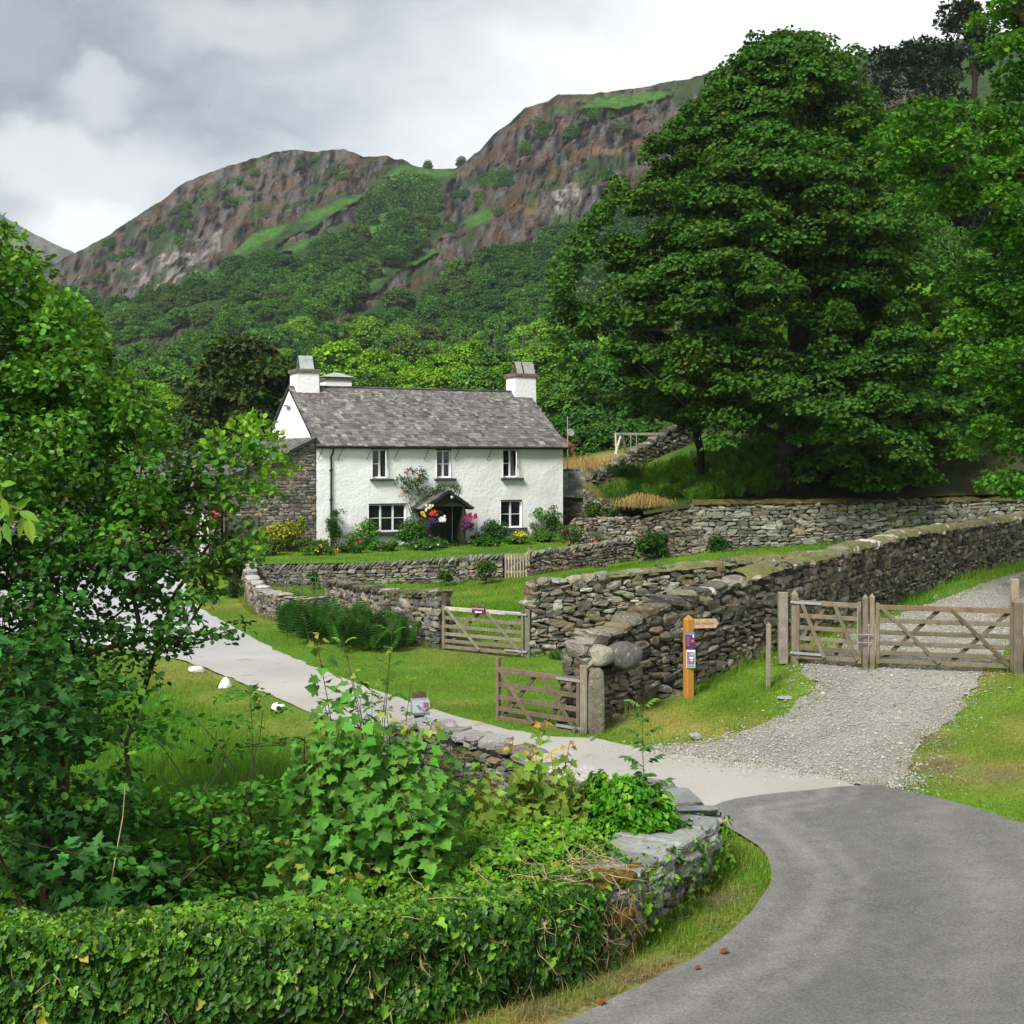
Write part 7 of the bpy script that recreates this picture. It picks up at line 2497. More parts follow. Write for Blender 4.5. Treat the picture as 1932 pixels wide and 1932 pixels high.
ivy = empty('ivy', (*NPc(s_end - 4)[:2], 0), 'thick dark and yellow-green ivy smothering the near wall along the road', 'ivy')
mb.build('leaves', M['leaf_gloss'], ivy)
wm.build('creeper', M['twig'], ivy)
# moss cushions on the stones where the ivy ends
for t_, off, a, b in ((s_face0 - .55, -.24, .22, .09), (s_face0 - .2, -.2, .26, .10), (s_face0 - .95, -.22, .16, .06), (s_face0 - .35, -.36, .2, .12), (s_face0 - 1.6, .0, .12, .03)):
    x, y, zf, zt = NPc(t_)
    tn = NPc.tan(np.array([t_]))[0]
    c_ = np.array((x + tn[1] * off, y - tn[0] * off, zt + (.0 if off > -.3 else -.3)))
    mb = MB()
    stones(mb, [c_], [(a, a * .7, b)], frame(NPc.tan(np.array([t_])), 1), [(.15, .095, .018)], n=6, e=2.2, jit=.2, g=g)
    mb.build('moss_cap', M['moss'], near_wall, smooth=True)

# ---- the round ivy bush on the wall
g = np.random.default_rng(855)
c0 = at(1168, 1538, 15.1)
mb = MB()
n = 5200
d = rdir(n, g)
d[:, 2] = np.abs(d[:, 2]) - .35 * (g.random(n) < .45)
lump = 1 + .55 * (vnoise(d[:, 0] * 2 + 5, d[:, 2] * 2 + d[:, 1] * 1.3, .45, 9) - .5)
P = c0 + d * np.array((.60, .50, .50)) * lump[:, None] * g.uniform(.86, 1.04, (n, 1)) + (0, 0, -.05)
cl = rand_tint((.055, .215, .008), n, .22, .1, g)
b_ = g.random(n) < .25
cl[b_] = rand_tint((.15, .34, .015), b_.sum(), .2, .1, g)
leaves(mb, 'ivy', P, d * (1, 1, .2) + g.normal(0, .4, (n, 3)) - (0, 0, .6), d + (0, 0, .7) + g.normal(0, .45, (n, 3)), .072 * g.uniform(.7, 1.3, n), cl)
ibs = []
for _ in range(9):
    a = g.uniform(0, 6.28)
    wm = MB()
    wm.tube(stem_pts(c0 - (0, 0, .75), c0 + (math.cos(a) * .35, math.sin(a) * .3, g.uniform(-.1, .25)), g), np.linspace(.016, .004, 7), 5, (.09, .07, .045))
    ibs.append(wm)
ib = empty('ivy_bush', (c0[0], c0[1], 0), 'dense bright green ivy bush humped over the inside of the bend wall', 'bush')
mb.build('leaves', M['leaf_gloss'], ib)
for wm in ibs:
    wm.build('stem', M['twig'], ib)


# ---- ferns
def fronds(mb, wm, bases, g, length, tint, arch=.5, pairs=15, out_dirs=None, pw=.22, v=.2, wid=.7):
    P, D, N, S, Cc = [], [], [], [], []
    for i, b in enumerate(bases):
        L = length * g.uniform(.7, 1.25)
        a = g.uniform(0, 6.28) if out_dirs is None else out_dirs[i]
        o_ = np.array((math.cos(a), math.sin(a), 0))
        t_ = np.linspace(0, 1, 8)
        k = arch * g.uniform(.6, 1.4)
        sp_ = b + o_ * (L * .75 * t_ ** 1.3)[:, None] * k / .5 * .8 + UP * (L * (t_ * .95 - .55 * k * t_ ** 2.2))[:, None]
        wm.tube(sp_, np.linspace(.008, .002, 8), 3, (.08, .07, .03), cap=False)
        sd_ = np.array((-o_[1], o_[0], 0))
        cc = np.array(tint) * (1 + g.normal(0, v)) * (1 + g.normal(0, .08, 3))
        for j in range(pairs):
            f = .14 + .86 * j / pairs
            c_ = np.array([np.interp(f, t_, sp_[:, m]) for m in range(3)])
            tg = unit(np.array([np.interp(min(f + .05, 1), t_, sp_[:, m]) for m in range(3)]) - np.array([np.interp(f - .05, t_, sp_[:, m]) for m in range(3)]))
            w_ = L * pw * math.sin(min(1, (f + .12) * 1.05) * np.pi) ** .8 + .015
            for s_ in (-1, 1):
                P.append(c_)
                D.append(sd_ * s_ + tg * .45 - UP * .12)
                N.append(np.cross(tg, sd_) * (1 if np.cross(tg, sd_)[2] > 0 else -1))
                S.append(w_)
                Cc.append(cc * (1 + g.normal(0, .12)))
    leaves(mb, 'narrow', P, D, N, np.array(S), np.clip(Cc, .003, .9), wid)


g = np.random.default_rng(866)
for lab, pts_, n_, L in (('large dark fern clump before the low walls beside the drive verge', [(565, 1205), (600, 1212), (640, 1222), (675, 1226)], 130, .95), ('smaller dark fern clump next to the squared wall end', [(705, 1226), (730, 1226), (750, 1222)], 70, .8)):
    mb, wm = MB(), MB()
    B_ = []
    for _ in range(n_):
        x, y = pts_[g.integers(len(pts_))]
        X, Y = gp(x + g.normal(0, 12), min(y - 12 + g.normal(0, 9), 1232))
        B_.append(np.array((X, Y, float(gz(X, Y)) - .03)))
    fronds(mb, wm, B_, g, L * 1.4, (.034, .11, .016), arch=.38)
    t = empty('fern', np.mean(B_, 0), lab, 'fern')
    mb.build('fronds', M['leaf'], t)
    wm.build('stem', M['twig'], t)
# bracken on the bank
mb, wm = MB(), MB()
B_, dirs = [], []
for _ in range(1300):
    x, Y = g.uniform(1195, 1475), g.uniform(53.2, 63)
    if x < 1300 and Y < 56:
        continue
    X = px(x, Y)
    B_.append(np.array((X, Y, float(bank_z(X, Y)) - .05)))
    dirs.append(-1.57 + g.normal(0, .9))
fronds(mb, wm, B_, g, 1.0, (.135, .31, .028), arch=.45, pairs=13, out_dirs=dirs, pw=.26, v=.3, wid=.6)
br = empty('bracken', np.mean(B_, 0), 'bed of feathery green bracken on the bank left of the sycamore trunk', 'bracken')
mb.build('fronds', M['leaf'], br)
wm.build('stem', M['twig'], br)
for lab, x, y, Y, n_, L, tint in (('bracken tuft growing out of the mossy wall below the dark tumbledown wall', 1185, 905, 58.5, 40, 1.0, (.058, .14, .028)), ('broad-leaved dock at the foot of the squared wall end', 1058, 1248, 32.4, 18, .42, (.07, .17, .03))):
    mb, wm = MB(), MB()
    b_ = at(x, y, Y)
    fronds(mb, wm, [b_ + g.normal(0, .25 if n_ > 20 else .08, 3) * (1.6, 1, .3) for _ in range(n_)], g, L, tint, pairs=9, pw=.3)
    t = empty('fern' if n_ > 20 else 'dock_plant', b_, lab, 'plant')
    mb.build('fronds', M['leaf'], t)
    wm.build('stem', M['twig'], t)


# ---- shrubs and flowers of the garden
def shrub(name, label, x0, y0, x1, y1, Y, g, tint, leaf=.07, n=900, kind='oval', cat='shrub', group=None, depth=.5, flowers=(), tip=None, rag=.2, base_y=None, stems=5, mat='leaf', pre=None):
    """a bush filling a pixel box at depth Y; flowers: (tint, count, size)"""
    cx_, cy_ = (x0 + x1) / 2, (y0 + y1) / 2
    c = at(cx_, cy_, Y)
    if Y > 52.8 and cx_ < 1075:                 # stands on the lawn
        c[2] += max(0, float(lawn_z(c[0], c[1])) - .08 - (c[2] - (y1 - y0) / 2 / F * Y))
    a, b = (x1 - x0) / 2 / F * Y, (y1 - y0) / 2 / F * Y
    n = int(n * 1.7)
    leaf *= 1.15
    m = max(6, n // 45)
    d = rdir(m, g) * (g.random((m, 1)) ** .4)
    C = c + d * (a * .82, depth * .8, b * .82)
    mb, wm = MB(), MB()
    r_ = min(a, b) * .42
    clump_leaves(mb, kind, C, r_ * (1 + rag * g.normal(0, 1, m)).clip(.4, 1.6), r_ * .8, 45, leaf, tint, g, .24, droop=.2, up=.6, tip=tip)
    bz_ = c[2] - b if base_y is None else at(cx_, base_y, Y)[2]
    base = np.array((c[0], c[1], bz_))
    for k in range(stems):
        wm.tube(stem_pts(base + g.normal(0, .05, 3) * (1, 1, 0), C[k % m], g), np.linspace(.018, .006, 7), 4, (.08, .06, .04))
    t = empty(name, base, label, cat, group)
    mb.build('leaves', M[mat], t)
    wm.build('stem', M['twig'], t)
    for fc, fn_, fs in flowers:
        fm = MB()
        d = unit(g.normal(0, 1, (fn_, 3)) + (0, -.9, .35))
        P_ = c + d * (a * .95, depth * .95, b * .9)
        for p in P_:
            cl = np.clip(np.array(fc) * (1 + g.normal(0, .12)), 0, .95)
            k5 = 5
            an = np.arange(k5) * 6.28 / k5 + g.uniform(0, 6)
            nr_ = unit(np.array((g.normal(0, .4), -1, .4)))
            uu = unit(np.cross(nr_, (0, 0, 1)))
            vv = np.cross(nr_, uu)
            Dp = np.cos(an)[:, None] * uu + np.sin(an)[:, None] * vv + nr_ * .25
            leaves(fm, 'patch', np.repeat(p[None], k5, 0), Dp, np.repeat(nr_[None], k5, 0), fs, np.repeat(cl[None], k5, 0))
        fm.build('blossom', M['petal'], t)
    return t


g = np.random.default_rng(877)
hY = lambda x, o=.7: 58 + max(face(x, 1000)[0], -4) * ES[1] - o
LG, MG, DG, YG = (.085, .22, .025), (.052, .16, .018), (.034, .105, .016), (.26, .33, .022)
shrub('golden_hop', 'bright yellow-green golden shrub against the stone barn wall', 497, 984, 572, 1030, hY(540), g, (.30, .36, .035), .09, 1500, tip=((.36, .36, .04), .3))
shrub('golden_hop', 'small upright yellow-green shoot on the barn wall beside the white corner', 556, 972, 580, 1010, hY(566), g, YG, .08, 280, depth=.2)
shrub('flowering_shrub', 'mixed green and yellow border shrub below the barn wall', 455, 1010, 540, 1056, hY(500, 1.6), g, (.12, .19, .035), .08, 1300, tip=((.34, .28, .05), .18))
shrub('border_shrub', 'low green border shrub between golden shrub and white house corner', 545, 1024, 628, 1056, hY(585, 1.3), g, (.085, .17, .032), .07, 1300, tip=((.3, .26, .06), .12))
shrub('climbing_shrub', 'dark narrow climber wrapped round the black downpipe', 616, 945, 652, 1034, hY(632, .35), g, DG, .07, 700, depth=.25)
shrub('rose_bush', 'open light green bush under the left end of the wide window', 656, 978, 722, 1040, hY(690), g, LG, .08, 700, rag=.4)
shrub('laurel_bush', 'round bright green bush between the wide window and the porch', 744, 988, 808, 1044, hY(775, .9), g, (.058, .165, .022), .07, 1900, flowers=(((.65, .25, .25), 2, .06),))
shrub('low_plant', 'low leafy plants at the left foot of the porch', 776, 1022, 850, 1048, hY(812, 1.9), g, (.07, .16, .035), .08, 1000)
shrub('low_plant', 'low leafy plants under the open light green bush', 640, 1028, 735, 1052, hY(690, 1.4), g, MG, .07, 1200, flowers=(((.55, .02, .02), 3, .06),))
shrub('low_plant', 'low leafy plants between porch and round dark bush', 880, 1018, 930, 1042, hY(905, 1.2), g, MG, .07, 700)
shrub('viburnum_bush', 'round dark glossy bush under the right-hand ground-floor window', 908, 984, 960, 1032, hY(934), g, (.040, .125, .022), .065, 1700, mat='leaf_gloss')
shrub('yellow_flower_bush', 'small bush covered in yellow flowers beside the picket gate', 963, 1018, 998, 1044, hY(980, 1.6), g, (.10, .17, .03), .06, 500, flowers=(((.70, .50, .02), 70, .04),))
shrub('low_plant', 'low leafy plants right of the yellow-flowered bush', 998, 1016, 1035, 1042, hY(1015, 1.2), g, LG, .07, 500)
shrub('climbing_rose', 'sparse rose bush climbing the white wall near the house corner', 996, 962, 1040, 1024, hY(1020, .4), g, LG, .07, 420, rag=.5, flowers=(((.7, .5, .45), 3, .06),), depth=.25)
shrub('climbing_rose', 'dense green climber on the right corner of the white wall', 1028, 960, 1062, 1020, hY(1046, .5), g, MG, .07, 700, depth=.4)
shrub('rockery_plant', 'tangled green rockery plants with red poppies at the terrace wall', 1040, 990, 1108, 1030, 55.4, g, (.085, .16, .045), .06, 1000, rag=.4, flowers=(((.6, .03, .02), 2, .06),))
shrub('lavender', 'grey-green tuft under the pale terrace wall', 1108, 1002, 1152, 1030, 54.9, g, (.10, .155, .09), .06, 700, kind='narrow', flowers=(((.6, .03, .02), 1, .07),))
shrub('wall_shrub', 'leafy shrub covering the foot of the shaded wall section', 1198, 998, 1262, 1054, 51.6, g, (.042, .11, .022), .085, 1500, depth=.4)
shrub('wall_shrub', 'patch of ivy climbing the long far wall near its left end', 1334, 1010, 1378, 1050, 50.2, g, (.040, .095, .02), .08, 700, depth=.25, rag=.4)
shrub('shed_shrub', 'two-tone shrub in front of the small shed', 1096, 945, 1142, 978, 58.5, g, (.08, .15, .025), .08, 700)
shrub('shed_shrub', 'dark little shrub under the mossy stepping wall', 1138, 955, 1168, 980, 57.0, g, (.045, .11, .025), .08, 400)
shrub('foxglove_clump', 'nettle and foxglove clump with pink flowers at the garden wall by the picket gate', 886, 1056, 942, 1096, 51.2, g, (.070, .145, .030), .08, 700, depth=.3, flowers=(((.45, .10, .35), 10, .04),), rag=.3)
shrub('nettle_clump', 'thin nettle clump against the middle of the garden wall', 818, 1066, 864, 1098, 51.2, g, (.070, .145, .030), .08, 420, depth=.25, rag=.4)
shrub('foxglove_clump', 'pink foxgloves at the foot of the right-hand garden wall', 1112, 1056, 1146, 1078, 52.4, g, (.075, .16, .032), .07, 300, depth=.2, flowers=(((.45, .10, .38), 10, .045),))
shrub('juniper_bush', 'dark bush between the curved low wall and the drive verge', 424, 1082, 462, 1134, 47, g, (.030, .066, .018), .08, 900, kind='needle_tuft')
shrub('wall_weed', 'weeds grown through the iron hurdle', 575, 1075, 605, 1120, 45, g, (.07, .15, .03), .08, 260, depth=.3, rag=.5)

for k, (x0, x1, o, h_, tint, lab, fl_) in enumerate((
        (560, 640, 2.7, 20, (.10, .20, .03), 'long low border plant on the lawn edge before the white house corner', ((.60, .45, .05), 8, .04)),
        (628, 700, 2.6, 18, MG, 'low border plant on the lawn edge before the left half of the wide window', ((.5, .02, .03), 5, .05)),
        (694, 760, 2.5, 20, LG, 'low border plant on the lawn edge before the round bright bush', ((.3, .12, .4), 4, .04)),
        (752, 840, 2.7, 20, (.075, .19, .03), 'low border plant on the lawn edge left of the porch step', ((.7, .65, .55), 4, .04)),
        (882, 950, 2.3, 17, MG, 'low border plant on the lawn edge right of the porch step', ((.6, .2, .3), 3, .035)),
        (940, 1010, 2.2, 17, LG, 'low border plant on the lawn edge behind the picket gate', ((.5, .1, .3), 4, .04)),
        (1000, 1062, 2.0, 20, (.09, .19, .035), 'low border plant on the lawn edge at the right corner of the house', ((.6, .15, .25), 3, .04)))):
    Y = hY((x0 + x1) / 2, o)
    zl = float(lawn_z(px((x0 + x1) / 2, Y), Y))
    yb = Y0 + (H - zl) * F / Y
    shrub('border_plant', lab, x0, yb - h_, x1, yb + 2, Y, g, tint, .075, 800, rag=.4, flowers=(fl_,), cat='plant', group='plants of the border before the house')

# climbing rose over the porch
C = np.concatenate([region_points([(751, 905), (775, 884), (800, 893), (815, 915), (842, 925), (840, 945), (815, 960), (815, 985), (785, 975), (770, 945), (760, 925)], 42, hY(785, .35), .12, g), region_points([(815, 915), (850, 912), (868, 922), (862, 935), (835, 935)], 10, hY(840, .9), .2, g)])
mb, wm = MB(), MB()
clump_leaves(mb, 'oval', C, .24, .22, 44, .08, (.045, .12, .025), g, .25, tip=((.12, .12, .05), .1))
rb = np.array((*hp(face(800, 1000)[0], -.35, BASE)[:2], BASE))
for k in range(7):
    wm.tube(stem_pts(rb + g.normal(0, .08, 3) * (1, 1, 0), C[k * 5], g), np.linspace(.022, .008, 7), 5, (.12, .10, .07))
t = empty('climbing_rose', rb, 'tall climbing rose with pale pink blooms left of and over the porch', 'rose')
mb.build('leaves', M['leaf'], t)
wm.build('stem', M['twig'], t)
fm = MB()
for x, y in ((765, 887), (811, 931), (819, 932), (757, 928), (822, 936), (787, 898)):
    p = at(x, y, hY(x, .6))
    an = np.arange(6) * 1.05
    for rr_ in (.1, .07):
        leaves(fm, 'patch', np.repeat(p[None], 6, 0), np.stack([np.cos(an), np.full(6, -.4 if rr_ < .1 else 0), np.sin(an)], 1), np.tile((0, -1, .1), (6, 1)), rr_, np.tile((.75, .48, .42), (6, 1)))
fm.build('blossom', M['petal'], t)

# flower baskets
for lab, x0, y0, x1, y1, groups_, Yo in (
        ('overflowing flower basket of red, white, yellow and blue beside the dark green door', 793, 950, 843, 996, (((.65, .46, .03), (798, 970), 8, 11), ((.62, .06, .03), (818, 968), 8, 15), ((.80, .80, .78), (834, 980), 8, 18), ((.05, .015, .2), (815, 986), 8, 20), ((.78, .72, .5), (808, 958), 8, 12)), 1.75),
        ('hanging basket of magenta and purple petunias right of the porch', 865, 968, 902, 998, (((.36, .02, .14), (884, 976), 12, 15), ((.17, .02, .14), (880, 990), 11, 30), ((.45, .02, .12), (898, 974), 5, 12)), 1.75),
        ('hanging basket of bright pink flowers on the far stone outbuilding', 397, 962, 420, 985, (((.75, .06, .20), (407, 970), 8, 26),), 3.0)):
    cx_, cy_ = (x0 + x1) / 2, (y0 + y1) / 2
    Y = hY(cx_, Yo) if x0 > 500 else 55.6
    c = at(cx_, cy_ + 4, Y)
    bk = empty('flower_basket', c, lab, 'flower basket')
    a = (x1 - x0) / 2 / F * Y
    mb = MB()
    mb.lathe([(0, -.28), (.14, -.24), (.22, -.1), (.24, 0), (.2, 0)], c, 14, (.10, .07, .04))
    mb.build('basket', M['twig'], bk)
    mb = MB()
    d = rdir(160, g)
    leaves(mb, 'oval', c + d * (a * .85, .3, .3), d, d + (0, 0, .6), .07, rand_tint((.06, .14, .03), 160, .2, .1, g))
    mb.build('leaves', M['leaf'], bk)
    for fc, (fx, fy), fr, fn_ in groups_:
        fm = MB()
        for _ in range(fn_):
            p = at(fx + g.normal(0, fr * .45), fy + g.normal(0, fr * .35), Y - .3 + g.normal(0, .05))
            an = np.arange(5) * 1.257 + g.uniform(0, 6)
            leaves(fm, 'patch', np.repeat(p[None], 5, 0), np.stack([np.cos(an), np.full(5, -.3), np.sin(an)], 1), np.tile((g.normal(0, .3), -1, .35), (5, 1)), .062, np.clip(np.array(fc)[None] * (1 + g.normal(0, .15, (5, 1))), 0, .9))
        fm.build('blossom', M['petal'], bk)
    if x0 > 860:
        wm = MB()
        p = hp(face(898, 990, -1.4)[0], -1.5, BASE)
        wm.tube([p, p + UP * 1.05], .02, 6, (.25, .24, .2))
        wm.build('stand', M['twig'], bk)

# small flowers scattered in the border
for lab, x, y, fc in (('red flower cluster beside the foot of the downpipe', 640, 1042, (.6, .02, .03)), ('blue flowers at the white house corner', 622, 1049, (.12, .06, .35))):
    X, Y = px(x, hY(x, 1.7)), hY(x, 1.7)
    c = at(x, y, Y)
    t = empty('border_flower', c - (0, 0, .15), lab, 'flowers')
    fm, wm = MB(), MB()
    for _ in range(10):
        p = c + g.normal(0, .07, 3)
        an = np.arange(5) * 1.257
        leaves(fm, 'patch', np.repeat(p[None], 5, 0), np.stack([np.cos(an), np.full(5, -.3), np.sin(an)], 1), np.tile((0, -1, .3), (5, 1)), .06, np.tile(fc, (5, 1)))
        wm.tube([p - (0, 0, .2), p], .004, 3, (.06, .12, .03))
    fm.build('blossom', M['petal'], t)
    wm.build('stem', M['twig'], t)

# foxglove against the high wall far up the track
X, Y = px(1856, 39.5), 39.5
z = float(gz(X, Y))
t = empty('foxglove', (X, Y, z), 'single tall pink foxglove against the high wall up the track', 'foxglove')
wm, fm = MB(), MB()
wm.tube([(X, Y, z), (X + .03, Y, z + .9), (X + .02, Y, z + 1.55)], [.014, .01, .004], 5, (.07, .13, .03))
for k in range(22):
    a = g.uniform(0, 6.28)
    leaves(fm, 'oval', [(X + .02, Y, z + .75 + .035 * k)], [(math.cos(a), math.sin(a), -.7)], [(0, 0, 1)], .10 - .003 * k, [(.50, .12, .36)])
an = g.uniform(0, 6.28, 26)
lm_ = MB()
leaves(lm_, 'oval', np.column_stack([np.full(26, X), np.full(26, Y), z + g.uniform(.05, .5, 26)]), np.stack([np.cos(an), np.sin(an), np.full(26, .1)], 1), np.tile((0, 0, 1), (26, 1)), .24, rand_tint((.06, .14, .03), 26, .2))
wm.build('stem', M['twig'], t)
fm.build('blossom', M['petal'], t)
lm_.build('leaves', M['leaf'], t)
# ------------------------------------------------------------------ grass
def blades(name, polys, dens, h, wd, zf, tint, exclude=(), g=None, hvar=None, bend=.45, cat=None, keep=None, hue=.1):
    """grass blades over plan polygons; hvar(X, Y) scales their height"""
    g = g or np.random.default_rng(900)
    Ps = []
    for p in polys:
        p = np.array(p, float)[:, :2]
        lo, hi = p.min(0), p.max(0)
        n_ = int((hi - lo).prod() * dens)
        q_ = lo + g.random((n_, 2)) * (hi - lo)
        k = inside(p, q_[:, 0], q_[:, 1])
        for e in exclude:
            k &= ~inside(e, q_[:, 0], q_[:, 1])
        Ps.append(q_[k])
    q_ = np.concatenate(Ps)
    xp = 966 + F * q_[:, 0] / q_[:, 1]
    q_ = q_[(xp > -60) & (xp < 1990)]
    if keep is not None:
        q_ = q_[g.random(len(q_)) < keep(q_[:, 0], q_[:, 1])]
    n_ = len(q_)
    hh = h * g.gamma(6, 1 / 6, n_) * (1 if hvar is None else hvar(q_[:, 0], q_[:, 1]))
    a = g.uniform(0, 2 * np.pi, n_)
    o_ = np.stack([np.cos(a), np.sin(a)], 1)
    sd_ = np.stack([-o_[:, 1], o_[:, 0]], 1)
    w_ = (wd * g.uniform(.6, 1.3, n_))[:, None]
    z = zf(q_[:, 0], q_[:, 1]) - .01
    b = bend * g.uniform(.3, 1.6, n_)
    mid = q_ + o_ * (hh * b * .3)[:, None]
    tipp = q_ + o_ * (hh * b)[:, None]
    v = np.stack([np.column_stack([q_ - sd_ * w_, z]), np.column_stack([q_ + sd_ * w_, z]),
                  np.column_stack([mid + sd_ * w_ * .75, z + hh * .62]), np.column_stack([mid - sd_ * w_ * .75, z + hh * .62]), np.column_stack([tipp, z + hh * (1 - .25 * b)])], 1)
    i0 = np.arange(n_)[:, None] * 5
    c_ = tint(q_[:, 0], q_[:, 1]) * (1 + g.normal(0, .22, (n_, 1))) * (1 + g.normal(0, hue, (n_, 3)) * (1, .5, .5))
    mb = MB()
    mb.add(v, [i0 + np.array([[0, 1, 2, 3]]), i0 + np.array([[3, 2, 4]])], np.repeat(np.clip(c_, .004, .8), 5, 0))
    return tag(mb.build(name, M['grass_blade']), kind='stuff')


g9 = np.random.default_rng(901)
ROADS = (asphalt_poly, drive_poly, gravel_poly)
GT2 = lambda X, Y: grass_tint(X, Y) * 1.1
clear = np.array([tuple(p) for p in meadow_poly])
# the rough meadow inside the near wall grows long; the verge of the drive is mown
dl = np.array(G((345, 1246), (400, 1265), (480, 1298), (560, 1334), (640, 1362), (710, 1388)))
blades('meadow_grass', [meadow_poly], 760, .20, .0042, gz, lambda X, Y: grass_tint(X, Y) * 1.1 * (1 - (kk := np.clip((polydist(dl, X, Y) - .9) / 1.6, 0, 1)[:, None])) + kk * np.array((.11, .26, .022)) * (.7 + .6 * vnoise(X, Y, 1.1, 4)[:, None]), ROADS, g9, lambda X, Y: .22 + 1.0 * np.clip((polydist(dl, X, Y) - 1.2) / 2.2, 0, 1) * (.6 + .8 * vnoise(X, Y, .9, 6)), bend=.6)
verge = [G((350, 1130), (400, 1160), (530, 1235), (710, 1305), (880, 1360), (1040, 1391), (1095, 1392)) + [(1.3, 23.6), (.5, 32.9), (-1.9, 34.0), (-3.4, 35.9), (-5.6, 39.2), (-8, 41.5), (-10.2, 46), (-11.5, 50)]]
blades('verge_grass', verge, 330, .05, .0045, gz, GT2, ROADS, g9, lambda X, Y: .7 + .7 * vnoise(X, Y, .7, 3))
isle = [[(1.35, 23.6), (2.0, 24.2), (2.9, 25.0), (3.6, 25.7), (5.4, 27.3), (6.0, 26.4)] + G((1500, 1250), (1530, 1285), (1510, 1325), (1440, 1368), (1330, 1395), (1240, 1420), (1130, 1395))]
blades('verge_grass', isle, 700, .06, .0042, gz, GT2, ROADS[:2], g9, lambda X, Y: .5 + 1.1 * vnoise(X, Y, .5, 3), keep=lambda X, Y: np.where(inside(gravel_poly, X, Y), .12, 1.0))
right = [G((1715, 1440), (1745, 1392), (1805, 1350), (1845, 1300), (1865, 1255), (1910, 1250)) + [(11.5, 25.5), (12.5, 17), (10, 15.5), (9.2, 15.9)] + G((1940, 1562), (1860, 1532), (1780, 1509), (1700, 1489))]
blades('verge_grass', right, 800, .055, .0042, gz, GT2, (asphalt_poly, drive_poly), g9, lambda X, Y: .45 + 1.1 * vnoise(X, Y, .6, 3))
bend_ = [[(-9, 9.75), (-4, 10.0), (-1.6, 10.3), (-.3, 10.75)] + G((1085, 1912), (1200, 1860), (1345, 1785), (1430, 1705), (1456, 1655), (1440, 1612), (1398, 1585), (1360, 1560)) + [(2.45, 15.6), (2.42, 15.1), (2.1, 14.6), (1.55, 13.6), (1.05, 12.8), (.45, 12.1), (-.15, 11.65), (-1.6, 10.9), (-4, 10.55), (-9, 10.35)]]
blades('verge_grass', bend_, 1900, .075, .0035, gz, GT2, ROADS, g9, lambda X, Y: .35 + 1.3 * vnoise(X, Y, .45, 3))
paddock = [[(-1.8, 34.2), (.6, 33.2), (4, 34.5), (9.3, 36.2), (13, 42), (16, 50), (5, 52.4), (.7, 52), (-10, 51.4), (-9.4, 48.5), (-6.0, 43), (-4.9, 40.4), (-3.2, 36.2)]]
blades('paddock_grass', paddock, 170, .085, .0075, gz, GT2, ROADS, g9, lambda X, Y: .4 + 1.3 * vnoise(X, Y, 1.2, 3))
beyond = [[(5.7, 27.8), (7.7, 30.4), (10.3, 34.7), (16.4, 42.2), (23, 50), (26, 46), (20, 36), (12, 26.5), (9.6, 25)]]
blades('track_grass', beyond, 260, .09, .006, gz, GT2, (), g9, lambda X, Y: .5 + 1.2 * vnoise(X, Y, .9, 3), keep=lambda X, Y: np.where(inside(gravel_poly, X, Y), np.clip(vnoise(X, Y, .9, 9) * 4 - 2.3, 0, .5) * (Y > 26.5), 1.0))
gm_ = [list(gravel_poly)]
pd_ = np.array(list(gravel_poly) + [gravel_poly[0]])
blades('track_weeds', gm_, 620, .045, .005, gz, lambda X, Y: GT2(X, Y), (), g9, lambda X, Y: .5 + vnoise(X, Y, .4, 3), keep=lambda X, Y: np.clip(1.3 - polydist(pd_, X, Y) / .55 - 1.0 * vnoise(X, Y, .5, 2), 0, .85) + np.clip(vnoise(X, Y, .55, 12) * 5 - 3.3, 0, .5) * (X > 6.6))


def strip(path, side, a, b):
    """a narrow plan strip along a wall foot"""
    P_ = Path([(*p[:2], 0, 0) for p in path])
    t_ = np.linspace(0, P_.len, 40)
    q_, tn = P_(t_), P_.tan(t_)
    n_ = np.stack([tn[:, 1], -tn[:, 0]], 1) * side
    return np.concatenate([q_[:, :2] + n_ * a, (q_[:, :2] + n_ * b)[::-1]])


# longer tufts where the mower never reaches: wall feet and gateposts
feet = [strip(lw, 1, -.02, .28), strip(mw, 1, -.02, .22), strip(fw, 1, -.05, .3), strip(gwl, 1, -.02, .25), strip(gwr, 1, -.02, .25), strip(kw[::-1], 1, -.05, .25), strip(cw, 1, -.02, .25), strip(nw_out, -1, .0, .22)]
for X, Y in ((px(1500, 26.2), 26.2), (px(1638, 25.7), 25.7), (px(1919, 24.9), 24.9), (px(1449, 25.1), 25.1), (SPX, SPY), (px(1101, 23.3), 23.3), (px(995, 33), 33), (px(838, 34), 34), (px(1477, 26.3), 26.3)):
    an = np.linspace(0, 6.28, 9)[:-1]
    feet.append(np.column_stack([X + .22 * np.cos(an), Y + .22 * np.sin(an)]))
blades('tufted_grass', feet, 520, .15, .0055, gz, lambda X, Y: grass_tint(X, Y) * np.array((.95, 1.0, .9)), (asphalt_poly, drive_poly), g9, lambda X, Y: .35 + 1.5 * vnoise(X, Y, .6, 21), bend=.6, keep=lambda X, Y: np.clip(vnoise(X, Y, .8, 23) * 3 - .7, 0, 1))
blades('lawn_grass', [lawn_poly], 130, .07, .008, lawn_z, lambda X, Y: GT2(X, Y) * .95, (), g9)
blades('bank_grass', [[(px(1165, 57), 57), (px(1300, 55), 55), (px(1900, 55), 55), (px(1900, 62), 62), (8, 66), (3, 78), (2, 78), (2.6, 66)]], 60, .3, .012, bank_z, lambda X, Y: bank_tint(X, Y) * 1.2, (), g9, bend=.8)
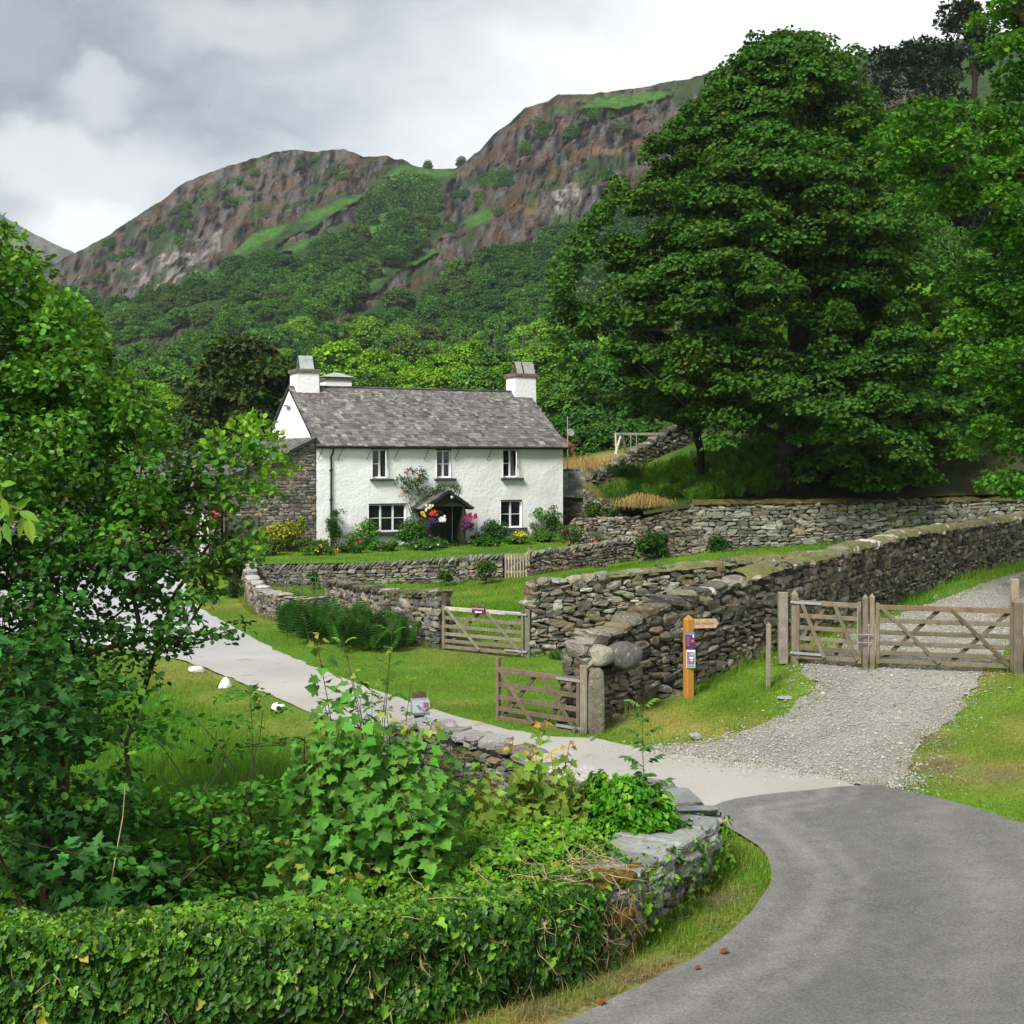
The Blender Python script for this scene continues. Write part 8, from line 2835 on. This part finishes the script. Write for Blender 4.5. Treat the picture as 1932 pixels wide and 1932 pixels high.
# the straw-coloured tussock drooping over the wall
tx, ty = px(1216, 53.4), 53.4
mb = MB()
n = 1500
a = g9.uniform(0, 2 * np.pi, n)
tu = g9.normal(0, 1, (n, 2))
b0 = np.column_stack([tx + tu[:, 0] * .45, ty + 1.0 + tu[:, 1] * .3, 3.0 + .22 * np.exp(-(tu ** 2).sum(1) / 2) + g9.normal(0, .06, n)])
L = g9.uniform(.3, .8, n)
o_ = np.column_stack([np.cos(a) * .7 + .25, -np.abs(np.sin(a)) - .4, np.zeros(n)])
o_ = unit(o_)
w_ = np.column_stack([-o_[:, 1], o_[:, 0], np.zeros(n)]) * .008
p1 = b0 + o_ * (L * .4)[:, None] + UP * (L * .32)[:, None]
p2 = b0 + o_ * (L * .95)[:, None] - UP * (L * .25)[:, None]
v = np.stack([b0 - w_, b0 + w_, p1 + w_, p1 - w_, p2], 1)
i0 = np.arange(n)[:, None] * 5
mb.add(v, [i0 + np.array([[0, 1, 2, 3]]), i0 + np.array([[3, 2, 4]])], np.repeat(rand_tint((.40, .29, .12), n, .25, .08), 5, 0))
tag(mb.build('dry_tussock', M['grass_blade'], origin=(tx, ty, 2.9)), 'straw-coloured grass tussock drooping over the wall above the garden corner', 'tussock')

blades('dry_litter', bend_, 420, .10, .0035, gz, lambda X, Y: np.array((.34, .25, .11))[None] * (.6 + .8 * vnoise(X, Y, .2, 5))[:, None], ROADS, g9, bend=1.7, keep=lambda X, Y: .15 + .85 * smooth(.5, .75, vnoise(X, Y, .5, 15)))
# fallen leaves and chips along the road edge
for k, (x, y, s_, lab) in enumerate(((1128, 1899, .06, 'curled rusty dead leaf lying on the road edge below the ivy'), (1357, 1803, .075, 'flat brown bark chip on the road edge beside the verge'), (1310, 1833, .05, 'small brown leaf on the verge edge'))):
    X, Y = gp(x, y)
    mb = MB()
    leaves(mb, 'maple' if k == 0 else 'oval', [(X, Y, float(gz(X, Y)) + .03)], [(1, .3, .15)], [(.1, -.4, 1)], s_ * 1.2, [(.28, .11, .035)])
    leaves(mb, 'maple' if k == 0 else 'oval', [(X + .01, Y, float(gz(X, Y)) + .03)], [(.6, -.3, .5)], [(-.5, -.4, 1)], s_ * 1.2, [(.22, .085, .03)])
    tag(mb.build('dead_leaf', M['leaf'], origin=(X, Y, float(gz(X, Y)))), lab, 'leaf')
# flat stones lying in the verge before the high wall
for k, (x, y, a, b, lab) in enumerate(((1480, 1318, .14, .02, 'thin flat pale slate lying on the verge near the leaning post'), (1312, 1395, .10, .05, 'small grey stone in the dry grass of the verge'), (1116, 1398, .05, .04, 'little pale stone at the foot of the wall end'))):
    X, Y = gp(x, y)
    z = float(gz(X, Y))
    mb = MB()
    stones(mb, [(X, Y, z + b)], [(a, a * .6, b)], rotz(.5 * k)[None], [(.30, .31, .29)], n=4, e=4, jit=.12)
    tag(mb.build('loose_stone', M['stone'], origin=(X, Y, z)), lab, 'stone')
# ------------------------------------------------------------------ the air of the valley
mb = MB()
mb.box((0, 880, 174), (3400, 2040, 372))
hm = bpy.data.materials.new('valley_air')
hm.use_nodes = True
t = NT(hm.node_tree)
pv_ = t.n('ShaderNodeVolumePrincipled', i={'Color': (.86, .92, 1.0, 1), 'Density': .00013, 'Anisotropy': .2})
t.n('ShaderNodeOutputMaterial', i={1: pv_.outputs[0]})
tag(mb.build('haze', hm), kind='stuff')
